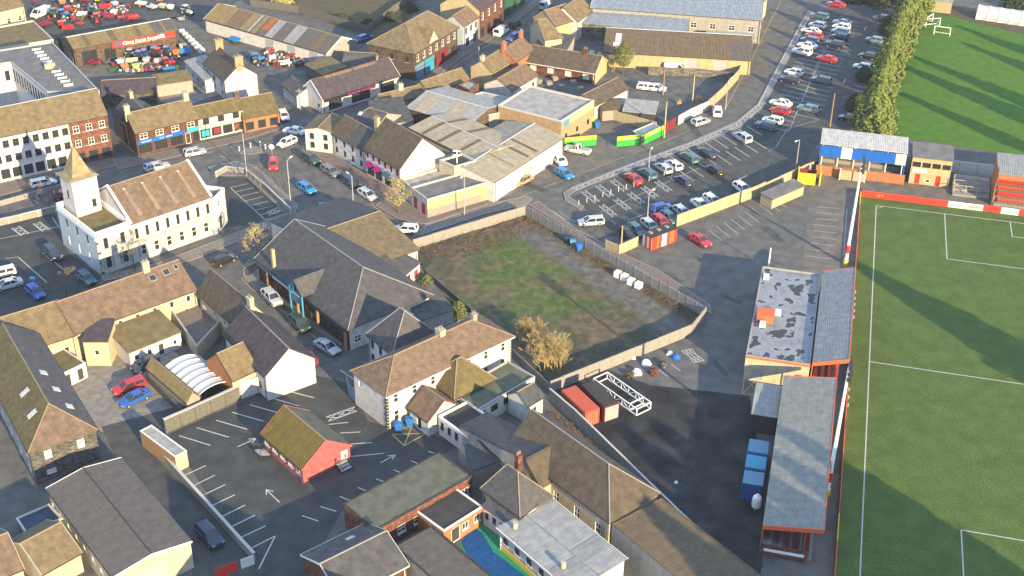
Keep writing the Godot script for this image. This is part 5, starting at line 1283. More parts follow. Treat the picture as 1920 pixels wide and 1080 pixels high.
func make_pub_block() -> void:
	# corner gable, long dark-roofed pub, tall white gabled shop
	_pub_corner()
	var t := house("pub", "long white pub with dark slate roof and small sash windows", "pub", p3(-28.42, -223.66), 10.46, 6.37, -0.8347, 4.4, 6.89, {"rm": "tile_brown", "wm": "render_white", "ridge": "ridge_clay", "win": [[0, "k", 2.7, 0.75, 1.1, 4], [0, "k", 0.7, 0.8, 1.2, 4], [0, "d", 0.05, 1.0, 2.1, 1, 0.0, 0.2]], "sheets": [[0, 0.5, 0.995, 0.02, 0.98, "slate_blue"]], "ch": [[0.96, 0.0, 3.0, "render_yellow"]]})
	t = house("gabled_shop", "tall white shop with red windows and a bare white gable", "shop", p3(-19.85, -215.97), 11.23, 9.97, -0.8742, 5.2, 9.67, {"rm": "tile_brown", "wm": "render_white", "ridge": "ridge_clay", "win": [[0, "r", 3.5, 0.7, 1.2, 6], [0, "s", 0.3, 2.2, 2.0, 2, 0.05, 0.5], [0, "s", 0.3, 2.2, 2.0, 1, 0.5, 0.8], [1, "b", 1.6, 1.0, 0.8, 1]]})
	var bb: AABB = (t.get_node("roof") as MeshInstance3D).mesh.get_aabb()
	for q in [[-0.32, "magenta_paint"], [-0.1, "magenta_paint"], [0.15, "steel_blue"]]:
		var g := geo()
		var a := Vector3(q[0] * bb.size.x - 0.9, 3.0, bb.end.z - 0.25)
		var f := Vector3(0, -0.5, 0.9); var r := Vector3(1.9, 0, 0)
		g.quad(a + f, a + f + r, a + r, a); g.quad(a, a + r, a + f + r, a + f)
		part(t, "awning", g, mats[q[1]])
	house("rear_roof", "blue-grey slate roof with a rooflight behind the long white pub", "house", p3(-26.86, -231.16), 6.3, 9, -0.5421, 4.6, 6.6, {"rm": "slate", "wm": "render_grey", "sk": [[0, 0.2, 0.6, 0.7, 0.9]], "hip": [2.0, 0.0]})
	house("rear_roof", "dark blue sheet roof behind the tall white gabled shop", "house", p3(-24.06, -235.31), 6.64, 9, 0.3367, 4, 5.2, {"roof": "mono", "rm": "slate_blue", "wm": "render_grey"})
	# low flat roofed shop and garage
	block("garage", "low flat roofed garage strip below the bare white gable", "garage", [p3(-19.85, -208.48, 3.2), p3(-12.09, -214.33, 3.2), p3(-10.74, -210.02, 3.2), p3(-17.37, -204.18, 3.2)], 3.2, {"rm": "felt_pale", "wm": "render_cream", "par": 0.3, "cm": "stone_sill"})
	t = house("garage", "flat garage with a yellow side wall and dark red doors at the road corner", "garage", p3(-10.66, -206.16), 13.69, 5.5, 0.5971, 3.6, 3.6, {"roof": "flat", "par": 0.25, "rm": "felt_grey", "wm": "render_yellow", "cm": "stone_sill", "wms": {3: "render_white"}, "win": [[3, "e", 0.1, 1.3, 2.2, 2]]})
	bb = (t.get_node("roof") as MeshInstance3D).mesh.get_aabb()
	var g2 := geo(); g2.box(Vector3(bb.size.x * -0.1, 0.75, bb.end.z + 0.06), Vector3(bb.size.x * 0.8, 1.5, 0.06)); part(t, "plinth", g2, mats["concrete_wall"])
	t = block("roof_house", "cream upper room with a black roof above the flat garage", "plant room", [p3(-13.28, -211.94, 5.4), p3(-10.49, -209.41, 5.4), p3(-6.69, -211.91, 5.4), p3(-9.38, -214.71, 5.4)], 5.4, {"rm": "felt_dark", "wm": "render_cream", "par": 0.3, "base": 2.9})
	_aerial("aerial", "white cross-shaped aerial on the black garage roof", p3(-10.11, -211.34, 5.1))

func _aerial(called: String, label: String, at: Vector3) -> void:
	var t := thing(called, label, "aerial", at)
	var g := geo(); g.tube(Vector3.ZERO, Vector3(0, 2.6, 0), 0.09, 0.07, 6); part(t, "mast", g, mats["white_paint"])
	for y in [1.6, 2.4]:
		g = geo(); g.box(Vector3(0, y, 0), Vector3(1.5, 0.12, 0.12)); part(t, "cross_arm", g, mats["white_paint"])

func _pub_corner() -> void:
	# gable faces the junction, ridge runs back from it
	house("corner_pub", "white corner pub with a street gable and tan roof slope", "pub", p3(-35.99, -229.22), 6.95, 5.47, 1.3037, 4.4, 5.03, {"rm": "tile_tan", "wm": "render_white", "ridge": "ridge_clay", "win": [[3, "k", 2.6, 0.9, 1.2, 2], [3, "k", 0.8, 0.9, 1.2, 2]]})

func make_workshops() -> void:
	house("workshop", "workshop with a wide cream sheet roof striped by brown rooflights", "workshop", p3(-9.18, -224.16), 19.13, 11.17, -0.8202, 4.6, 5.34, {"rm": "sheet_cream", "wm": "render_cream", "ridge": "galvanised", "ov": 0.2, "sheets": [[0, 0.18, 0.23, 0.02, 0.98, "sheet_brown"], [0, 0.42, 0.47, 0.02, 0.98, "sheet_brown"], [0, 0.72, 0.76, 0.02, 0.98, "sheet_brown"], [1, 0.2, 0.25, 0.02, 0.98, "sheet_brown"], [1, 0.5, 0.55, 0.02, 0.98, "sheet_brown"]]})
	house("workshop", "workshop with a weathered white and grey sheet roof behind the cream one", "workshop", p3(-11.35, -238.65), 14.89, 13, -0.5850, 4.4, 5.6, {"rm": "sheet_pale", "wm": "brick_brown", "ridge": "galvanised", "sheets": [[1, 0.3, 0.5, 0.02, 0.98, "sheet_cream"], [0, 0.1, 0.3, 0.02, 0.98, "sheet_cream"], [0, 0.55, 0.75, 0.02, 0.98, "sheet_cream"]]})
	block("workshop", "flat blue-grey roofed workshop beside the square brick tower room", "workshop", [p3(-13.4, -241.23, 4.2), p3(-6.44, -246.34, 4.2), p3(-0.71, -243.26, 4.2), p3(-3.04, -235.79, 4.2), p3(-8.67, -233.06, 4.2)], 4.2, {"rm": "felt_pale", "wm": "render_grey", "par": 0.15})
	house("workshop", "long cream ribbed roof with white roadside wall and dark doorway", "workshop", p3(-2.48, -219.24), 22.96, 12.95, 0.9849, 4, 5.14, {"rm": "sheet_cream", "wm": "render_white", "ridge": "galvanised", "ov": 0.2, "sheets": [[0, 0.5, 0.53, 0.1, 0.95, "sheet_brown"], [0, 0.62, 0.65, 0.1, 0.95, "sheet_brown"], [0, 0.3, 0.32, 0.1, 0.95, "sheet_tan"]], "win": [[0, "g", 0.05, 3.0, 2.8, 1, 0.35, 0.6]]})
	var t := block("office_unit", "square unit with a pale flat roof, orange brick side and yellow sign wall", "unit", [p3(-3.17, -236.45, 5.6), p3(3.02, -246.62, 5.6), p3(15.69, -239.43, 5.6), p3(8.92, -229.21, 5.6)], 5.6, {"rm": "felt_pale", "wm": "render_sand", "par": 0.3, "cm": "stone_sill", "win": [[Vector2(0.8, 0.6), "k", 1.2, 0.9, 1.1, -4.0]]})
	var a: Vector3 = p3(8.92, -229.21, 5.6); var b: Vector3 = p3(15.69, -239.43, 5.6)
	var d := (b - a); d.y = 0
	var n := Vector3(-d.z, 0, d.x).normalized()
	if n.z < 0: n = -n
	var inv := t.transform.affine_inverse()
	var bs := Basis(d.normalized(), Vector3.UP, n)
	var sb := sign_board(t, inv * Transform3D(bs, (a + b) / 2 + n * 0.06 + Vector3(0, -0.95, 0)), d.length() * 0.98, 1.5, "render_yellow")
	var lg := geo(); lg.box(Vector3(-d.length() * 0.36, -0.05, 0.1), Vector3(2.2, 1.3, 0.05)); part(sb, "sign_panel", lg, mats["steel_blue"])
	strokes(sb, d.length() * 0.14, d.length() * 0.55, 0.0, 0.45, "pale_board")
	# green painted yard walls
	for q in [["lime and green painted wall left of the tyre yard entrance", p3(9.71, -229.3), p3(15.93, -230.7)], ["lime and green painted wall right of the tyre yard entrance", p3(19.81, -230.09), p3(25.07, -231.47)], ["long green fence with white lettering along the road", p3(25.15, -231.23), p3(29.29, -235.8)], ["green painted wall panel against the square unit", p3(12.52, -236.03), p3(15.94, -239.7)]]:
		var w := thing("green_wall", q[0], "wall", q[1], atan2(-(q[2] - q[1]).z, (q[2] - q[1]).x), "green walls of the tyre yard")
		var l: float = (q[2] - q[1]).length()
		var k := int(maxf(2, l / 1.9))
		for i in k:
			var g := geo(); g.box(Vector3(l * (i + 0.5) / k, 0.6, 0), Vector3(l / k - 0.04, 1.2, 0.12)); part(w, "lower_panel", g, mats["green_paint"])
			g = geo(); g.box(Vector3(l * (i + 0.5) / k, 1.65, 0), Vector3(l / k - 0.04, 0.88, 0.1)); part(w, "upper_panel", g, mats["lime_paint"])
		strokes(w, l / 2, l * 0.5, 1.5, 0.45, "white_paint")
	block("tyre_shed", "small tyre bay with flat grey roof inside the green fence", "shed", [p3(23.01, -233.18, 1.9), p3(24.59, -230.76, 1.9), p3(28.6, -235.36, 1.9), p3(27.31, -237.35, 1.9)], 1.9, {"rm": "sheet_blue", "wm": "panel_dark", "par": 0.08})

func make_north() -> void:
	block("brick_tower_room", "square red brick tower room with flat grey roof among the workshops", "room", [p3(-11.45, -247.86, 5), p3(-8.86, -244.9, 5), p3(-7.25, -248.57, 5), p3(-9.27, -250.48, 5)], 5.0, {"rm": "felt_pale", "wm": "brick_red", "par": 0.2, "cm": "brick_pink"})
	house("terrace_house", "long tan-roofed house with cream wall beside the brick tower room", "house", p3(-15.07, -252.43), 11.01, 4.87, 0.7649, 3.6, 5.24, {"rm": "tile_tan", "wm": "render_yellow", "ridge": "ridge_clay", "win": [[0, "w", 0.9, 1.0, 1.2, 4]]})
	house("terrace_house", "low tan-roofed house stepping down behind the workshops, next to the magenta shop", "house", p3(-23.05, -246.53), 10.32, 4, 0.5877, 3, 4.3, {"rm": "tile_tan", "wm": "render_cream", "ridge": "ridge_clay", "ch": [[0.0, 0.0, 1.2, "render_cream"]]})
	house("terrace_house", "tan-roofed house with a lit yellow gable beside the main street", "house", p3(-4.62, -262.43), 9.66, 5.16, 1.0433, 4.2, 6.07, {"rm": "tile_tan", "wm": "render_yellow", "ridge": "ridge_clay", "ch": [[-0.9, 0.0, 0.9, "render_cream"]]})
	house("terrace_house", "pink-roofed house with a tall orange brick chimney on the main street", "house", p3(-0.59, -267.68), 8.25, 5.97, 1.0933, 4.4, 6.57, {"rm": "tile_pink", "wm": "render_orange", "ridge": "brick_pink", "fascia": "render_orange", "ch": [[-0.95, 0.0, 1.4, "render_orange"], [0.95, 0.0, 1.4, "render_orange"]]})
	house("brick_bungalow", "red brick bungalow with a long brown roof and one chimney", "house", p3(11.05, -267.72), 16.17, 7.61, -0.3935, 2.6, 4.98, {"rm": "slate_brown", "wm": "brick_red", "ridge": "ridge_clay", "gutter": "white_frame", "fascia": "render_yellow", "wms": {1: "render_yellow"}, "ch": [[0.55, 0.05, 1.1, "brick_red"]], "win": [[0, "b", 0.8, 1.5, 1.2, 4]]})
	house("white_cottage", "white-walled cottage with grey tan roof in the middle of the yards", "house", p3(17.45, -248.59), 12.29, 5.38, 0.8950, 3.2, 4.75, {"rm": "slate_brown", "wm": "render_white", "ridge": "ridge_clay", "win": [[1, "b", 0.9, 0.9, 1.0, 1]]})
	house("white_outhouse", "pinkish low roof with small dark windows left of the yard", "house", p3(-0.75, -256.61), 10.45, 6.57, 1.0100, 2.8, 4.55, {"rm": "tile_pink", "wm": "render_white", "ridge": "ridge_clay", "win": [[0, "k", 0.8, 0.8, 0.9, 3]]})
	# street terrace seen from its backs
	house("terrace_house", "tan hipped house back facing the dark courtyard, right of the main street", "house", p3(6.89, -280.26), 4.08, 8.86, 0.3681, 4.6, 7.59, {"rm": "tile_tan", "wm": "render_cream", "hip": [0.0, 2.0], "ridge": "ridge_clay", "fascia": "render_yellow"})
	house("terrace_house", "purple-brown roofed house with a lit yellow gable near the street top", "house", p3(9.04, -288.59), 6.47, 7.18, 0.7487, 4.8, 7.41, {"rm": "tile_pink", "wm": "render_yellow", "ridge": "ridge_clay", "fascia": "render_yellow"})
	house("terrace_house", "lichen-spotted roofed house beside the grey factory at the top of the street", "house", p3(12.91, -292.37), 9.05, 7.04, 1.1101, 4.8, 7.36, {"rm": "tile_tan", "wm": "render_white", "ridge": "ridge_clay"})
	house("low_shed", "slate lean-to sheds behind the pink-roofed street house", "shed", p3(8.67, -278.02), 7.42, 7, -0.3220, 2.4, 3.8, {"roof": "mono", "rm": "slate", "wm": "render_grey"})
	# factory
	house("factory", "long grey rendered factory with a worn pale blue sheet roof", "factory", p3(39.17, -303.19), 39.23, 26, -0.1847, 5.6, 8, {"rm": "sheet_blue", "wm": "render_grey", "wms": {1: "render_cream"}, "ridge": "galvanised", "ov": 0.3, "fascia": "white_paint", "win": [[0, "w", 2.6, 1.4, 1.3, 9], [1, "w", 2.5, 1.0, 1.2, 3]]})
	house("lean_to", "long pale blue lean-to roof in front of the grey factory", "shed", p3(27.32, -289.26), 24.57, 6, -0.2510, 3.6, 4.6, {"roof": "mono", "rm": "sheet_blue", "wm": "blockwork"})
	house("barn", "big barn with a mottled brown roof and lit orange wall", "barn", p3(36.12, -276.99), 31.85, 14.96, -0.1239, 3.4, 6.12, {"rm": "sheet_brown", "wm": "render_yellow", "ridge": "galvanised", "ov": 0.3, "sk": [[0, 0.09, 0.6, 1.2, 2.6], [0, 0.085, 0.32, 1.6, 1.2]], "sheets": [[0, 0.86, 0.995, 0.02, 0.7, "sheet_dark"]], "win": [[0, "g", 0.05, 3.0, 2.8, 2, 0.5, 0.9]]})
	house("low_shed", "pale low strip roof between the factory and the brown barn", "shed", p3(48.79, -284.11), 10.41, 3, -0.1602, 2.6, 3, {"roof": "mono", "rm": "sheet_pale", "wm": "blockwork"})
	# left of the street: terrace shops
	var t := house("street_shop", "narrow pale blue house squeezed beside the large tan-roofed building", "shop", p3(-12.4, -284.79), 7.15, 5.26, 1.1137, 5.6, 7.51, {"rm": "tile_pink", "wm": "render_blue", "ridge": "ridge_clay", "win": [[0, "k", 3.4, 0.8, 1.4, 3], [0, "s", 0.3, 1.6, 2.0, 2]]})
	house("street_shop", "brick shop with white pillars and dark signboard on the main street", "shop", p3(-10.06, -294.91), 13.28, 10, 1.1493, 7, 10.5, {"rm": "slate_purple", "wm": "brick_red", "wms": {3: "render_yellow"}, "ridge": "ridge_clay", "ch": [[-0.9, 0.0, 1.2, "render_cream"]], "win": [[0, "w", 4.4, 0.9, 1.6, 4], [0, "s", 0.3, 1.8, 2.2, 4]]})
	t = house("street_shop", "green-fronted shop at the top of the main street", "shop", p3(-4.84, -308.88), 13.19, 10, 1.1864, 6.6, 9.6, {"rm": "slate", "wm": "dark_green", "win": [[0, "s", 0.3, 1.8, 2.2, 3]]})
	house("street_shop", "maroon-backed house between the pale blue house and rough ground", "house", p3(-12.17, -301.38), 5.25, 7, -0.5775, 5.2, 8, {"rm": "slate_purple", "wm": "brick_pink", "ch": [[0.9, 0.0, 1.0, "render_cream"]]})
	# polytunnel and shed beyond the playing field
	_tunnel("polytunnel", "white polytunnel beyond the playing field", p3(112.45, -307.65), p3(124.1, -302.45), 5.5, 2.8, 5)
	house("field_shed", "cream boarded shed at the top corner of the playing field", "shed", p3(103.88, -312.26), 6.66, 5, -0.3225, 3, 3.8, {"roof": "mono", "rm": "sheet_pale", "wm": "panel_cream"})
	house("corner_shed", "cream gable end beside the road at the top of the frame", "house", p3(54.72, -303.63), 10.08, 9, 1.1888, 5, 8, {"rm": "tile_tan", "wm": "render_cream"})

func strokes(p: Node3D, x: float, w: float, y: float, h: float, m: String) -> void:   # worn lettering, too small to read from here
	var g := geo()
	var cx := x - w / 2
	while cx < x + w / 2:
		var k := rng.randf_range(0.5, 0.8) * h
		g.box(Vector3(cx + h * 0.1, y, 0.1), Vector3(h * 0.18, h * rng.randf_range(0.75, 1.0), 0.03))
		g.box(Vector3(cx + k * 0.45, y + h * rng.randf_range(-0.3, 0.35), 0.1), Vector3(k * 0.5, h * 0.17, 0.028))
		cx += k + h * 0.15
	var o := part(p, "lettering", g, mats[m])
	o.set_meta("kind", "stuff")

const PT := -0.24645   # turn of everything squared up with the pitch

func pitch_thing(called: String, label: String, cat: String, u: float, v: float, group := "") -> Node3D:
	return thing(called, label, cat, pitch(u, v), PT, group)

func make_football() -> void:
	# perimeter barriers
	var t := pitch_thing("pitch_barrier", "low red barrier along the near touchline", "barrier", -2.9, -2.9)
	for i in 45:
		var g := geo(); g.box(Vector3(0, 0.5, 1.25 + i * 2.5), Vector3(0.12, 1.0, 2.45))
		part(t, "panel", g, mats["yellow_paint"] if i in [0, 1, 36, 37, 41] else mats["orange_paint"] if i % 7 else mats["red_paint"])
	t = pitch_thing("pitch_barrier", "red barrier with advert boards behind the far goal line", "barrier", -2.9, -2.9)
	var cols := ["red_paint", "red_paint", "red_paint", "red_paint", "red_paint", "pale_board", "pale_board", "red_paint", "white_paint", "red_paint", "yellow_paint", "red_paint"]
	for i in 24:
		var g := geo(); g.box(Vector3(1.65 + i * 3.0, 0.6, 0), Vector3(2.95, 1.2, 0.12))
		var p := part(t, "panel", g, mats[cols[i % 12]])
		if cols[i % 12] == "red_paint":
			var tg := geo(); tg.box(Vector3(1.65 + i * 3.0, 1.23, 0), Vector3(2.95, 0.08, 0.2)); part(p, "top_rail", tg, mats["container_red"])
			if i == 1: strokes_at(p, Vector3(3.4, 0.6, 0.02), 0.9, 0.5, "yellow_paint")
		elif i % 12 in [5, 6, 8]: strokes_at(p, Vector3(1.65 + i * 3.0, 0.6, 0.02), 2.0, 0.4, "steel_blue" if i % 2 else "red_paint")
	# floodlight masts
	for q in [["white floodlight mast at the far end of the main stand", -4.5, 22.8, 18.6], ["white floodlight mast beside the near stand", -4.5, 82.7, 19.4]]:
		t = pitch_thing("floodlight_mast", q[0], "floodlight", q[1], q[2], "floodlight masts")
		var g := geo(); g.tube(Vector3.ZERO, Vector3(0, q[3], 0), 0.3, 0.16, 10); part(t, "mast", g, mats["white_paint"])
		g = geo(); g.tube(Vector3.ZERO, Vector3(0, 0.9, 0), 0.45, 0.4, 10); part(t, "base_collar", g, mats["yellow_paint"])
		g = geo(); g.tube(Vector3(0, 2.2, 0), Vector3(0, 3.6, 0), 0.4, 0.38, 10); part(t, "padding", g, mats["red_paint"])
		for r in 3:
			g = geo(); g.box(Vector3(0, q[3] - 1.4 + r * 0.75, 0), Vector3(0.14, 0.12, 2.2)); part(t, "lamp_bar", g, mats["grey_paint"])
			for k in 3:
				var lg := geo(); lg.obox(Transform3D(Basis(Vector3(0, 0, 1), 0.5), Vector3(0.25, q[3] - 1.4 + r * 0.75, -0.8 + k * 0.8)), Vector3(0.3, 0.5, 0.6))
				var lp := part(t, "lamp", lg, mats["dark_frame"])
				lg = geo(); lg.obox(Transform3D(Basis(Vector3(0, 0, 1), 0.5), Vector3(0.25, q[3] - 1.4 + r * 0.75, -0.8 + k * 0.8)) * Transform3D(Basis.IDENTITY, Vector3(0.16, 0, 0)), Vector3(0.02, 0.44, 0.52)); part(lp, "lens", lg, mats["glass"])
	# main stand: social club block plus seated stand
	t = pitch_thing("club_house", "cream flat-roofed club house with patched blue-grey roof behind the main stand", "club house", -12.9, 47.3)
	local_wing(t, Vector3.ZERO, 0, 8.9, 25.8, 4.1, 4.1, {"roof": "flat", "par": 0.2, "rm": "wet_felt", "wm": "render_cream", "cm": "render_grey", "win": [[0, "e", 0.05, 1.0, 2.1, 1, 0.7, 1.0], [0, "g", 0.4, 1.6, 1.4, 1, 0.0, 0.4], [3, "k", 1.2, 1.2, 1.0, 6]]})
	var g2 := geo(); g2.box(Vector3(-2.7, 4.6, 2.6), Vector3(2.4, 1.4, 2.0)); var hb := part(t, "roof_hatch", g2, mats["render_orange"])
	g2 = geo(); g2.box(Vector3(-2.7, 5.35, 2.6), Vector3(2.6, 0.12, 2.2)); part(hb, "hatch_lid", g2, mats["orange_paint"])
	g2 = geo(); g2.box(Vector3(0, 3.9, 12.97), Vector3(9.0, 0.32, 0.06)); part(t, "fascia", g2, mats["orange_paint"])
	for z in [[-2.9, 4.4], [-3.6, -9.5], [-1.0, 0.6]]:
		g2 = geo(); g2.box(Vector3(z[0], 4.3, z[1]), Vector3(0.9, 0.7, 0.9)); part(t, "roof_vent", g2, mats["pale_board"])
	_stand("main_stand", "covered main stand with ribbed grey roof and red fascia along the touchline", -8.2, -3.4, 34.3, 60.2, 4.5, 5.9, 4, "sheet_grey")
	_stand("near_stand", "covered seating stand with plain pale grey roof near the bottom of the frame", -11.8, -4.9, 64.6, 96.0, 4.5, 5.4, 5, "sheet_stand")
	house("stand_annexe", "small grey-roofed annexe with red edge left of the near stand", "annexe", pitch(-13.6, 69), 3.2, 6.6, PT, 3.1, 3.4, {"roof": "mono", "rm": "sheet_pale", "wm": "dark_frame", "ov": 0.3})
	# blue containers stacked behind the near stand
	for i in 3:
		var z := 78.5 + i * 3.3
		t = pitch_thing("blue_container", ["blue container nearest the small annexe behind the near stand", "middle blue container of the three behind the near stand", "dark blue container nearest the white tank"][i], "container", -13.7, z, "blue containers behind the near stand")
		var g := geo(); g.box(Vector3(0, 1.25, 0), Vector3(2.6, 2.5, 2.7)); part(t, "body", g, mats["steel_blue" if i < 2 else "navy_paint"])
		g = geo(); g.box(Vector3(0, 2.54, 0), Vector3(2.5, 0.08, 2.6)); part(t, "roof", g, mats["sky_blue" if i == 1 else "steel_blue"])
		for k in 9:
			g = geo(); g.box(Vector3(-1.2 + k * 0.3, 1.25, 1.38), Vector3(0.12, 2.3, 0.06)); part(t, "rib", g, mats["blue_paint"])
	# white gas tank
	t = thing("gas_tank", "white upright gas tank behind the near stand", "tank", p3(30.61, -124.78))
	var gg := geo()
	var prof := [[0.0, 0.3], [0.35, 0.33], [0.55, 0.5], [0.6, 0.8], [0.6, 1.7], [0.52, 2.0], [0.3, 2.2], [0.14, 2.25], [0.14, 2.45]]
	for i in prof.size() - 1: gg.tube(Vector3(0, prof[i][1], 0), Vector3(0, prof[i + 1][1] + 0.002, 0), maxf(prof[i][0], 0.01), maxf(prof[i + 1][0], 0.01), 14)
	part(t, "tank", gg, mats["white_paint"])
	for k in 3:
		gg = geo(); gg.tube(Vector3(0.4 * cos(k * 2.1), 0, 0.4 * sin(k * 2.1)), Vector3(0.35 * cos(k * 2.1), 0.5, 0.35 * sin(k * 2.1)), 0.05, 0.05, 6); part(t, "leg", gg, mats["grey_paint"])
	# far end: blue stand, orange wall, press box, terrace frames, end stand
	t = pitch_thing("blue_stand", "blue-faced covered stand with white roof behind the corner flag", "stand", -3.3, -13.2)
	gg = geo(); _slab(gg, [Vector3(-7.8, 6.0, 3.0), Vector3(7.8, 6.0, 3.0), Vector3(7.8, 6.5, -3.0), Vector3(-7.8, 6.5, -3.0)], 0.15); part(t, "roof", gg, mats["sheet_white"])
	for i in 8:
		gg = geo(); gg.box(Vector3(-6.75 + i * 1.93, 4.7, 2.9), Vector3(1.9, 2.2, 0.1)); part(t, "face_panel", gg, mats["royal_blue" if i != 2 else "white_paint"] if i != 7 else mats["render_blue"])
	gg = geo(); gg.box(Vector3(0, 3.2, -2.9), Vector3(15.4, 6.3, 0.15)); part(t, "back_wall", gg, mats["dark_frame"])
	for s in [-1, 1]:
		gg = geo(); gg.box(Vector3(s * 7.6, 3.1, 0), Vector3(0.15, 6.1, 5.6)); part(t, "end_wall", gg, mats["royal_blue"])
	for i in 6:
		gg = geo(); gg.tube(Vector3(-7.2 + i * 2.88, 0, 2.85), Vector3(-7.2 + i * 2.88, 6, 2.85), 0.08, 0.08, 6); part(t, "post", gg, mats["white_paint"])
	for i in 4:
		gg = geo(); gg.box(Vector3(0, 0.2 + i * 0.35, 2.0 - i * 1.3), Vector3(15, 0.4 + i * 0.7, 1.28)); part(t, "terrace_step", gg, mats["concrete_wall"])
	t = pitch_thing("terrace_wall", "orange painted wall in front of the blue stand", "wall", -3.3, -9.9)
	for i in 8:
		gg = geo(); gg.box(Vector3(-7.0 + i * 2.0, 0.95, 0), Vector3(1.98, 1.9, 0.2)); part(t, "panel", gg, mats["render_orange"])
	t = pitch_thing("white_gate", "cream double gate against the orange wall by the floodlight", "gate", -4.6, -8.6)
	for s in [-1, 1]:
		gg = geo(); gg.box(Vector3(s * 1.15, 1.1, 0), Vector3(2.1, 1.9, 0.08)); part(t, "leaf", gg, mats["panel_cream"])
		gg = geo(); gg.box(Vector3(s * 2.25, 1.2, 0), Vector3(0.14, 2.4, 0.14)); part(t, "gate_post", gg, mats["white_paint"])
	t = pitch_thing("press_box", "cream two-storey press box with a window strip and two red doors", "press box", 9.0, -13.4)
	local_wing(t, Vector3.ZERO, 0, 7.0, 5.2, 5.4, 5.9, {"roof": "mono", "rm": "felt_grey", "wm": "render_yellow", "ov": 0.4, "win": [[0, "e", 0.05, 0.9, 2.0, 1, 0.1, 0.3], [0, "e", 0.05, 0.9, 2.0, 1, 0.62, 0.82], [0, "w", 0.5, 0.8, 0.6, 1, 0.38, 0.56], [0, "s", 3.4, 1.5, 1.0, 4]]})
	gg = geo(); gg.box(Vector3(-1.9, 2.75, 2.66), Vector3(2.6, 0.7, 0.1)); part(t, "sign", gg, mats["pale_board"])
	t = pitch_thing("standing_terrace", "stepped terrace with three tiers of white crush barriers", "terrace", 16.4, -10.4)
	for i in 4:
		gg = geo(); gg.box(Vector3(0, 0.2 + 0.2 * i, 2.0 - i * 1.4), Vector3(6.4, 0.4 + 0.4 * i, 1.38)); part(t, "terrace_step", gg, mats["concrete_wall"])
	for i in 3:
		for k in 4:
			gg = geo(); gg.box(Vector3(-3.0 + k * 2.0, 0.85 + i * 0.4 + 0.3, 2.0 - i * 1.4), Vector3(0.1, 1.4, 0.1)); part(t, "barrier_post", gg, mats["render_cream"])
		gg = geo(); gg.box(Vector3(0, 1.85 + i * 0.4, 2.0 - i * 1.4), Vector3(6.1, 0.1, 0.1)); part(t, "barrier_rail", gg, mats["render_cream"])
	t = pitch_thing("end_stand", "covered stand with grey sheet roof and pink-red seats at the right edge", "stand", 20.4, -9)
	gg = geo(); _slab(gg, [Vector3(-0.6, 6.4, 3.8), Vector3(22, 6.4, 3.8), Vector3(22, 7.2, -3.4), Vector3(-0.6, 7.2, -3.4)], 0.15); part(t, "roof", gg, mats["sheet_grey"])
	gg = geo(); gg.box(Vector3(10.7, 5.9, 3.75), Vector3(22.4, 0.9, 0.12)); part(t, "fascia", gg, mats["render_orange"])
	gg = geo(); gg.box(Vector3(-0.5, 3.4, 0), Vector3(0.15, 6.8, 7.0)); part(t, "end_wall", gg, mats["render_orange"])
	gg = geo(); gg.box(Vector3(10.7, 3.3, -3.3), Vector3(22.4, 6.6, 0.15)); part(t, "back_wall", gg, mats["render_cream"])
	for i in 4:
		gg = geo(); gg.box(Vector3(10.7, 0.3 + i * 0.3, 3.0 - i * 1.3), Vector3(22, 0.6 + i * 0.6, 1.28)); part(t, "terrace_step", gg, mats["concrete_wall"])
		for k in 12:
			gg = geo(); gg.box(Vector3(0.6 + k * 0.6, 0.85 + i * 0.6, 2.9 - i * 1.3), Vector3(0.5, 0.12, 0.45)); gg.box(Vector3(0.6 + k * 0.6, 1.1 + i * 0.6, 2.68 - i * 1.3), Vector3(0.5, 0.5, 0.1)); part(t, "seat", gg, mats["red_paint"] if i % 2 else mats["container_red"])
	# white boundary wall behind
	t = fence("boundary_wall", "white panelled boundary wall behind the press box and terrace", "wall", [pitch(4.6, -17.5), pitch(21, -17.5), pitch(60, -17.5)], 2.5, 3.2, "render_white", "grey_paint", 0.15)
	# goals lying on the training field
	for q in [["white training goal nearest the conifers", p3(99.22, -301.88), 0.9], ["white training goal lying on its side", p3(99.4, -299.68), 0.2], ["white training goal standing on the lit grass", p3(99.99, -293.94), -0.4]]:
		_goal(q[0], q[1], q[2])

func strokes_at(p: Node3D, at: Vector3, w: float, h: float, m: String) -> void:
	var k := p.get_child_count()
	strokes(p, 0, w, 0, h, m)
	(p.get_child(k) as Node3D).position = at

func _goal(label: String, at: Vector3, yaw: float) -> void:
	var t := thing("training_goal", label, "goal", at, yaw, "training goals")
	for s in [-1, 1]:
		var g := geo(); g.tube(Vector3(s * 1.8, 0, 0), Vector3(s * 1.8, 2.0, 0), 0.09, 0.09, 6); part(t, "upright", g, mats["white_paint"])
		g = geo(); g.tube(Vector3(s * 1.8, 2.0, 0), Vector3(s * 1.8, 0.05, -1.6), 0.07, 0.07, 6); part(t, "stay", g, mats["white_paint"])
		g = geo(); g.tube(Vector3(s * 1.8, 0.06, 0), Vector3(s * 1.8, 0.06, -1.6), 0.07, 0.07, 6); part(t, "ground_bar", g, mats["white_paint"])
	var g := geo(); g.tube(Vector3(-1.8, 2.0, 0), Vector3(1.8, 2.0, 0), 0.09, 0.09, 6); part(t, "crossbar", g, mats["white_paint"])
	g = geo(); g.tube(Vector3(-1.8, 0.06, -1.6), Vector3(1.8, 0.06, -1.6), 0.07, 0.07, 6); part(t, "rear_bar", g, mats["white_paint"])

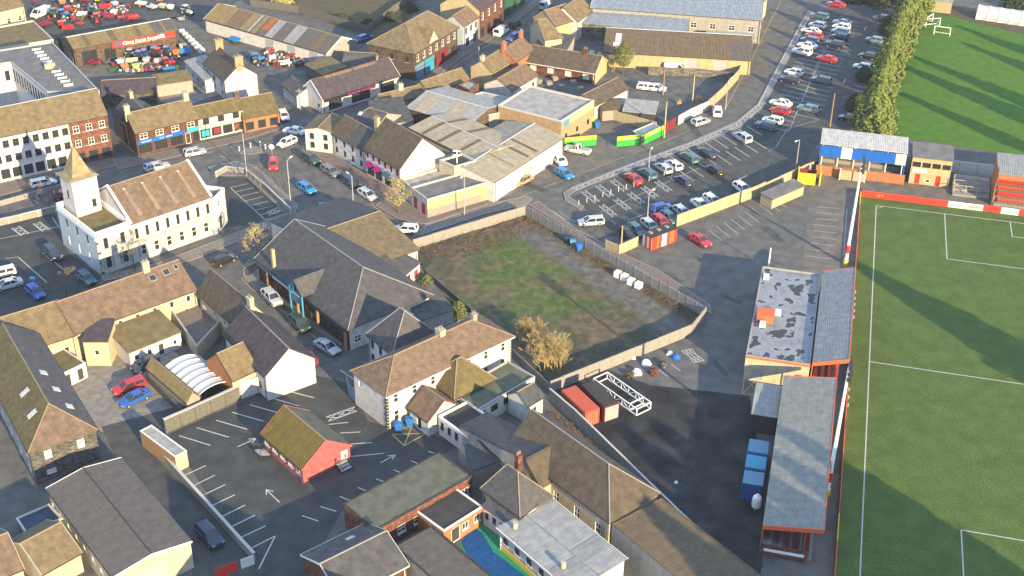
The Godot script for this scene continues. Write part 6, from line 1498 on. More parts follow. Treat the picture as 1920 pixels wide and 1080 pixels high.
func _stand(called: String, label: String, u0: float, u1: float, v0: float, v1: float, hb: float, hf: float, rows: int, rm: String) -> void:
	var t := pitch_thing(called, label, "stand", (u0 + u1) / 2, (v0 + v1) / 2)
	var w := (u1 - u0) / 2; var l := (v1 - v0) / 2
	# roof in sheets, highest over the pitch
	var n := int(l * 2 / 1.6)
	for i in n:
		var g := geo()
		var z0 := -l + 2 * l * i / n; var z1 := -l + 2 * l * (i + 1) / n - 0.03
		_slab(g, [Vector3(-w, hb, z1), Vector3(w, hf, z1), Vector3(w, hf, z0), Vector3(-w, hb, z0)], 0.08)
		part(t, "roof_sheet", g, mats[rm])
	var f := geo(); f.box(Vector3(w + 0.06, hf - 0.15, 0), Vector3(0.1, 0.55, 2 * l + 0.2)); part(t, "fascia", f, mats["orange_paint"])
	for s in [-1, 1]:
		f = geo(); f.hexa([Vector3(-w, hb - 0.5, s * (l + 0.06) + 0.05), Vector3(w, hf - 0.5, s * (l + 0.06) + 0.05), Vector3(w, hf - 0.5, s * (l + 0.06) - 0.05), Vector3(-w, hb - 0.5, s * (l + 0.06) - 0.05), Vector3(-w, hb + 0.12, s * (l + 0.06) + 0.05), Vector3(w, hf + 0.12, s * (l + 0.06) + 0.05), Vector3(w, hf + 0.12, s * (l + 0.06) - 0.05), Vector3(-w, hb + 0.12, s * (l + 0.06) - 0.05)]); part(t, "end_fascia", f, mats["orange_paint"])
	f = geo(); f.box(Vector3(-w + 0.08, hb / 2, 0), Vector3(0.16, hb, 2 * l)); part(t, "back_wall", f, mats["render_orange"])
	for i in rows:
		var st := (2 * w - 1.0) / rows
		var y := 0.35 + 0.38 * (rows - 1 - i)
		f = geo(); f.box(Vector3(-w + 0.2 + (i + 0.5) * st, y / 2, 0), Vector3(st, y, 2 * l - 0.4)); part(t, "terrace_step", f, mats["concrete_wall"])
		for k in 12:
			f = geo()
			var x := -w + 0.2 + (i + 0.5) * st
			f.box(Vector3(x, y + 0.4, l - 0.8 - k * 0.55), Vector3(0.42, 0.1, 0.46)); f.box(Vector3(x - 0.2, y + 0.62, l - 0.8 - k * 0.55), Vector3(0.08, 0.5, 0.46)); f.box(Vector3(x - 0.05, y + 0.2, l - 0.8 - k * 0.55), Vector3(0.1, 0.4, 0.3))
			part(t, "seat", f, mats["maroon_paint"])
	for k in int(l * 2 / 5.0) + 1:
		f = geo(); f.tube(Vector3(w * 0.45, 0, -l + 0.3 + k * (2 * l - 0.6) / int(l * 2 / 5.0)), Vector3(w * 0.45, hf - 0.35, -l + 0.3 + k * (2 * l - 0.6) / int(l * 2 / 5.0)), 0.09, 0.09, 8); part(t, "column", f, mats["red_paint"])
	f = geo(); f.box(Vector3(-0.6, 0.85, l + 0.02), Vector3(2 * w - 1.4, 1.7, 0.16)); var e := part(t, "end_wall", f, mats["brick_pink"])
	f = geo(); f.box(Vector3(-0.6, 1.0, l + 0.12), Vector3(2 * w - 2.2, 0.4, 0.04)); part(e, "painted_band", f, mats["white_paint"])

func make_fences() -> void:
	# concrete panel wall round the vacant plot
	fence("plot_wall", "tall pale concrete panel wall on the road side of the plot", "wall", [p3(-16.46, -188.88), p3(2.16, -201.42)], 1.9, 1.9, "panel_grey", "concrete_wall", 0.14)
	fence("plot_wall", "long concrete panel wall between the plot and football yard", "wall", [p3(2.16, -201.42), p3(29.59, -168.93)], 1.9, 1.9, "panel_grey", "concrete_wall", 0.14)
	fence("plot_wall", "pale wall across the near end of the plot above scattered rubbish", "wall", [p3(29.59, -168.93), p3(26.94, -164.11), p3(5.56, -149.05)], 1.9, 2.2, "panel_grey", "concrete_wall", 0.14)
	fence("plot_wall", "low wall on the white house side of the plot", "wall", [p3(5.56, -149.05), p3(0.13, -157.81)], 1.3, 2.0, "panel_grey", "", 0.14)
	fence("plot_wall", "low grey wall on the hall side of the plot", "wall", [p3(-14.17, -180.77), p3(-6.06, -168.67)], 1.2, 2.0, "panel_dark", "", 0.14)
	fence("school_wall", "long pale grey boundary wall running to the bottom of the frame", "wall", [p3(5.38, -146.91), p3(8.55, -142.34), p3(27.38, -110.41)], 2.1, 2.4, "panel_grey", "", 0.2, "", "stone_sill")
	# patchwork fence between car park and football yard
	fence("yard_fence", "cream panelled fence between the car park and football yard", "fence", [p3(28.12, -198.05), p3(34.38, -202.71), p3(43.88, -209.9), p3(45.24, -211.2)], 2.3, 2.4, "panel_cream", "weathered_timber", 0.1)
	fence("yard_fence", "cream fence stretch from the long hut to the yellow turnstile", "fence", [p3(45.24, -211.2), p3(53.67, -218.81), p3(56.59, -221.15)], 2.0, 2.2, "panel_cream", "weathered_timber", 0.1)
	fence("yard_fence", "short cream gate and fence beside the red and white kiosk", "fence", [p3(15.46, -189.72), p3(17.57, -187.99), p3(20.89, -190.95)], 1.9, 2.0, "panel_cream", "weathered_timber", 0.1)
	fence("yard_fence", "tall timber fence left of the yellow turnstile running to the blue stand", "fence", [p3(56.59, -221.15), p3(59.31, -228.89)], 2.4, 2.0, "weathered_timber", "timber", 0.1)
	# town hall car park railing wall
	fence("car_park_wall", "curved low grey wall round the town hall car park", "wall", [p3(-54.41, -214.77), p3(-52.9, -217.02), p3(-49.31, -216.24), p3(-44.26, -209.49), p3(-38.53, -200.69)], 1.1, 2.4, "panel_grey", "stone_sill", 0.2, "", "stone_sill")
	fence("car_park_wall", "low stone wall in front of the office block street", "wall", [p3(-89.52, -193.9), p3(-84.24, -197.09), p3(-79.29, -200.35)], 1.2, 2.4, "panel_grey", "stone_sill", 0.2, "", "stone_sill")
	fence("car_park_wall", "low wall along the far side of the town hall street", "wall", [p3(-91.87, -200.59), p3(-87.48, -204.13), p3(-79.88, -210.16)], 1.0, 3.0, "panel_grey", "", 0.2)
	fence("stone_wall", "stone wall between the walled yard and the school car park", "wall", [p3(-45.9, -138.59), p3(-37.41, -146.47)], 2.2, 2.2, "panel_dark", "", 0.35, "", "stone_sill")
	fence("stone_wall", "white rendered wall continuing the stone wall to the blank gable", "wall", [p3(-37.29, -146.59), p3(-28.98, -152.56)], 2.4, 2.6, "render_white", "", 0.3, "", "white_frame")
	fence("stone_wall", "low stone wall along the lane beside the school car park", "wall", [p3(-44.31, -132.34), p3(-41.18, -128.46), p3(-29.75, -114.44)], 1.2, 2.2, "panel_grey", "", 0.3, "", "stone_sill")
	fence("stone_wall", "rough dark wall under the tan lean-to", "wall", [p3(-51.37, -150.74), p3(-43.5, -141.22)], 1.4, 2.2, "panel_dark", "", 0.3)
	fence("gate", "blue-grey steel gates at the corner of the white house", "gate", [p3(-23.08, -150.08), p3(-22.41, -147.55), p3(-20.92, -145.34)], 2.2, 1.1, "steel_blue", "grey_paint", 0.06)
	# yards by the road
	fence("yard_fence", "white and dark red hoarding along the road by the silver car", "fence", [p3(32.6, -240.48), p3(35.33, -243.97), p3(40, -248.68)], 2.0, 2.2, "render_white", "brick_red", 0.12)
	fence("yard_fence", "tall cream boundary wall curving beside the road near the brown barn", "fence", [p3(39.74, -248.4), p3(43.77, -255.77), p3(48.25, -265.29), p3(50.2, -272.45)], 2.2, 2.3, "panel_cream", "weathered_timber", 0.14)
	fence("yard_fence", "maroon hoarding beside the green tyre yard fence", "fence", [p3(29.42, -236.05), p3(32.1, -239.7)], 2.2, 2.0, "maroon_paint", "dark_frame", 0.1)
	fence("yard_wall", "long block wall across the open yard below the brown barn", "wall", [p3(28.92, -267.06), p3(38.7, -266.48), p3(47.12, -264.65)], 1.8, 2.4, "blockwork_flat", "", 0.2)
	fence("yard_wall", "cream wall behind the scrap yard next to the square unit", "wall", [p3(18.92, -243.45), p3(28.08, -237.53)], 2.0, 2.4, "panel_cream", "", 0.2)
	fence("yard_wall", "low mossy wall round the courtyard of the machinery yard", "wall", [p3(-103.68, -282.32), p3(-95.4, -266.45)], 2.2, 2.2, "panel_dark", "", 0.15)
	fence("yard_wall", "grey wall along the rough ground at the top of the frame", "wall", [p3(-64.58, -307.75), p3(-52.28, -303.62), p3(-34.23, -290.4), p3(-29.28, -305.26), p3(-22.39, -319)], 1.8, 3.0, "panel_dark", "", 0.15)
	# car park median railing
	var t := thing("guard_rail", "row of slim white posts along the car park's middle strip", "railing", p3(11.6, -205.49))
	var a := Vector3.ZERO; var b: Vector3 = p3(27.82, -217.61) - p3(11.6, -205.49)
	for i in 12:
		var g := geo(); var p := a.lerp(b, i / 11.0); g.tube(p, p + Vector3(0, 1.0, 0), 0.06, 0.06, 6); part(t, "post", g, mats["pale_board"])

# ---------- trees ----------
class Leaves:
	var v := PackedVector3Array(); var n := PackedVector3Array(); var c := PackedColorArray()
	func leaf(p: Vector3, s: float, r: RandomNumberGenerator, out: Vector3, tone: float) -> void:
		var d := (out + Vector3(r.randf_range(-0.8, 0.8), r.randf_range(-0.5, 0.8), r.randf_range(-0.8, 0.8))).normalized()
		var x := d.cross(Vector3(r.randf() - 0.5, 1, r.randf() - 0.5)).normalized() * s
		var y := d.cross(x).normalized() * s * r.randf_range(0.5, 1.0)
		for q: Vector3 in [p - x, p + y, p + x, p - x, p + x, p - y * 0.6]:
			v.push_back(q); n.push_back(d); c.push_back(Color(tone, tone, tone))
	func twig(a: Vector3, b: Vector3, r: float, tone: float) -> void:
		var d := (b - a).normalized()
		var x := d.cross(Vector3(0.3, 0.2, 0.9)).normalized()
		var y := d.cross(x)
		for k in 3:
			var p := x * cos(TAU * k / 3) + y * sin(TAU * k / 3); var q := x * cos(TAU * (k + 1) / 3) + y * sin(TAU * (k + 1) / 3)
			for w: Array in [[a + p * r, p], [b, p], [a + q * r, q]]:
				v.push_back(w[0]); n.push_back((w[1] as Vector3)); c.push_back(Color(tone, tone, tone))
	func mesh() -> ArrayMesh:
		var a := []; a.resize(Mesh.ARRAY_MAX)
		a[Mesh.ARRAY_VERTEX] = v; a[Mesh.ARRAY_NORMAL] = n; a[Mesh.ARRAY_COLOR] = c
		var m := ArrayMesh.new(); m.add_surface_from_arrays(Mesh.PRIMITIVE_TRIANGLES, a); return m

func trunk_part(t: Node3D, h: float, r: float) -> void:
	var g := geo()
	g.tube(Vector3.ZERO, Vector3(0.05, h * 0.5, 0.03), r, r * 0.75, 8); g.tube(Vector3(0.05, h * 0.5, 0.03), Vector3(0, h, 0), r * 0.75, r * 0.3, 8)
	part(t, "trunk", g, mats["trunk"])

func conifer(label: String, at: Vector3, h: float, w: float, n: int, m := "conifer", group := "", ls := 1.0) -> void:
	var t := thing("conifer", label, "tree", at, 0, group)
	trunk_part(t, h * 0.9, 0.3)
	var l := Leaves.new()
	var f := noise(rng.randi() % 999, 0.55, 3)
	for i in n:
		var y := pow(rng.randf(), 1.25)
		var a := rng.randf() * TAU
		var lump := 1.0 + 0.5 * f.get_noise_3d(cos(a) * 3.0, y * h * 0.7, sin(a) * 3.0)
		var rad := w * 1.08 * (1.0 - pow(y, 1.7)) * lump * (0.45 + 0.55 * sqrt(rng.randf()))
		if y < 0.06: rad *= 0.8
		var p := Vector3(cos(a) * rad, 0.3 + y * h, sin(a) * rad)
		l.leaf(p, rng.randf_range(0.17, 0.44) * ls, rng, Vector3(cos(a), 0.35, sin(a)), rng.randf_range(0.62, 1.15))
	part(t, "crown", l.mesh(), mats[m])

func _grow(l: Leaves, p: Vector3, d: Vector3, len: float, r: float, depth: int, spread: float) -> void:
	var q := p + d * len
	l.twig(p, q, maxf(r, 0.018), rng.randf_range(0.75, 1.15))
	if depth == 0: return
	var k := 3 if depth > 1 else 4
	for i in k:
		var nd := (d + Vector3(rng.randf_range(-spread, spread), rng.randf_range(-0.1, 0.5), rng.randf_range(-spread, spread))).normalized()
		_grow(l, p.lerp(q, rng.randf_range(0.45, 1.0)), nd, len * rng.randf_range(0.55, 0.82), r * 0.58, depth - 1, spread)

func bare_tree(label: String, at: Vector3, h: float, m: String, stems := 1, depth := 5, spread := 0.7, leaves := 0, leaf_mat := "leaf_gold") -> void:
	var t := thing("bare_tree" if leaves == 0 else "small_tree", label, "tree", at)
	if stems == 1: trunk_part(t, h * 0.45, 0.05 + h * 0.014)
	var l := Leaves.new()
	for s in stems:
		var d := Vector3(rng.randf_range(-0.4, 0.4), 1.0, rng.randf_range(-0.4, 0.4)).normalized() if stems > 1 else Vector3.UP
		var b := Vector3(rng.randf_range(-0.5, 0.5), 0, rng.randf_range(-0.5, 0.5)) * (0.0 if stems == 1 else h * 0.55)
		_grow(l, b + Vector3(0, h * (0.28 if stems == 1 else 0.0), 0), d, h * 0.33, 0.03 + h * 0.008, depth, spread)
		if stems == 1:
			for k in 4: _grow(l, Vector3(0, h * rng.randf_range(0.25, 0.45), 0), Vector3(rng.randf_range(-1, 1), 0.7, rng.randf_range(-1, 1)).normalized(), h * 0.24, 0.02 + h * 0.005, depth - 1, spread)
	part(t, "crown", l.mesh(), mats[m])
	if leaves > 0:
		var lf := Leaves.new()
		for i in leaves:
			var a := rng.randf() * TAU; var y := rng.randf()
			var rad := h * 0.3 * sin(PI * clampf(0.12 + y * 0.85, 0, 1)) * (0.3 + 0.7 * sqrt(rng.randf()))
			lf.leaf(Vector3(cos(a) * rad, h * (0.28 + 0.72 * y), sin(a) * rad), rng.randf_range(0.07, 0.2), rng, Vector3(cos(a), 0.4, sin(a)), rng.randf_range(0.7, 1.15))
		part(t, "foliage", lf.mesh(), mats[leaf_mat])

func bush(label: String, at: Vector3, w: float, h: float, n: int, m: String, s := 0.16) -> void:
	var t := thing("bush", label, "bush", at)
	var l := Leaves.new()
	var f := noise(rng.randi() % 999, 0.8, 3)
	for i in n:
		var a := rng.randf() * TAU; var y := rng.randf()
		var rad := w * sqrt(maxf(0.02, 1.0 - y * y)) * (1.0 + 0.5 * f.get_noise_2d(cos(a) * 4, sin(a) * 4 + y * 3)) * sqrt(rng.randf())
		l.leaf(Vector3(cos(a) * rad, y * h, sin(a) * rad), rng.randf_range(0.6, 1.3) * s, rng, Vector3(cos(a), 0.6, sin(a)), rng.randf_range(0.6, 1.2))
	part(t, "foliage", l.mesh(), mats[m])

func make_trees() -> void:
	for q in [["nearest and bushiest conifer of the row, behind the blue stand", p3(71.44, -238.88), 10.5, 4.3, 11000], ["second conifer of the row from the blue stand", p3(74.72, -249.81), 10.0, 3.0, 8000], ["third conifer of the row from the blue stand", p3(77.76, -258.04), 10.5, 3.0, 8000], ["fourth conifer of the row, level with the red parked car", p3(80.91, -267.01), 11.0, 3.1, 8000], ["fifth conifer of the row, just below the training goals", p3(85.05, -277.82), 12.0, 3.2, 8000], ["sixth conifer of the row, level with the training goals", p3(89.29, -288.66), 12.5, 3.4, 8000], ["seventh conifer of the row, in front of the topmost one", p3(93.93, -300.21), 13.0, 3.6, 8000], ["topmost conifer of the row, cut by the top of the frame", p3(98.42, -311.74), 13.5, 3.8, 8000]]:
		conifer(q[0], q[1], q[2], q[3], q[4], "conifer", "conifers beside the long car park")
	for q in [["dark ivy-covered shrub on the car park side of the nearest conifer", p3(70.63, -249.67), 2.6, 3.5], ["dark shrub between parked cars and the conifer row", p3(75.74, -265.63), 2.2, 3.2], ["dark shrub beneath the upper conifers beside the car park", p3(87.87, -295.63), 2.4, 4.0], ["dark hedge clump at the top end of the car park", p3(84.79, -319.17), 5.0, 3.5], ["long dark hedge clump left of the topmost conifer", p3(90.98, -316.99), 5.0, 4.0]]:
		bush(q[0], q[1], q[2], q[3], 2600, "leaf_dark", 0.3)
	bare_tree("large bare golden shrub at the corner of the vacant plot", p3(5.98, -154.95), 6.4, "twig", 30, 5, 0.75, 0, "twig")
	bare_tree("bare golden shrub behind the largest one on the vacant plot", p3(2.32, -161.37), 5.2, "twig", 16, 5, 0.7, 0, "twig")
	bare_tree("small pale yellow leaved tree on the pavement corner", p3(-19.97, -201.6), 6.6, "twig", 1, 5, 0.8, 650, "leaf_gold")
	bare_tree("bare young tree with amber leaves beside the town hall", p3(-41.33, -183.65), 7.4, "twig", 1, 5, 0.75, 320, "leaf_gold")
	bare_tree("bare grey tree against the town hall's front wall", p3(-60.63, -180.76), 6.4, "twig_grey", 1, 5, 0.6)
	bare_tree("leafless street tree by the office block's low wall", p3(-80.09, -199.93), 5.5, "twig_grey", 1, 5, 0.6)
	bare_tree("thin bare tree in the town hall car park corner", p3(-69.39, -173.33), 5.0, "twig_grey", 1, 5, 0.6)
	bare_tree("thin bare tree on the pavement by the curved wall", p3(-45.33, -209.04), 5.6, "twig_grey", 1, 4, 0.5)
	bare_tree("second thin bare tree on the pavement by the curved wall", p3(-41.23, -206.66), 5.8, "twig_grey", 1, 4, 0.5)
	bare_tree("green willow-like tree in front of the brown barn", p3(23.47, -266.87), 7.5, "twig", 1, 5, 0.7, 2600, "leaf_green")
	bare_tree("brown bare shrub left of the willow-like tree", p3(20.99, -268.01), 4.2, "twig", 4, 4, 0.8)
	bush("dark ivy bush between the slate hall and the plot wall", p3(-11, -169.62), 2.4, 2.6, 1800, "leaf_dark", 0.22)
	bush("ragged hedge at the corner of the plot by the white house", p3(-8.09, -168.62), 1.4, 2.6, 900, "leaf_green", 0.2)
	bush("green hedge stub behind the tiny annexe", p3(-13.59, -178.29), 1.4, 1.4, 700, "leaf_green", 0.2)
	bush("yellow-green bush beside the square unit", p3(17.61, -245.26), 1.8, 2.6, 1200, "leaf_gold", 0.22)
	bush("ivy on the lean-to end by the stone wall", p3(-43.7, -142.17), 1.3, 1.7, 900, "leaf_green", 0.2)
	bush("dark green bush behind the shed at the machinery yard wall", p3(-102.04, -277.7), 1.8, 2.4, 900, "leaf_dark", 0.25)
	bush("bush behind the blue-signed terrace yard", p3(-75.51, -249.03), 2.4, 2.2, 1200, "leaf_dark", 0.25)
	bush("bright shrub lit by sun at the top of the frame", p3(-57.32, -311.17), 3.0, 2.4, 1500, "leaf_gold", 0.3)
	bush("dark shrubs at the right edge beyond the polytunnel", p3(124.08, -314.3), 4.0, 3.0, 1500, "leaf_dark", 0.3)
	for q in [p3(-34.66, -294.66), p3(-29.47, -299.98), p3(-25.47, -306.18), p3(-41.34, -298.05)]:
		bush("dark bush on rough ground beyond the long shed%s" % [", second from left", ", third from left", ", nearest the tan roof", ", leftmost"][cache.get("rough_i", 0)], q, 2.2, 1.8, 900, "leaf_dark", 0.25)
		cache["rough_i"] = cache.get("rough_i", 0) + 1
	# brambles, moss and weeds on the plot: nobody could count them
	var pl := poly([p3(-15.58, -188.9), p3(2.16, -200.64), p3(28.68, -169.51), p3(26.62, -165.57), p3(5.77, -152.03), p3(0.51, -159.63), p3(-12.89, -180.81)])
	var l := Leaves.new(); var l2 := Leaves.new()
	var f := noise(5, 0.09, 3)
	var e0: Vector3 = p3(-14.25, -188.94); var e1: Vector3 = p3(2.16, -200.24); var w0: Vector3 = p3(2.16, -200.24); var w1: Vector3 = p3(28.54, -168.3)
	for i in 26000:
		var x := rng.randf_range(-25, 40); var z := rng.randf_range(-205, -140)
		if not Geometry2D.is_point_in_polygon(Vector2(x, z), pl): continue
		var de := Geometry2D.get_closest_point_to_segment(Vector2(x, z), Vector2(e0.x, e0.z), Vector2(e1.x, e1.z)).distance_to(Vector2(x, z))
		var dw := Geometry2D.get_closest_point_to_segment(Vector2(x, z), Vector2(w0.x, w0.z), Vector2(w1.x, w1.z)).distance_to(Vector2(x, z))
		var k := f.get_noise_2d(x, z)
		if de < 5.0 + 4.0 * k or dw < 1.3 + k:
			for j in 3: l.leaf(Vector3(x + rng.randf() * 0.4, rng.randf_range(0.1, 0.9 if de < 4.0 else 0.5), z + rng.randf() * 0.4), rng.randf_range(0.06, 0.16), rng, Vector3.UP, rng.randf_range(0.6, 1.2))
		elif k > 0.05:
			l2.leaf(Vector3(x, rng.randf_range(0.1, 0.3), z), rng.randf_range(0.06, 0.15), rng, Vector3.UP, rng.randf_range(0.6, 1.2))
	var o := MeshInstance3D.new(); o.name = "brambles"; o.mesh = l.mesh(); o.material_override = mats["bramble"]; add_child(o); o.set_meta("kind", "stuff"); tag(o, "rust-brown brambles along the plot walls", "brambles")
	o = MeshInstance3D.new(); o.name = "weeds"; o.mesh = l2.mesh(); o.material_override = mats["moss"]; add_child(o); o.set_meta("kind", "stuff"); tag(o, "low green and brown weeds over the plot", "weeds")
	# strip of dead growth behind the school wall
	l = Leaves.new()
	for i in 2600:
		var p: Vector3 = p3(5.66, -142.28).lerp(p3(13.31, -131.14), rng.randf())
		l.leaf(p + Vector3(rng.randf_range(-1.2, 1.2), rng.randf_range(0.05, 0.8), rng.randf_range(-1.2, 1.2)), rng.randf_range(0.08, 0.2), rng, Vector3.UP, rng.randf_range(0.7, 1.3))
	o = MeshInstance3D.new(); o.name = "dead_growth"; o.mesh = l.mesh(); o.material_override = mats["bramble"]; add_child(o); o.set_meta("kind", "stuff"); tag(o, "dead brown growth between the school roof and boundary wall", "undergrowth")

# ---------- cars ----------
func paint(c: String) -> StandardMaterial3D:
	var key := "paint_" + c
	if not mats.has(key):
		var cols := {"white": lin(0.72, 0.73, 0.74), "silver": lin(0.42, 0.45, 0.48), "grey": lin(0.13, 0.14, 0.155), "black": lin(0.018, 0.018, 0.02), "navy": lin(0.02, 0.035, 0.075), "blue": lin(0.02, 0.09, 0.36), "bright_blue": lin(0.01, 0.20, 0.50), "teal": lin(0.05, 0.13, 0.17), "red": lin(0.42, 0.02, 0.03), "maroon": lin(0.16, 0.015, 0.05), "green": lin(0.03, 0.06, 0.05), "cream": lin(0.52, 0.44, 0.28), "steel": lin(0.16, 0.23, 0.29), "lime": lin(0.35, 0.6, 0.05), "orange": lin(0.62, 0.2, 0.03), "gold": lin(0.3, 0.25, 0.15), "tractor_green": lin(0.02, 0.18, 0.05), "tractor_blue": lin(0.02, 0.16, 0.42), "yellow": lin(0.68, 0.52, 0.03)}
		var m := plain(key, cols[c], 0.3)
		m.clearcoat_enabled = true; m.clearcoat = 0.7; m.clearcoat_roughness = 0.08
	return mats[key]

func loft(g: Geo, st: Array) -> void:   # st: [x, half width, bottom, shoulder, top] stations, rounded hull
	var rings := []
	for s in st:
		var w: float = s[1]
		rings.append([Vector3(s[0], s[2], -w * 0.9), Vector3(s[0], s[2] + 0.14, -w), Vector3(s[0], s[3], -w), Vector3(s[0], s[4] - 0.03, -w * 0.9), Vector3(s[0], s[4], -w * 0.74), Vector3(s[0], s[4] + 0.015, 0), Vector3(s[0], s[4], w * 0.74), Vector3(s[0], s[4] - 0.03, w * 0.9), Vector3(s[0], s[3], w), Vector3(s[0], s[2] + 0.14, w), Vector3(s[0], s[2], w * 0.9)])
	for i in rings.size() - 1:
		for j in 11:
			var k := (j + 1) % 11
			g.quad(rings[i][j], rings[i + 1][j], rings[i + 1][k], rings[i][k])
	for e in [0, rings.size() - 1]:
		for j in range(1, 10):
			if e == 0: g.tri(rings[0][0], rings[0][j], rings[0][j + 1])
			else: g.tri(rings[e][0], rings[e][j + 1], rings[e][j])

func car_proto(kind: String) -> Node3D:
	var key := "car_" + kind
	if cache.has(key): return cache[key]
	var t := Node3D.new()
	var L := 4.15; var w := 0.88; var belt := 0.92; var top := 1.47; var nose := 0.72; var tail := 0.95
	var b0 := -0.27; var b1 := 0.47; var r0 := -0.10; var r1 := 0.40   # glass base and roof span as a share of length, front is -x... nose at +x
	match kind:
		"saloon": L = 4.6; w = 0.9; top = 1.44; tail = 0.98; b0 = -0.25; b1 = 0.36; r0 = -0.07; r1 = 0.2
		"estate": L = 4.6; w = 0.9; top = 1.48; b0 = -0.26; b1 = 0.48; r0 = -0.09; r1 = 0.43
		"suv": L = 4.45; w = 0.93; belt = 1.08; top = 1.7; nose = 0.95; tail = 1.08; b0 = -0.24; b1 = 0.48; r0 = -0.08; r1 = 0.42
		"van": L = 5.1; w = 0.98; belt = 1.15; top = 2.0; nose = 1.0; tail = 1.15; b0 = -0.36; b1 = 0.49; r0 = -0.2; r1 = 0.485
		"pickup": L = 5.2; w = 0.92; belt = 1.05; top = 1.74; nose = 0.95; tail = 1.05; b0 = -0.22; b1 = 0.08; r0 = -0.08; r1 = 0.05
	var g := Geo.new()
	var h := L / 2
	loft(g, [[-h, w * 0.82, 0.42, nose - 0.12, nose - 0.06], [-h + 0.12, w * 0.9, 0.26, nose - 0.06, nose], [-h + 0.5, w * 0.97, 0.22, nose, nose + 0.06], [L * b0, w, 0.22, belt - 0.12, belt], [0, w, 0.22, belt - 0.08, belt], [L * b1 * 0.8, w, 0.22, belt - 0.06, tail + 0.0], [h - 0.25, w * 0.96, 0.24, tail - 0.1, tail - 0.02], [h - 0.04, w * 0.9, 0.3, tail - 0.14, tail - 0.1], [h, w * 0.84, 0.42, tail - 0.2, tail - 0.16]])
	part(t, "body", g, paint("white"))
	# glass house, roof, pillars
	var wb := w * 0.9; var wt := w * 0.7
	var ring := [Vector3(L * b0, belt - 0.01, wb), Vector3(L * b1, belt - 0.01, wb), Vector3(L * b1, belt - 0.01, -wb), Vector3(L * b0, belt - 0.01, -wb), Vector3(L * r0, top - 0.05, wt), Vector3(L * r1, top - 0.05, wt), Vector3(L * r1, top - 0.05, -wt), Vector3(L * r0, top - 0.05, -wt)]
	var opaque := kind == "van"
	g = Geo.new(); g.hexa(ring); part(t, "windows", g, mats["glass"])
	g = Geo.new()
	var ra := L * r0 - 0.04; var rb := L * r1 + 0.05
	for s in [[0.0, top - 0.05, wt + 0.02], [1.0, top, wt - 0.1]]: pass
	g.hexa([Vector3(ra, top - 0.06, wt + 0.03), Vector3(rb, top - 0.06, wt + 0.03), Vector3(rb, top - 0.06, -wt - 0.03), Vector3(ra, top - 0.06, -wt - 0.03), Vector3(ra + 0.16, top, wt - 0.1), Vector3(rb - 0.12, top, wt - 0.1), Vector3(rb - 0.12, top, -wt + 0.1), Vector3(ra + 0.16, top, -wt + 0.1)])
	part(t, "roof", g, paint("white"))
	for s in [-1, 1]:
		g = Geo.new(); g.bar(Vector3(L * b0, belt, s * wb), Vector3(L * r0, top - 0.04, s * wt), 0.09); part(t, "pillar", g, paint("white"))
		g = Geo.new(); g.bar(Vector3(L * b1, belt, s * wb), Vector3(L * r1, top - 0.04, s * wt), 0.16); part(t, "pillar", g, paint("white"))
		var mid := (b0 + b1) / 2 + 0.02
		if not opaque: g = Geo.new(); g.bar(Vector3(L * mid, belt, s * (wb + 0.01)), Vector3(L * lerpf(r0, r1, 0.5), top - 0.04, s * (wt + 0.01)), 0.1)
		if not opaque: part(t, "pillar", g, paint("white"))
		if opaque:
			g = Geo.new()
			var x0 := L * -0.1; var x1 := L * b1 + 0.01
			g.hexa([Vector3(x0, belt - 0.05, s * wb + 0.02), Vector3(x1, belt - 0.05, s * wb + 0.02), Vector3(x1, belt - 0.05, s * wb - 0.02), Vector3(x0, belt - 0.05, s * wb - 0.02), Vector3(x0, top - 0.03, s * wt + 0.03), Vector3(x1, top - 0.03, s * wt + 0.03), Vector3(x1, top - 0.03, s * wt - 0.03), Vector3(x0, top - 0.03, s * wt - 0.03)])
			part(t, "side_panel", g, paint("white"))
		g = Geo.new(); g.box(Vector3(L * b0 + 0.15, belt + 0.06, s * (w + 0.09)), Vector3(0.12, 0.14, 0.2)); part(t, "mirror", g, mats["dark_frame"])
		g = Geo.new(); g.obox(Transform3D(Basis(Vector3.UP, s * 0.35), Vector3(-h + 0.14, nose - 0.12, s * w * 0.68)), Vector3(0.22, 0.15, 0.36)); part(t, "headlight", g, mats["headlamp"])
		g = Geo.new(); g.box(Vector3(h - 0.1, tail - 0.22, s * w * 0.74), Vector3(0.14, 0.24, 0.3)); part(t, "tail_light", g, mats["tail_lamp"])
		for x in [-L * 0.31, L * 0.3]:
			g = Geo.new(); g.tube(Vector3(x, 0.31, s * (w - 0.2)), Vector3(x, 0.31, s * (w + 0.015)), 0.31, 0.31, 14); var ty := part(t, "tyre", g, mats["tyre"])
			g = Geo.new(); g.tube(Vector3(x, 0.31, s * (w - 0.05)), Vector3(x, 0.31, s * (w + 0.03)), 0.2, 0.19, 10); part(ty, "rim", g, mats["rim"])
	if kind == "pickup":
		g = Geo.new(); g.box(Vector3(L * 0.29, belt + 0.02, 0), Vector3(L * 0.38, 0.04, 1.3)); part(t, "load_bed", g, mats["grey_paint"])
	g = Geo.new(); g.box(Vector3(h + 0.0, 0.62, 0), Vector3(0.03, 0.12, 0.5)); part(t, "number_plate", g, mats["plate"])
	g = Geo.new(); g.box(Vector3(-h + 0.02, 0.5, 0), Vector3(0.08, 0.14, w)); part(t, "grille", g, mats["dark_frame"])
	cache[key] = t
	return t

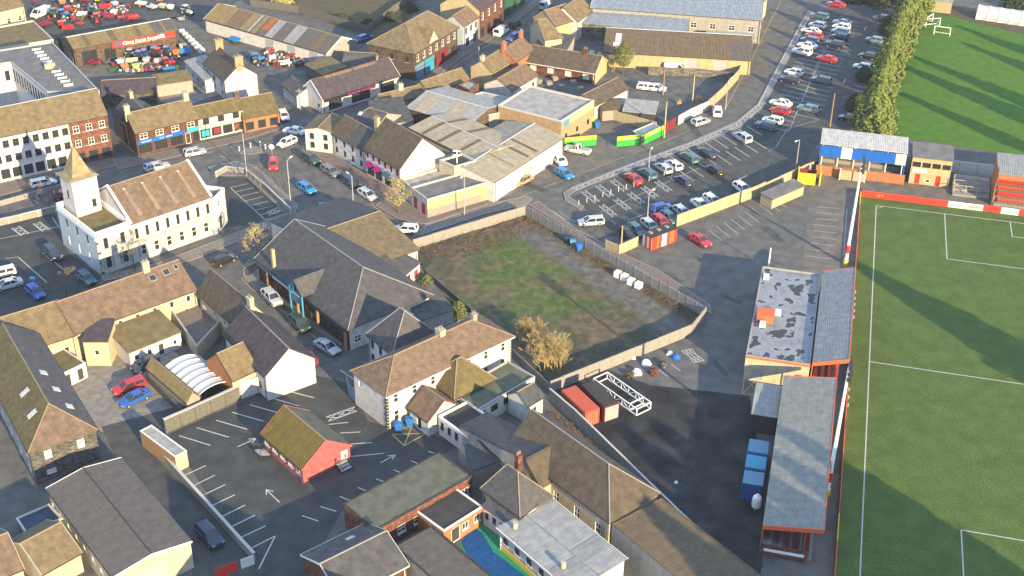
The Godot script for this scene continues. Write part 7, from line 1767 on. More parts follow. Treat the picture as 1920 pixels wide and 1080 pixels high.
func car(kind: String, col: String, at: Vector3, nose: Vector3, label: String, group := "") -> void:
	var t: Node3D = car_proto(kind).duplicate()
	t.name = numbered("van" if kind == "van" else "pickup_truck" if kind == "pickup" else "parked_car")
	add_child(t)
	at.y = 0.02
	var d := nose - at
	t.position = at
	t.rotation.y = atan2(d.z, -d.x)   # the nose of the prototype points to -x
	for c in t.get_children():
		if c.name.begins_with("body") or c.name.begins_with("roof") or c.name.begins_with("pillar") or c.name.begins_with("side_panel"): (c as MeshInstance3D).material_override = paint(col)
	tag(t, label, "van" if kind == "van" else "pickup" if kind == "pickup" else "car", group)

func make_cars() -> void:
	var G1 := "cars in the long car park"
	var d1: Vector3 = p3(24.49, -221.56) - p3(27.22, -216.49)   # nose towards the road
	for q in [["suv", "silver", p3(44.56, -233.75, 0.7), "white car alone in the roadside bays near the bend"], ["saloon", "navy", p3(36.84, -226.73, 0.7), "dark blue saloon at the bend end of the roadside bays"], ["estate", "teal", p3(33.15, -224.51, 0.7), "dark grey estate second from the bend in the roadside bays"], ["hatch", "white", p3(29.89, -221.19, 0.7), "white hatchback close beside the silver one in the roadside bays"], ["hatch", "silver", p3(27.87, -219.77, 0.7), "silver hatchback between the white one and the dark blue one"], ["hatch", "teal", p3(24.8, -217.44, 0.7), "dark blue hatchback next to the red car"], ["saloon", "red", p3(21.9, -215.37, 0.7), "red saloon next to the empty disabled bays"], ["hatch", "black", p3(37.31, -219.14, 0.7), "black hatchback on the fence side of the middle strip"], ["hatch", "navy", p3(30.99, -214.54, 0.7), "navy hatchback beside the second row of hatched bays"]]:
		car(q[0], q[1], q[2], q[2] + d1, q[3], G1)
	var d2: Vector3 = p3(50.76, -240.8) - p3(54.82, -238.36)
	for q in [["suv", "teal", p3(50.16, -239.48, 0.7), "dark car at the bottom of the upper left row"], ["hatch", "white", p3(51.91, -242.39, 0.7), "white hatchback above the dark car at the bottom of the upper row"], ["hatch", "red", p3(54.22, -247.26, 0.7), "red hatchback directly below a white one in the upper row"], ["saloon", "white", p3(54.99, -251.12, 0.7), "white saloon directly above the red hatchback"], ["suv", "navy", p3(58.93, -263.64, 0.7), "navy car directly below the white one in the upper row"], ["hatch", "white", p3(60.78, -268.26, 0.7), "white hatchback above the navy car, below four empty bays"], ["suv", "white", p3(64.77, -280.53, 0.7), "white off-roader just above the empty bays of the upper row"], ["saloon", "white", p3(66.74, -284.62, 0.7), "white saloon above the white off-roader in the upper row"], ["hatch", "steel", p3(67.87, -288.08, 0.7), "blue-grey hatchback in the crowded part of the upper row"], ["hatch", "red", p3(69.4, -290.92, 0.7), "red hatchback in the crowded part of the upper row"], ["saloon", "white", p3(69.38, -294.11, 0.7), "white car behind the red hatchback in the upper row"], ["hatch", "white", p3(71.67, -298.17, 0.7), "white hatchback second from the top of the upper row"], ["estate", "teal", p3(73.28, -304.55, 0.7), "teal estate topmost in the upper left row"],
		["estate", "steel", p3(60.23, -248.54, 0.7), "blue-grey estate lowest in the upper right row"], ["estate", "grey", p3(65.85, -263.87, 0.7), "grey estate halfway up the upper right row"], ["saloon", "red", p3(69.61, -276.45, 0.7), "red saloon alone in the upper right row"], ["suv", "navy", p3(73.06, -285.19, 0.7), "navy off-roader above the red saloon"], ["hatch", "navy", p3(75.37, -290.44, 0.7), "dark car with the red car's neighbour bay, fourth from top right"], ["hatch", "silver", p3(76.24, -294.01, 0.7), "silver hatchback third from the top of the upper right row"], ["hatch", "white", p3(77.17, -297.28, 0.7), "white hatchback second from the top of the upper right row"], ["saloon", "steel", p3(78.05, -300.24, 0.7), "grey saloon topmost in the upper right row"],
		["hatch", "grey", p3(88.25, -303.61, 0.7), "grey car tucked under the upper conifers"], ["hatch", "steel", p3(83.01, -288.63, 0.7), "blue-grey car half hidden by the middle conifers"], ["hatch", "black", p3(79.22, -278.42, 0.7), "black car half hidden by the conifer row"], ["hatch", "white", p3(76.57, -271.92, 0.7), "white car poking out from the conifer row"], ["hatch", "black", p3(67.49, -243.68, 0.7), "black car beneath the nearest conifer"], ["saloon", "red", p3(79.2, -313.29, 0.7), "red car parked across the top of the car park"]]:
		car(q[0], q[1], q[2], q[2] + d2, q[3], G1)
	for q in [["hatch", "white", p3(41.41, -211.83, 0.7), "white car behind the cream fence near the long hut"], ["hatch", "white", p3(35.39, -206.85, 0.7), "white car behind the middle of the cream fence"], ["saloon", "white", p3(33.11, -205.16, 0.7), "white saloon left of another white car behind the cream fence"], ["hatch", "silver", p3(29.6, -202.25, 0.7), "silver car behind the cream fence near its lower end"], ["hatch", "teal", p3(27.17, -200.21, 0.7), "teal car behind the kiosk"], ["hatch", "red", p3(25.57, -198.81, 0.7), "red car behind the kiosk"], ["hatch", "silver", p3(23.51, -197.21, 0.7), "silver-blue car behind the kiosk roof"], ["hatch", "teal", p3(21.1, -195.62, 0.7), "dark teal car left of the kiosk"], ["hatch", "black", p3(19.36, -194.07, 0.7), "black car by the car park entrance gate"]]:
		car(q[0], q[1], q[2], q[2] - d1, q[3], G1)
	car("hatch", "blue", p3(26.04, -203.95, 0.7), p3(28.01, -205.01, 0.7), "bright blue hatchback driving through the car park")
	car("estate", "silver", p3(13.43, -198.47, 0.7), p3(10.84, -198.02, 0.7), "silver people carrier turning at the car park entrance")
	car("saloon", "red", p3(31.43, -192.36, 0.7), p3(32.81, -190.38, 0.7), "red saloon alone in the football yard")
	var S := "cars on the streets"
	for q in [["hatch", "bright_blue", p3(-37.04, -209.58, 0.7), p3(-35.14, -207.54, 0.7), "bright blue car driving down the middle of the street"], ["hatch", "teal", p3(-32.79, -201.11, 0.7), p3(-31.99, -199.17, 0.7), "blue-grey hatchback behind the slate hall's roof corner"], ["suv", "green", p3(-37.92, -221.45, 0.7), p3(-35.93, -219.23, 0.7), "dark green car first in line outside the long white pub"], ["estate", "grey", p3(-33.62, -216.61, 0.7), p3(-31.35, -214.03, 0.7), "grey estate second in line outside the pub"], ["hatch", "navy", p3(-29.51, -212.36, 0.7), p3(-27.84, -210.27, 0.7), "navy car third in line outside the red-windowed shop"], ["hatch", "silver", p3(-25.92, -207.39, 0.7), p3(-24.32, -205.58, 0.7), "silver car last in line before the pavement corner"], ["hatch", "red", p3(-44.63, -219.19, 0.7), p3(-44.16, -216.3, 0.7), "small red car coming down the street by the island"], ["saloon", "white", p3(-42.92, -234.26, 0.7), p3(-45.36, -235.19, 0.7), "white saloon at the junction outside the orange shop"], ["hatch", "white", p3(-43.54, -228.82, 0.7), p3(-44.74, -227.34, 0.7), "white hatchback just below the white saloon at the junction"], ["hatch", "silver", p3(-60.22, -224.03, 0.7), p3(-58.41, -225.02, 0.7), "silver car outside the cyan sign"], ["estate", "silver", p3(-65.84, -217.66, 0.7), p3(-64.05, -218.84, 0.7), "silver estate parked behind the town hall roof"], ["estate", "white", p3(-84.58, -210.54, 0.7), p3(-82.72, -211.67, 0.7), "white estate outside the office block"], ["hatch", "teal", p3(-81.45, -213.22, 0.7), p3(-79.97, -214.14, 0.7), "teal car left of the town hall's tower"], ["hatch", "maroon", p3(-79.44, -205.86, 0.7), p3(-77.81, -206.74, 0.7), "maroon car below the teal one, by the tower"], ["hatch", "white", p3(-18.14, -194.94, 0.7), p3(-20.07, -195.26, 0.7), "white hatchback at the road corner beside the plot"], ["hatch", "black", p3(-46.81, -183.68, 0.7), p3(-45.35, -185.12, 0.7), "black car on the street below the town hall"], ["suv", "silver", p3(-37.12, -172.04, 0.7), p3(-35.41, -169.6, 0.7), "silver off-roader parked outside the slate hall"], ["suv", "green", p3(-31.86, -164.85, 0.7), p3(-30.17, -162.55, 0.7), "dark off-roader parked by the blue portal"], ["saloon", "silver", p3(-26.92, -158.79, 0.7), p3(-25.26, -157.3, 0.7), "silver saloon parked at the end of the slate hall"], ["hatch", "maroon", p3(-29.04, -156.11, 0.7), p3(-30.08, -158.57, 0.7), "maroon car hidden behind the blank white gable"], ["hatch", "white", p3(-46.11, -241.36, 0.7), p3(-44.71, -237.76, 0.7), "white car beside the orange shop's end wall"], ["hatch", "black", p3(-0.06, -296.2, 0.7), p3(1.7, -299.94, 0.7), "black car ahead of the white van on the main street"], ["hatch", "blue", p3(-0.51, -287.3, 0.7), p3(-1.95, -284.5, 0.7), "blue car half hidden by the orange chimney"], ["hatch", "silver", p3(-37.68, -282.86, 0.7), p3(-35.48, -284.99, 0.7), "silver car parked at the end of the patchwork shed"], ["hatch", "blue", p3(-34.58, -285.71, 0.7), p3(-32.96, -287.84, 0.7), "blue car beside the grey wall near the large tan roof"]]:
		car(q[0], q[1], q[2], q[3], q[4], S)
	for q in [["suv", "navy", p3(-75.03, -185.04, 0.7), p3(-73.28, -182.99, 0.7), "navy off-roader beside the town hall's end wall"], ["hatch", "teal", p3(-67.37, -177.4, 0.7), p3(-65.9, -175.8, 0.7), "teal car at the front corner of the town hall"], ["hatch", "white", p3(-81.15, -178.71, 0.7), p3(-82.43, -178.01, 0.7), "white car at the left frame edge, upper of two"], ["saloon", "silver", p3(-79.1, -175.14, 0.7), p3(-80.59, -174.14, 0.7), "silver car at the left frame edge, lower of two"], ["hatch", "blue", p3(-74.07, -173.02, 0.7), p3(-72.59, -171.48, 0.7), "blue and white car by the street signs at the lower left car park"], ["estate", "red", p3(-53.2, -148.3, 0.7), p3(-54.75, -147.12, 0.7), "red car in the walled concrete yard"], ["saloon", "blue", p3(-51.69, -145.56, 0.7), p3(-53.09, -144.17, 0.7), "blue car beside the red one in the walled yard"], ["hatch", "navy", p3(-52.23, -153.68, 0.7), p3(-53.17, -152.59, 0.7), "dark car squeezed behind the tan lean-to"], ["suv", "navy", p3(-35.71, -117.96, 0.7), p3(-34.47, -116.5, 0.7), "navy car parked on the lane beside the metal shed"]]:
		car(q[0], q[1], q[2], q[3], q[4], "cars in the small yards")
	for q in [["saloon", "white", p3(8.5, -222.84, 0.7), p3(7.74, -224.68, 0.7), "white saloon nosed up to the cream workshop"], ["hatch", "bright_blue", p3(9.34, -216.76, 0.7), p3(10.85, -214.83, 0.7), "bright blue car pulling out by the workshop"], ["saloon", "gold", p3(1.69, -213.91, 0.7), p3(-0.05, -211.92, 0.7), "old beige saloon beside the cream workshop wall"], ["hatch", "silver", p3(37.31, -241.14, 0.7), p3(39.18, -242.51, 0.7), "silver car in front of the white hoarding"], ["suv", "white", p3(41.27, -246.3, 0.7), p3(41.79, -251.24, 0.7), "white off-roader parked on the roadside verge"], ["hatch", "white", p3(27.86, -258.75, 0.7), p3(29.19, -258.5, 0.7), "small white car in the grassy yard"], ["hatch", "white", p3(29.96, -258.23, 0.7), p3(31.28, -257.99, 0.7), "second small white car in the grassy yard, to the right"]]:
		car(q[0], q[1], q[2], q[3], q[4], "cars by the workshops")
	car("pickup", "silver", p3(12.17, -227.17, 0.7), p3(10.06, -228.06, 0.7), "silver pickup in front of the lime green wall")
	car("van", "white", p3(-3.26, -290.78, 0.8), p3(-1.06, -295.16, 0.8), "white van parked on the main street")
	car("van", "silver", p3(7.45, -309.8, 0.8), p3(9.64, -314.65, 0.8), "pale van near the top of the main street")
	car("van", "white", p3(35.19, -268.98, 0.8), p3(38.33, -267.85, 0.8), "white van with green livery below the brown barn")
	car("van", "white", p3(-113.03, -299, 0.8), p3(-114.73, -295.23, 0.8), "white van at the machinery yard entrance")

# ---------- machinery yard ----------
func tractor_proto() -> Node3D:
	if cache.has("tractor"): return cache["tractor"]
	var t := Node3D.new()
	var g := Geo.new(); g.hexa([Vector3(0.0, 0.75, 0.42), Vector3(1.75, 0.8, 0.36), Vector3(1.75, 0.8, -0.36), Vector3(0.0, 0.75, -0.42), Vector3(0.0, 1.55, 0.38), Vector3(1.65, 1.35, 0.3), Vector3(1.65, 1.35, -0.3), Vector3(0.0, 1.55, -0.38)]); part(t, "bonnet", g, paint("red"))
	g = Geo.new(); g.hexa([Vector3(-1.3, 1.1, 0.65), Vector3(0.05, 1.1, 0.6), Vector3(0.05, 1.1, -0.6), Vector3(-1.3, 1.1, -0.65), Vector3(-1.15, 2.45, 0.58), Vector3(-0.1, 2.45, 0.55), Vector3(-0.1, 2.45, -0.55), Vector3(-1.15, 2.45, -0.58)]); part(t, "cab", g, mats["glass"])
	g = Geo.new(); g.box(Vector3(-0.62, 2.52, 0), Vector3(1.4, 0.14, 1.35)); part(t, "cab_roof", g, paint("red"))
	for s in [-1, 1]:
		g = Geo.new(); g.tube(Vector3(-0.85, 0.82, s * 0.6), Vector3(-0.85, 0.82, s * 1.05), 0.82, 0.82, 16); var w := part(t, "rear_wheel", g, mats["tyre"])
		g = Geo.new(); g.tube(Vector3(-0.85, 0.82, s * 0.9), Vector3(-0.85, 0.82, s * 1.07), 0.45, 0.42, 12); part(w, "rim", g, mats["grey_paint"])
		g = Geo.new(); g.tube(Vector3(1.3, 0.48, s * 0.55), Vector3(1.3, 0.48, s * 0.85), 0.48, 0.48, 14); part(t, "front_wheel", g, mats["tyre"])
		g = Geo.new(); g.box(Vector3(-0.9, 1.68, s * 0.85), Vector3(1.2, 0.1, 0.5)); part(t, "mudguard", g, paint("red"))
	g = Geo.new(); g.tube(Vector3(0.9, 1.4, 0.28), Vector3(0.9, 2.2, 0.28), 0.05, 0.05, 6); part(t, "exhaust", g, mats["dark_frame"])
	cache["tractor"] = t
	return t

func implement_proto(k: int) -> Node3D:
	var key := "implement_%d" % k
	if cache.has(key): return cache[key]
	var t := Node3D.new()
	var g := Geo.new()
	match k:
		0:   # trailer
			g.box(Vector3(0, 0.9, 0), Vector3(3.2, 0.16, 1.9)); part(t, "deck", g, paint("red"))
			for s in [-1, 1]:
				g = Geo.new(); g.box(Vector3(0, 1.2, s * 0.92), Vector3(3.2, 0.5, 0.08)); part(t, "side", g, paint("red"))
				g = Geo.new(); g.tube(Vector3(-0.3, 0.4, s * 0.7), Vector3(-0.3, 0.4, s * 0.95), 0.4, 0.4, 12); part(t, "wheel", g, mats["tyre"])
			g = Geo.new(); g.bar(Vector3(1.6, 0.8, 0), Vector3(2.8, 0.5, 0), 0.14); part(t, "drawbar", g, mats["dark_frame"])
		1:   # cultivator
			for x in [-0.7, 0.0, 0.7]:
				g = Geo.new(); g.box(Vector3(x, 0.75, 0), Vector3(0.12, 0.12, 2.6)); part(t, "frame_bar", g, paint("red"))
			for z in [-1.0, 0.0, 1.0]:
				g = Geo.new(); g.box(Vector3(0, 0.84, z), Vector3(1.7, 0.1, 0.1)); part(t, "cross_bar", g, paint("red"))
				for x in [-0.7, 0.0, 0.7]:
					g = Geo.new(); g.bar(Vector3(x, 0.72, z), Vector3(x - 0.3, 0.3, z), 0.08); g.bar(Vector3(x - 0.3, 0.3, z), Vector3(x, 0.0, z), 0.08); part(t, "tine", g, mats["dark_frame"])
			g = Geo.new(); g.bar(Vector3(0.7, 0.8, -0.4), Vector3(1.1, 1.6, 0), 0.1); g.bar(Vector3(0.7, 0.8, 0.4), Vector3(1.1, 1.6, 0), 0.1); part(t, "headstock", g, paint("red"))
		2:   # mower / mixer with a hopper
			g.hexa([Vector3(-0.6, 0.6, 0.5), Vector3(0.6, 0.6, 0.5), Vector3(0.6, 0.6, -0.5), Vector3(-0.6, 0.6, -0.5), Vector3(-1.0, 1.7, 0.95), Vector3(1.0, 1.7, 0.95), Vector3(1.0, 1.7, -0.95), Vector3(-1.0, 1.7, -0.95)]); part(t, "hopper", g, paint("red"))
			g = Geo.new(); g.box(Vector3(0, 0.4, 0), Vector3(2.0, 0.14, 1.4)); part(t, "chassis", g, mats["dark_frame"])
			for s in [-1, 1]:
				g = Geo.new(); g.tube(Vector3(0, 0.35, s * 0.7), Vector3(0, 0.35, s * 0.9), 0.35, 0.35, 12); part(t, "wheel", g, mats["tyre"])
				g = Geo.new(); g.box(Vector3(s * 0.7, 0.2, 0), Vector3(0.1, 0.4, 0.1)); part(t, "stand", g, mats["dark_frame"])
			g = Geo.new(); g.bar(Vector3(0.9, 0.45, 0), Vector3(1.9, 0.5, 0), 0.12); part(t, "drawbar", g, mats["dark_frame"])
	cache[key] = t
	return t

func machine(kind: int, col: String, at: Vector3, turn: float, label: String) -> void:
	var t: Node3D = (tractor_proto() if kind == 9 else implement_proto(kind)).duplicate()
	t.name = numbered("tractor" if kind == 9 else ["farm_trailer", "cultivator", "hopper_spreader"][kind])
	add_child(t)
	at.y = 0.02
	t.position = at; t.rotation.y = turn + rng.randf_range(-0.2, 0.2)
	t.scale = Vector3.ONE * (0.9 if kind == 9 else 0.8)
	for c in t.get_children():
		if (c as MeshInstance3D).material_override == paint("red"): (c as MeshInstance3D).material_override = paint(col)
	tag(t, label, "tractor" if kind == 9 else ["trailer", "cultivator", "spreader"][kind], "machinery at the farm shop")

func make_farm_yard() -> void:
	for q in [
		[9, "tractor_green", p3(-100.45, -300.26), 1.2, "green tractor behind the farm shop roof"], [9, "tractor_green", p3(-109.19, -298.43), 0.8, "green tractor near the white van"], [9, "red", p3(-98.32, -294.44), -1.4, "red tractor in front of the green one behind the farm shop"], [9, "tractor_blue", p3(-107.09, -297.77), 1.0, "small blue tractor next to the green one by the van"],
		[1, "maroon", p3(-103.74, -294.96), 0.3, "dark red cultivator left of the red tractor"], [1, "maroon", p3(-109.55, -295.47), 0.2, "dark red cultivator by the yard corner"], [1, "red", p3(-101.88, -292.86), 1.4, "red cultivator just behind the shop roof"], [0, "silver", p3(-102.92, -298.67), 0.2, "grey trailer left of the green tractor"], [0, "maroon", p3(-96.25, -297.44), 0.4, "dark red trailer right of the green tractor"], [2, "white", p3(-95.59, -299.7), 0.1, "white spreader behind the shop roof"], [1, "grey", p3(-94.53, -301.99), 0.2, "grey cultivator in the back yard's middle"], [0, "red", p3(-90.43, -296.93), 0.35, "long red trailer just behind the shop ridge"], [0, "maroon", p3(-92.68, -296.84), 0.3, "dark red trailer left of the long red one"],
		[2, "orange", p3(-110.05, -306.75), 0.4, "orange spreader at the top of the yard"], [2, "tractor_blue", p3(-113.06, -308.98), 0.9, "blue hopper at the top left of the yard"], [1, "maroon", p3(-116.69, -307.27), 0.9, "dark red cultivator at the far left of the yard"], [0, "maroon", p3(-105.06, -309.3), 0.2, "dark red trailer at the top of the frame"], [2, "yellow", p3(-102.35, -309.4), 0.2, "yellow hopper at the top of the frame"], [0, "silver", p3(-90.98, -306.72), -0.5, "silver trailer in the row behind the yard"], [0, "silver", p3(-87.85, -304.53), -0.5, "second silver trailer in the row behind the yard"], [2, "cream", p3(-85.3, -304.63), -0.5, "cream hopper behind the yard"], [2, "white", p3(-83.21, -303.95), -0.4, "white hopper by the yard road"], [9, "silver", p3(-78.47, -301.1), -0.7, "grey tractor at the corner of the yard road"], [1, "orange", p3(-87.22, -310), 0.3, "orange cultivator at the top of the yard road"],
		[9, "tractor_blue", p3(-82.66, -271.91), 1.5, "blue tractor against the farm shop front, left"], [9, "tractor_blue", p3(-81.53, -272.59), 1.5, "blue tractor against the farm shop front, second from left"], [9, "tractor_blue", p3(-79.81, -274.25), 1.5, "blue tractor against the farm shop front, third from left"], [9, "red", p3(-78.72, -273.65), 1.5, "red tractor between blue tractors at the farm shop front"], [9, "tractor_blue", p3(-76.95, -274.68), 1.5, "blue tractor against the farm shop front, right"], [2, "orange", p3(-75.12, -274.42), 0.4, "orange spreader at the right end of the shop front"], [0, "bright_blue", p3(-73.15, -275.14), 0.2, "light blue trailer at the yard's right edge"], [2, "cream", p3(-74.38, -278.03), 0.4, "cream hopper at the yard's right edge"],
		[1, "silver", p3(-86.29, -270.51), 0.3, "grey cultivator left of the blue tractors"], [2, "white", p3(-85.87, -268.02), 0.6, "white hopper in the front yard"], [2, "orange", p3(-84.31, -265.61), 0.4, "orange spreader in the front yard"], [1, "tractor_green", p3(-86.5, -264.31), 0.6, "green cultivator at the front of the yard"], [2, "lime", p3(-81.8, -265.69), 0.4, "lime green hopper in the front yard"], [0, "cream", p3(-83.65, -269.35), 0.2, "cream trailer in the front yard"], [2, "silver", p3(-80.41, -269.46), 0.2, "silver hopper in front of the blue tractors"], [1, "maroon", p3(-79.39, -265.78), 0.2, "dark red cultivator in the front row"], [2, "silver", p3(-77.84, -268.93), 0.2, "second silver hopper in the front row"], [1, "maroon", p3(-76.19, -265.89), 0.3, "dark cultivator at the front right"], [1, "green", p3(-74.02, -269.06), 0.3, "dark green cultivator at the right of the front yard"], [0, "maroon", p3(-91.56, -268.45), 1.2, "dark trailer inside the farm shop's open doorway"], [1, "grey", p3(-89.2, -269.15), 0.5, "grey cultivator beside the farm shop doorway"],
		[1, "red", p3(-54.91, -276.76), 0.4, "red cultivator below the patchwork shed"], [9, "tractor_blue", p3(-56.4, -270.93), 0.5, "blue tractor behind the white gabled house"], [2, "white", p3(-53.24, -271.67), 0.3, "white hopper behind the white gabled house"], [0, "silver", p3(-50.17, -269.27), 0.4, "silver trailer by the green-roofed square shed"], [1, "silver", p3(-46.83, -274.45), -0.4, "grey cultivator by the patchwork shed's front"], [0, "bright_blue", p3(-63.85, -283.09), -0.6, "blue trailer on the yard road"], [1, "grey", p3(-58.77, -275), 0.2, "grey cultivator beside the brick chimneys"],
		[2, "red", p3(-107.41, -302.25), 0.5, "red hopper between the small tractors and the yard track"], [1, "maroon", p3(-102.94, -303.18), 0.9, "maroon cultivator up the yard from the green tractor"], [0, "red", p3(-98.95, -304.1), 0.1, "red trailer in the middle of the back yard"], [2, "silver", p3(-97.06, -305.71), 0.7, "silver hopper in the middle of the back yard"], [1, "maroon", p3(-93.99, -305.83), 0.4, "maroon cultivator left of the silver trailers"], [0, "maroon", p3(-109.68, -291.85), 0.9, "maroon trailer at the back yard's lower left corner"], [2, "red", p3(-105.86, -291.99), 0.2, "red hopper at the back yard's lower edge"], [0, "red", p3(-103.55, -289.24), 0.3, "red trailer touching the farm shop's back corner"], [1, "silver", p3(-79, -296.63), 0.4, "silver cultivator by the yard road"], [9, "red", p3(-107.9, -309.18), 0.6, "red tractor at the top of the frame"], [2, "maroon", p3(-99.51, -309.51), 0.6, "maroon hopper at the top of the frame"], [9, "red", p3(-75.36, -267.77), 0.5, "red tractor at the front right of the shop yard"], [9, "silver", p3(-84.85, -273.11), 1.5, "grey tractor left of the blue ones"], [1, "silver", p3(-81.42, -266.94), 0.1, "silver cultivator in the front row"], [0, "bright_blue", p3(-74.28, -264.12), 0.2, "light blue trailer at the yard's front edge"]]:
		machine(q[0], q[1], q[2], q[3], q[4])
	# small implements, wheels and scrap packed between the machines: too many and too small to count
	var st := SurfaceTool.new(); st.begin(Mesh.PRIMITIVE_TRIANGLES)
	var cols := [Color(0.3, 0.03, 0.03), Color(0.2, 0.02, 0.03), Color(0.03, 0.03, 0.03), Color(0.05, 0.05, 0.05), Color(0.3, 0.3, 0.3), Color(0.02, 0.1, 0.03), Color(0.35, 0.12, 0.03), Color(0.02, 0.08, 0.2), Color(0.5, 0.5, 0.48)]
	for zone in [[p3(-109.9, -292.56), p3(-92.19, -301.33), p3(-89.62, -309.12), p3(-116.98, -304.94)], [p3(-85.84, -263.12), p3(-72.75, -266.01), p3(-72.68, -273.54), p3(-87.87, -268.58)], [p3(-56.49, -268.73), p3(-47.09, -268.13), p3(-42.28, -275.91), p3(-55.72, -278.04)]]:
		for k in 260:
			var a: Vector3 = zone[0].lerp(zone[1], rng.randf()); var b: Vector3 = zone[3].lerp(zone[2], rng.randf())
			var p := a.lerp(b, rng.randf())
			var g := Geo.new()
			var sz := Vector3(rng.randf_range(0.15, 1.2), rng.randf_range(0.15, 0.7), rng.randf_range(0.12, 0.6))
			g.obox(Transform3D(Basis.from_euler(Vector3(rng.randf_range(-0.3, 0.3), rng.randf() * TAU, rng.randf_range(-0.3, 0.3))), p + Vector3(0, 0.3 + sz.y / 2, 0)), sz)
			st.set_color(cols[rng.randi() % cols.size()])
			for i in g.v.size(): st.set_normal(g.n[i]); st.add_vertex(g.v[i])
	var so := MeshInstance3D.new(); so.name = "machinery_clutter"; so.mesh = st.commit()
	var sm := StandardMaterial3D.new(); sm.vertex_color_use_as_albedo = true; sm.roughness = 0.6
	so.material_override = sm; add_child(so); so.set_meta("kind", "stuff"); tag(so, "tangle of small implements and scrap between the farm machines", "clutter")
	for i in 7:
		var p: Vector3 = p3(-76.98, -288.12).lerp(p3(-69.93, -276.23), i / 6.0)
		var t := thing("wrapped_bale", "%s white wrapped bale in the row beside the farm shop" % ["first", "second", "third", "fourth", "fifth", "sixth", "last"][i], "bale", p, 0.6 + i * 0.1, "wrapped bales")
		var g := geo()
		g.tube(Vector3(-0.6, 0.62, 0), Vector3(0.6, 0.62, 0), 0.62, 0.62, 14); part(t, "wrap", g, mats["tunnel_plastic"])
		for s in [-1, 1]:
			g = geo(); g.tube(Vector3(s * 0.6, 0.62, 0), Vector3(s * 0.66, 0.62, 0), 0.56, 0.3, 14); part(t, "end", g, mats["pale_board"])

# ---------- street furniture ----------
func lamp(label: String, at: Vector3, h: float, toward: Vector3, m := "grey_paint") -> void:
	var t := thing("street_lamp", label, "street lamp", at, 0, "street lamps")
	var d := (toward - at); d.y = 0; d = d.normalized()
	var g := geo(); g.tube(Vector3.ZERO, Vector3(0, h, 0), 0.11, 0.07, 8); part(t, "column", g, mats[m])
	g = geo(); g.tube(Vector3(0, h - 0.05, 0), Vector3(0, h + 0.15, 0) + d * 1.1, 0.06, 0.05, 6); part(t, "arm", g, mats[m])
	g = geo(); g.obox(Transform3D(Basis.looking_at(d), Vector3(0, h + 0.15, 0) + d * 1.3), Vector3(0.28, 0.14, 0.7)); part(t, "lantern", g, mats["pale_board"])

func pole(label: String, at: Vector3, h: float, m: String, arm := true) -> void:
	var t := thing("utility_pole", label, "pole", at, 0, "utility poles")
	var g := geo(); g.tube(Vector3.ZERO, Vector3(0, h, 0), 0.16, 0.1, 8); part(t, "pole", g, mats[m])
	if arm:
		g = geo(); g.box(Vector3(0, h - 0.5, 0), Vector3(1.4, 0.12, 0.12)); part(t, "cross_arm", g, mats[m])

func make_street() -> void:
	for q in [["lamp post on the pavement beside the curved car park wall", p3(-39.19, -204.47), 8.5, p3(-35.23, -213.59)], ["lamp post beside the town hall car park's corner", p3(-48.86, -215.37), 8.5, p3(-53.8, -224.29)], ["lamp post in the junction by the silver parked car", p3(-27.5, -199.82), 8.0, p3(-32.24, -205.27)], ["lamp post outside the yellow garage wall", p3(-8.42, -200.93), 8.0, p3(-9.31, -197.99)], ["lamp post behind the kiosk in the long car park", p3(23.14, -198.88), 6.0, p3(28.06, -204.94)], ["lamp post on the road bend by the off-roader", p3(43.26, -248.51), 6.5, p3(47.19, -253.06)], ["lamp post at the top of the football yard", p3(52.82, -221.26), 6.0, p3(50.11, -218.27)], ["lamp post at the edge of the long car park by the bend", p3(25.12, -219.54), 4.0, p3(26.93, -224.39)]]:
		lamp(q[0], q[1], q[2], q[3])
	pole("leaning timber pole beside the blue stand", p3(63.11, -240.67), 7.2, "timber", false)
	pole("tall pale timber pole beside the car park gate", p3(17.96, -188.53), 5.2, "render_yellow", false)
	pole("brown pole in the open yard below the barn", p3(31.14, -255.92), 7.0, "timber", false)
	pole("pale pole in the open yard, right of the brown one", p3(36.88, -252.16), 6.0, "render_yellow", false)
	pole("pale pole at the end of the green fence", p3(29.39, -234.55), 7.5, "render_yellow", false)
	pole("timber pole by the orange shop", p3(-43.07, -243.58), 5.5, "weathered_timber")
	pole("short white post beside the club house roof", p3(41.63, -183.9), 4.0, "white_paint", false)
	pole("steel pole at the top of the main street", p3(-7.86, -269.49), 5.0, "grey_paint", false)
	# bollards on the traffic island
	for i in 4:
		var p: Vector3 = [p3(-52.15, -225.75), p3(-50.33, -227.47), p3(-48.62, -228.24), p3(-47.36, -226.85)][i]
		var t := thing("bollard", "%s bollard of the traffic island" % ["leftmost", "second from left", "third from left", "rightmost"][i], "bollard", p, 0, "traffic island bollards")
		var g := geo(); g.tube(Vector3(0, 0.1, 0), Vector3(0, 1.0, 0), 0.12, 0.12, 8); part(t, "post", g, mats["white_paint"])
		g = geo(); g.tube(Vector3(0, 0.6, 0), Vector3(0, 0.75, 0), 0.13, 0.13, 8); part(t, "band", g, mats["dark_frame"])
	for q in [["round white-topped sign beside the small red car", p3(-45.4, -222.92), "white_paint"], ["blue circular sign on the car park verge", p3(-74.46, -173.84), "royal_blue"]]:
		var t := thing("road_sign", q[0], "sign", q[1])
		var g := geo(); g.tube(Vector3.ZERO, Vector3(0, 2.2, 0), 0.05, 0.05, 6); part(t, "post", g, mats["grey_paint"])
		g = geo(); g.tube(Vector3(0, 2.4, -0.03), Vector3(0, 2.4, 0.03), 0.5, 0.5, 16); part(t, "plate", g, mats[q[2]])

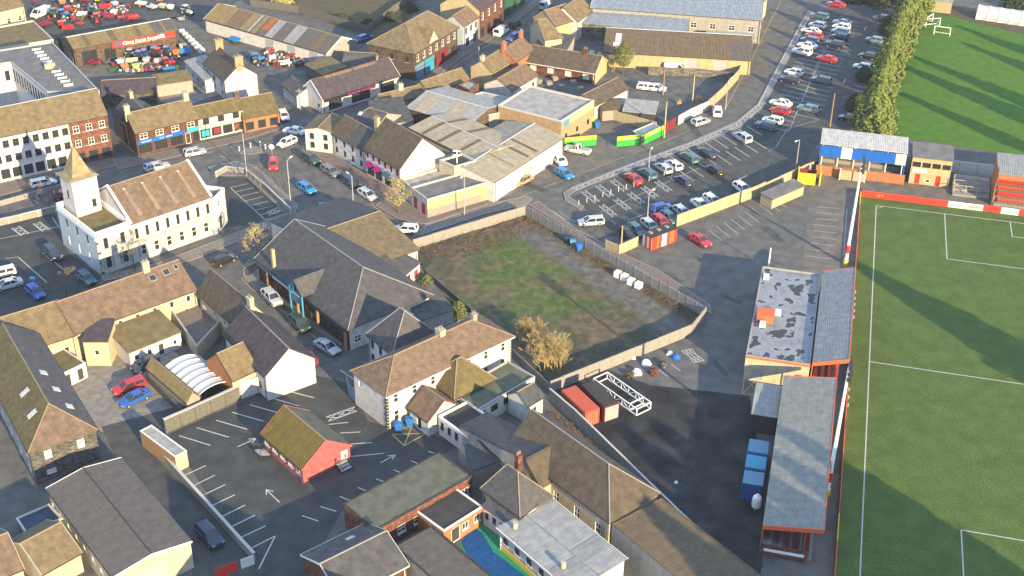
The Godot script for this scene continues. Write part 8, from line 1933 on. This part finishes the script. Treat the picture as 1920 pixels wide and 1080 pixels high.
func bin(label: String, at: Vector3, col: String) -> void:
	var t := thing("wheelie_bin", label, "bin", at, rng.randf() * 0.5, "blue bins")
	var g := geo(); g.hexa([Vector3(-0.35, 0.1, 0.4), Vector3(0.35, 0.1, 0.4), Vector3(0.35, 0.1, -0.4), Vector3(-0.35, 0.1, -0.4), Vector3(-0.5, 1.15, 0.55), Vector3(0.5, 1.15, 0.55), Vector3(0.5, 1.15, -0.55), Vector3(-0.5, 1.15, -0.55)]); part(t, "body", g, mats[col])
	g = geo(); g.hexa([Vector3(-0.54, 1.16, 0.58), Vector3(0.54, 1.16, 0.58), Vector3(0.54, 1.16, -0.58), Vector3(-0.54, 1.16, -0.58), Vector3(-0.5, 1.32, 0.3), Vector3(0.5, 1.32, 0.3), Vector3(0.5, 1.26, -0.56), Vector3(-0.5, 1.26, -0.56)]); part(t, "lid", g, mats[col])
	for s in [-1, 1]:
		g = geo(); g.tube(Vector3(s * 0.3, 0.12, -0.42), Vector3(s * 0.42, 0.12, -0.42), 0.12, 0.12, 8); part(t, "wheel", g, mats["tyre"])

func make_details() -> void:
	for q in [["blue bin outside the white house, left of two", p3(-14.89, -139.71), "blue_paint"], ["blue bin outside the white house, right of two", p3(-13.55, -140.92), "blue_paint"], ["blue bin leaning by the plot wall, nearest the camera", p3(11, -189.24), "blue_paint"], ["teal bin by the plot wall", p3(10.07, -190.66), "steel_blue"], ["dark bin by the plot wall, farthest of three", p3(9.21, -191.73), "navy_paint"], ["blue skip bin beside the square unit", p3(16.43, -238.69), "blue_paint"]]:
		bin(q[0], q[1], q[2])
	# white bulk tanks against the plot wall
	for i in 4:
		var p: Vector3 = [p3(16.95, -180.73), p3(17.99, -179.75), p3(18.93, -178.45), p3(20.03, -177.33)][i]
		var t := thing("bulk_tank", "%s of the four white cube tanks along the plot wall" % ["farthest", "second", "third", "nearest"][i], "tank", p, 0.9, "white cube tanks")
		var g := geo(); g.hexa([Vector3(-0.5, 0.16, 0.5), Vector3(0.5, 0.16, 0.5), Vector3(0.5, 0.16, -0.5), Vector3(-0.5, 0.16, -0.5), Vector3(-0.47, 1.15, 0.47), Vector3(0.47, 1.15, 0.47), Vector3(0.47, 1.15, -0.47), Vector3(-0.47, 1.15, -0.47)]); part(t, "bottle", g, mats["white_paint"])
		for s in [-1, 1]:
			for y in [0.4, 0.7, 1.0]:
				g = geo(); g.box(Vector3(0, y, s * 0.53), Vector3(1.08, 0.04, 0.04)); part(t, "cage_bar", g, mats["galvanised"])
		g = geo(); g.box(Vector3(0, 0.08, 0), Vector3(1.1, 0.14, 1.1)); part(t, "pallet", g, mats["timber"])
		g = geo(); g.tube(Vector3(0, 1.15, 0), Vector3(0, 1.22, 0), 0.12, 0.12, 8); part(t, "cap", g, mats["grey_paint"])
	# shipping containers
	for q in [["rusty red shipping container by the school boundary wall", p3(7.74, -146.96), p3(11.18, -141.21), "container_red", "container_red", "render_cream"], ["dark maroon container with a grey door beside the red one", p3(10.61, -148.28), p3(13.84, -142.45), "felt_dark", "maroon_paint", "grey_paint"]]:
		var d: Vector3 = q[2] - q[1]
		var t := thing("shipping_container", q[0], "container", (q[1] + q[2]) / 2, atan2(-d.z, d.x), "containers in the yard")
		var l := 6.0
		var g := geo(); g.box(Vector3(0, 1.25, 0), Vector3(l, 2.45, 2.35)); part(t, "body", g, mats[q[4]])
		g = geo(); g.box(Vector3(0, 2.49, 0), Vector3(l - 0.05, 0.04, 2.3)); part(t, "roof", g, mats[q[3]])
		for i in 14:
			for s in [-1, 1]:
				g = geo(); g.box(Vector3(-l / 2 + 0.3 + i * 0.41, 1.25, s * 1.2), Vector3(0.18, 2.2, 0.06)); part(t, "rib", g, mats[q[4]])
			g = geo(); g.box(Vector3(-l / 2 + 0.3 + i * 0.41, 2.5, 0), Vector3(0.2, 0.06, 2.1)); part(t, "roof_rib", g, mats[q[3]])
		g = geo(); g.box(Vector3(l / 2 + 0.04, 1.25, 0), Vector3(0.08, 2.2, 2.1)); var dr := part(t, "door", g, mats[q[5]] if q[5] != "render_cream" else mats["container_red"])
		for z in [-0.6, -0.2, 0.2, 0.6]:
			g = geo(); g.tube(Vector3(l / 2 + 0.1, 0.2, z), Vector3(l / 2 + 0.1, 2.3, z), 0.03, 0.03, 6); part(dr, "lock_bar", g, mats["galvanised"])
	# white goal-like truss frame leaning across the yard
	var t := thing("steel_frame", "white steel lattice frame lying in the football yard", "frame", p3(15.43, -148.01), atan2(-(p3(18.89, -144.98) - p3(11.98, -153.75)).z, (p3(18.89, -144.98) - p3(11.98, -153.75)).x))
	var l2 := 9.0
	for s in [-1, 1]:
		for y in [0.15, 1.2]:
			var g := geo(); g.bar(Vector3(-l2 / 2, y, s * 1.3), Vector3(l2 / 2, y, s * 1.3), 0.14); part(t, "rail", g, mats["white_paint"])
		for i in 7:
			var g := geo(); var x := -l2 / 2 + l2 * i / 6.0
			g.bar(Vector3(x, 0.15, s * 1.3), Vector3(x, 1.2, s * 1.3), 0.11); part(t, "upright", g, mats["white_paint"])
			if i < 6:
				g = geo(); g.bar(Vector3(x, 0.15 if i % 2 else 1.2, s * 1.3), Vector3(x + l2 / 6.0, 1.2 if i % 2 else 0.15, s * 1.3), 0.09); part(t, "brace", g, mats["white_paint"])
	for x in [-l2 / 2, l2 / 2, l2 / 2 - 1.5]:
		var g := geo(); g.bar(Vector3(x, 0.15, -1.3), Vector3(x, 0.15, 1.3), 0.12); g.bar(Vector3(x, 1.2, -1.3), Vector3(x, 1.2, 1.3), 0.12); part(t, "cross_rail", g, mats["white_paint"])
	t = thing("notice_boards", "red and pale green notice boards on the lane's end wall", "sign", p3(-31.05, -112.64), 0.55)
	for q in [[-1.6, "red_paint", 2.6], [0.9, "pale_board", 1.6]]:
		var g := geo(); g.box(Vector3(q[0], 1.1, 0), Vector3(q[2], 1.4, 0.08)); part(t, "board", g, mats[q[1]])
		g = geo(); g.box(Vector3(q[0], 0.5, -0.06), Vector3(0.1, 1.0, 0.1)); part(t, "post", g, mats["weathered_timber"])
	# rubble, bags and tarpaulins below the plot wall
	for q in [["fat white builders' bag below the plot wall, left", p3(18.02, -153.89), 1.0, "white_paint"], ["fat white builders' bag below the plot wall, right", p3(19.6, -156.34), 1.0, "white_paint"], ["small white sack on the plot wall's foot", p3(17.76, -157.67), 0.5, "white_paint"], ["crumpled blue tarpaulin below the plot wall", p3(24.07, -157.81), 0.9, "blue_paint"], ["pale crumpled sheet beside the blue tarpaulin", p3(23.24, -158.9), 0.7, "pale_board"], ["heap of rusty scrap beside the white bags", p3(20.39, -153.94), 1.1, "rusty_scrap"], ["low heap of earth beside the white bags", p3(16.91, -153.2), 1.0, "earth"], ["dark heap of scrap near the blue tarpaulin", p3(21.96, -155.99), 0.9, "dark_frame"], ["white drum standing in the dark yard", p3(21.24, -129.72), 0.35, "white_paint"], ["heap of timber in the scrap yard by the tyre wall", p3(25.8, -242.09), 1.4, "timber"], ["brown soil heap in the open yard", p3(38.34, -253.33), 1.4, "timber"], ["lower brown soil heap in the open yard", p3(33.91, -251.23), 1.2, "timber"], ["bundle of white sacks in the dark courtyard", p3(17.32, -279.34), 1.0, "pale_board"], ["second bundle of white sacks in the dark courtyard", p3(19.08, -278.41), 0.9, "pale_board"], ["blue covered load behind the slate hall", p3(-12.85, -173.15), 0.9, "steel_blue"]]:
		_heap(q[0], q[1], q[2] * 0.72, q[3])
	# kiosk with striped boards
	t = thing("kiosk", "red and white striped kiosk beside the football yard fence", "kiosk", p3(24.65, -192.14), atan2(-(p3(27.68, -193.7) - p3(21.64, -189.16)).z, (p3(27.68, -193.7) - p3(21.64, -189.16)).x))
	var g3 := geo(); g3.box(Vector3(0, 1.2, 0), Vector3(5.6, 2.4, 2.2)); part(t, "body", g3, mats["pale_board"])
	for i in 10:
		g3 = geo(); g3.box(Vector3(-2.52 + i * 0.56, 1.2, 1.13), Vector3(0.5, 2.3, 0.06)); part(t, "board", g3, mats[["red_paint", "red_paint", "orange_paint", "red_paint", "white_paint", "white_paint", "red_paint", "orange_paint", "orange_paint", "red_paint"][i]])
	for i in 4:
		g3 = geo(); g3.box(Vector3(-2.83, 1.2, -0.8 + i * 0.53), Vector3(0.06, 2.3, 0.48)); part(t, "board", g3, mats["red_paint" if i % 2 else "pale_board"])
	g3 = geo(); g3.box(Vector3(0, 2.46, 0), Vector3(5.9, 0.12, 2.5)); part(t, "roof", g3, mats["felt_dark"])
	for i in 3:
		g3 = geo(); g3.box(Vector3(-2.0 + i * 1.8, 2.6, -0.2), Vector3(0.6, 0.16, 0.7)); part(t, "roof_box", g3, mats["weathered_timber"])
	# long hut behind the fence and the yellow turnstile
	house("turnstile_hut", "long low hut with cream boarded front and felt roof by the football yard", "hut", p3(48.05, -208.82), 8.69, 2.6, 0.6986, 1.9, 2.1, {"roof": "mono", "rm": "felt_grey", "wm": "panel_cream", "win": [[0, "b", 0.2, 1.0, 1.8, 5]]})
	t = thing("turnstile", "bright yellow turnstile block at the yard corner", "turnstile", p3(55.83, -215.14), -0.2)
	for q in [[Vector3(-2.2, 1.1, 0.6), Vector3(3.2, 2.2, 0.25)], [Vector3(0.2, 1.3, -0.8), Vector3(0.25, 2.6, 3.0)], [Vector3(-3.7, 1.1, -0.8), Vector3(0.25, 2.2, 2.6)]]:
		var g := geo(); g.box(q[0], q[1]); part(t, "wall", g, mats["yellow_paint"])
	var g4 := geo(); g4.box(Vector3(-2.0, 1.0, -1.6), Vector3(3.0, 2.0, 0.2)); part(t, "gate", g4, mats["maroon_paint"])
	# scrap yard pallets and open sheds
	house("open_shed", "open-fronted scrap shed with a pale sheet roof in the tyre yard", "shed", p3(25.36, -243.51), 6.42, 5, -0.2161, 2.4, 2.9, {"roof": "mono", "rm": "sheet_pale", "wm": "dark_frame"})
	house("open_shed", "rust-brown lean-to against the white cottage", "shed", p3(19.3, -244.62), 4.51, 4, 0.2702, 2.2, 2.7, {"roof": "mono", "rm": "sheet_brown", "wm": "weathered_timber"})
	for i in 6:
		var p: Vector3 = [p3(5.12, -261.44), p3(7.38, -260.33), p3(9.83, -258.66), p3(12.51, -261.1), p3(8.58, -263.34), p3(13.86, -257.64)][i]
		var pt := thing("pallet_stack", "stack of grey pallets in the yard behind the square unit, %s" % ["farthest left", "second from left", "in the middle front", "right of the middle", "at the back", "farthest right"][i], "pallets", p, rng.randf(), "pallet stacks")
		for k in 5:
			var g := geo(); g.box(Vector3(rng.randf_range(-0.1, 0.1), 0.1 + k * 0.17, rng.randf_range(-0.1, 0.1)), Vector3(1.2, 0.13, 1.1)); part(pt, "pallet", g, mats["weathered_timber"])

func _heap(label: String, at: Vector3, r: float, m: String) -> void:
	var t := thing("sack" if m in ["white_paint", "pale_board"] else "heap", label, "sack" if m in ["white_paint", "pale_board"] else "heap", at)
	var f := noise(rng.randi() % 999, 0.9, 2)
	var g := geo()
	var ring := func(k: int, j: int) -> Vector3:
		var a := TAU * j / 12.0; var e := PI / 2 * k / 4.0
		var rr := r * cos(e) * (1.0 + 0.45 * f.get_noise_2d(cos(a) * 2 + k, sin(a) * 2))
		return Vector3(cos(a) * rr, r * 1.05 * sin(e) * (1.0 + 0.3 * f.get_noise_2d(a, k * 3.0)), -sin(a) * rr)
	for k in 4:
		for j in 12:
			g.quad(ring.call(k, j), ring.call(k, (j + 1) % 12), ring.call(k + 1, (j + 1) % 12), ring.call(k + 1, j))
	part(t, "pile", g, mats[m])

# ---------- what stands outside the frame and throws shade into it ----------
func make_out_of_frame() -> void:
	house("school_hall", "tall gabled school hall below the frame whose shadow covers the car park", "school", Vector3(-4, 0, -82), 30, 14, -0.55, 9.5, 14.5, {"rm": "slate", "wm": "brick_red", "win": [[0, "w", 1.0, 1.4, 2.2, 8], [0, "w", 5.0, 1.4, 2.2, 8], [2, "w", 1.0, 1.4, 2.2, 8], [2, "w", 5.0, 1.4, 2.2, 8]]})
	for q in [["tall dense tree beyond the far touchline, whose shadow crosses the pitch", 105.0, 18.5, 28.5, 7.0], ["broad tree behind the near goal, nearest the far touchline", 118.0, 60.0, 25.0, 7.0], ["broad tree behind the near goal, second from the far touchline", 121.0, 69.0, 27.0, 7.5], ["broad tree behind the near goal, third from the far touchline", 117.0, 78.0, 27.0, 7.5], ["broad tree behind the near goal, nearest the near touchline", 120.0, 88.0, 27.0, 7.5], ["broad tree in the front row behind the near goal, right", 112.0, 64.5, 25.0, 7.0], ["broad tree in the front row behind the near goal, middle", 112.0, 73.5, 25.0, 7.0], ["broad tree in the front row behind the near goal, left", 112.0, 83.0, 25.0, 7.0]]:
		conifer(q[0], pitch(q[1] * 0.744 - q[2] * 0.668, q[1] * 0.668 + q[2] * 0.744), q[3], q[4], 6500, "leaf_dark", "trees beyond the pitch", 3.0)
	for q in [["topmost poplar right of the playing field", -110.0, -255.5, 24.0, 5.4], ["second poplar right of the playing field", -108.0, -247.5, 22.0, 4.6], ["third poplar right of the playing field", -110.0, -231.0, 22.0, 3.6], ["fourth poplar right of the playing field", -108.0, -224.5, 23.0, 4.0], ["lowest poplar right of the playing field", -106.0, -212.3, 20.0, 2.6]]:
		conifer(q[0], p3(q[1] * 0.559 - q[2] * 0.829, q[1] * 0.829 + q[2] * 0.559), q[3], q[4], 4200, "leaf_dark", "poplars by the playing field", 2.4)
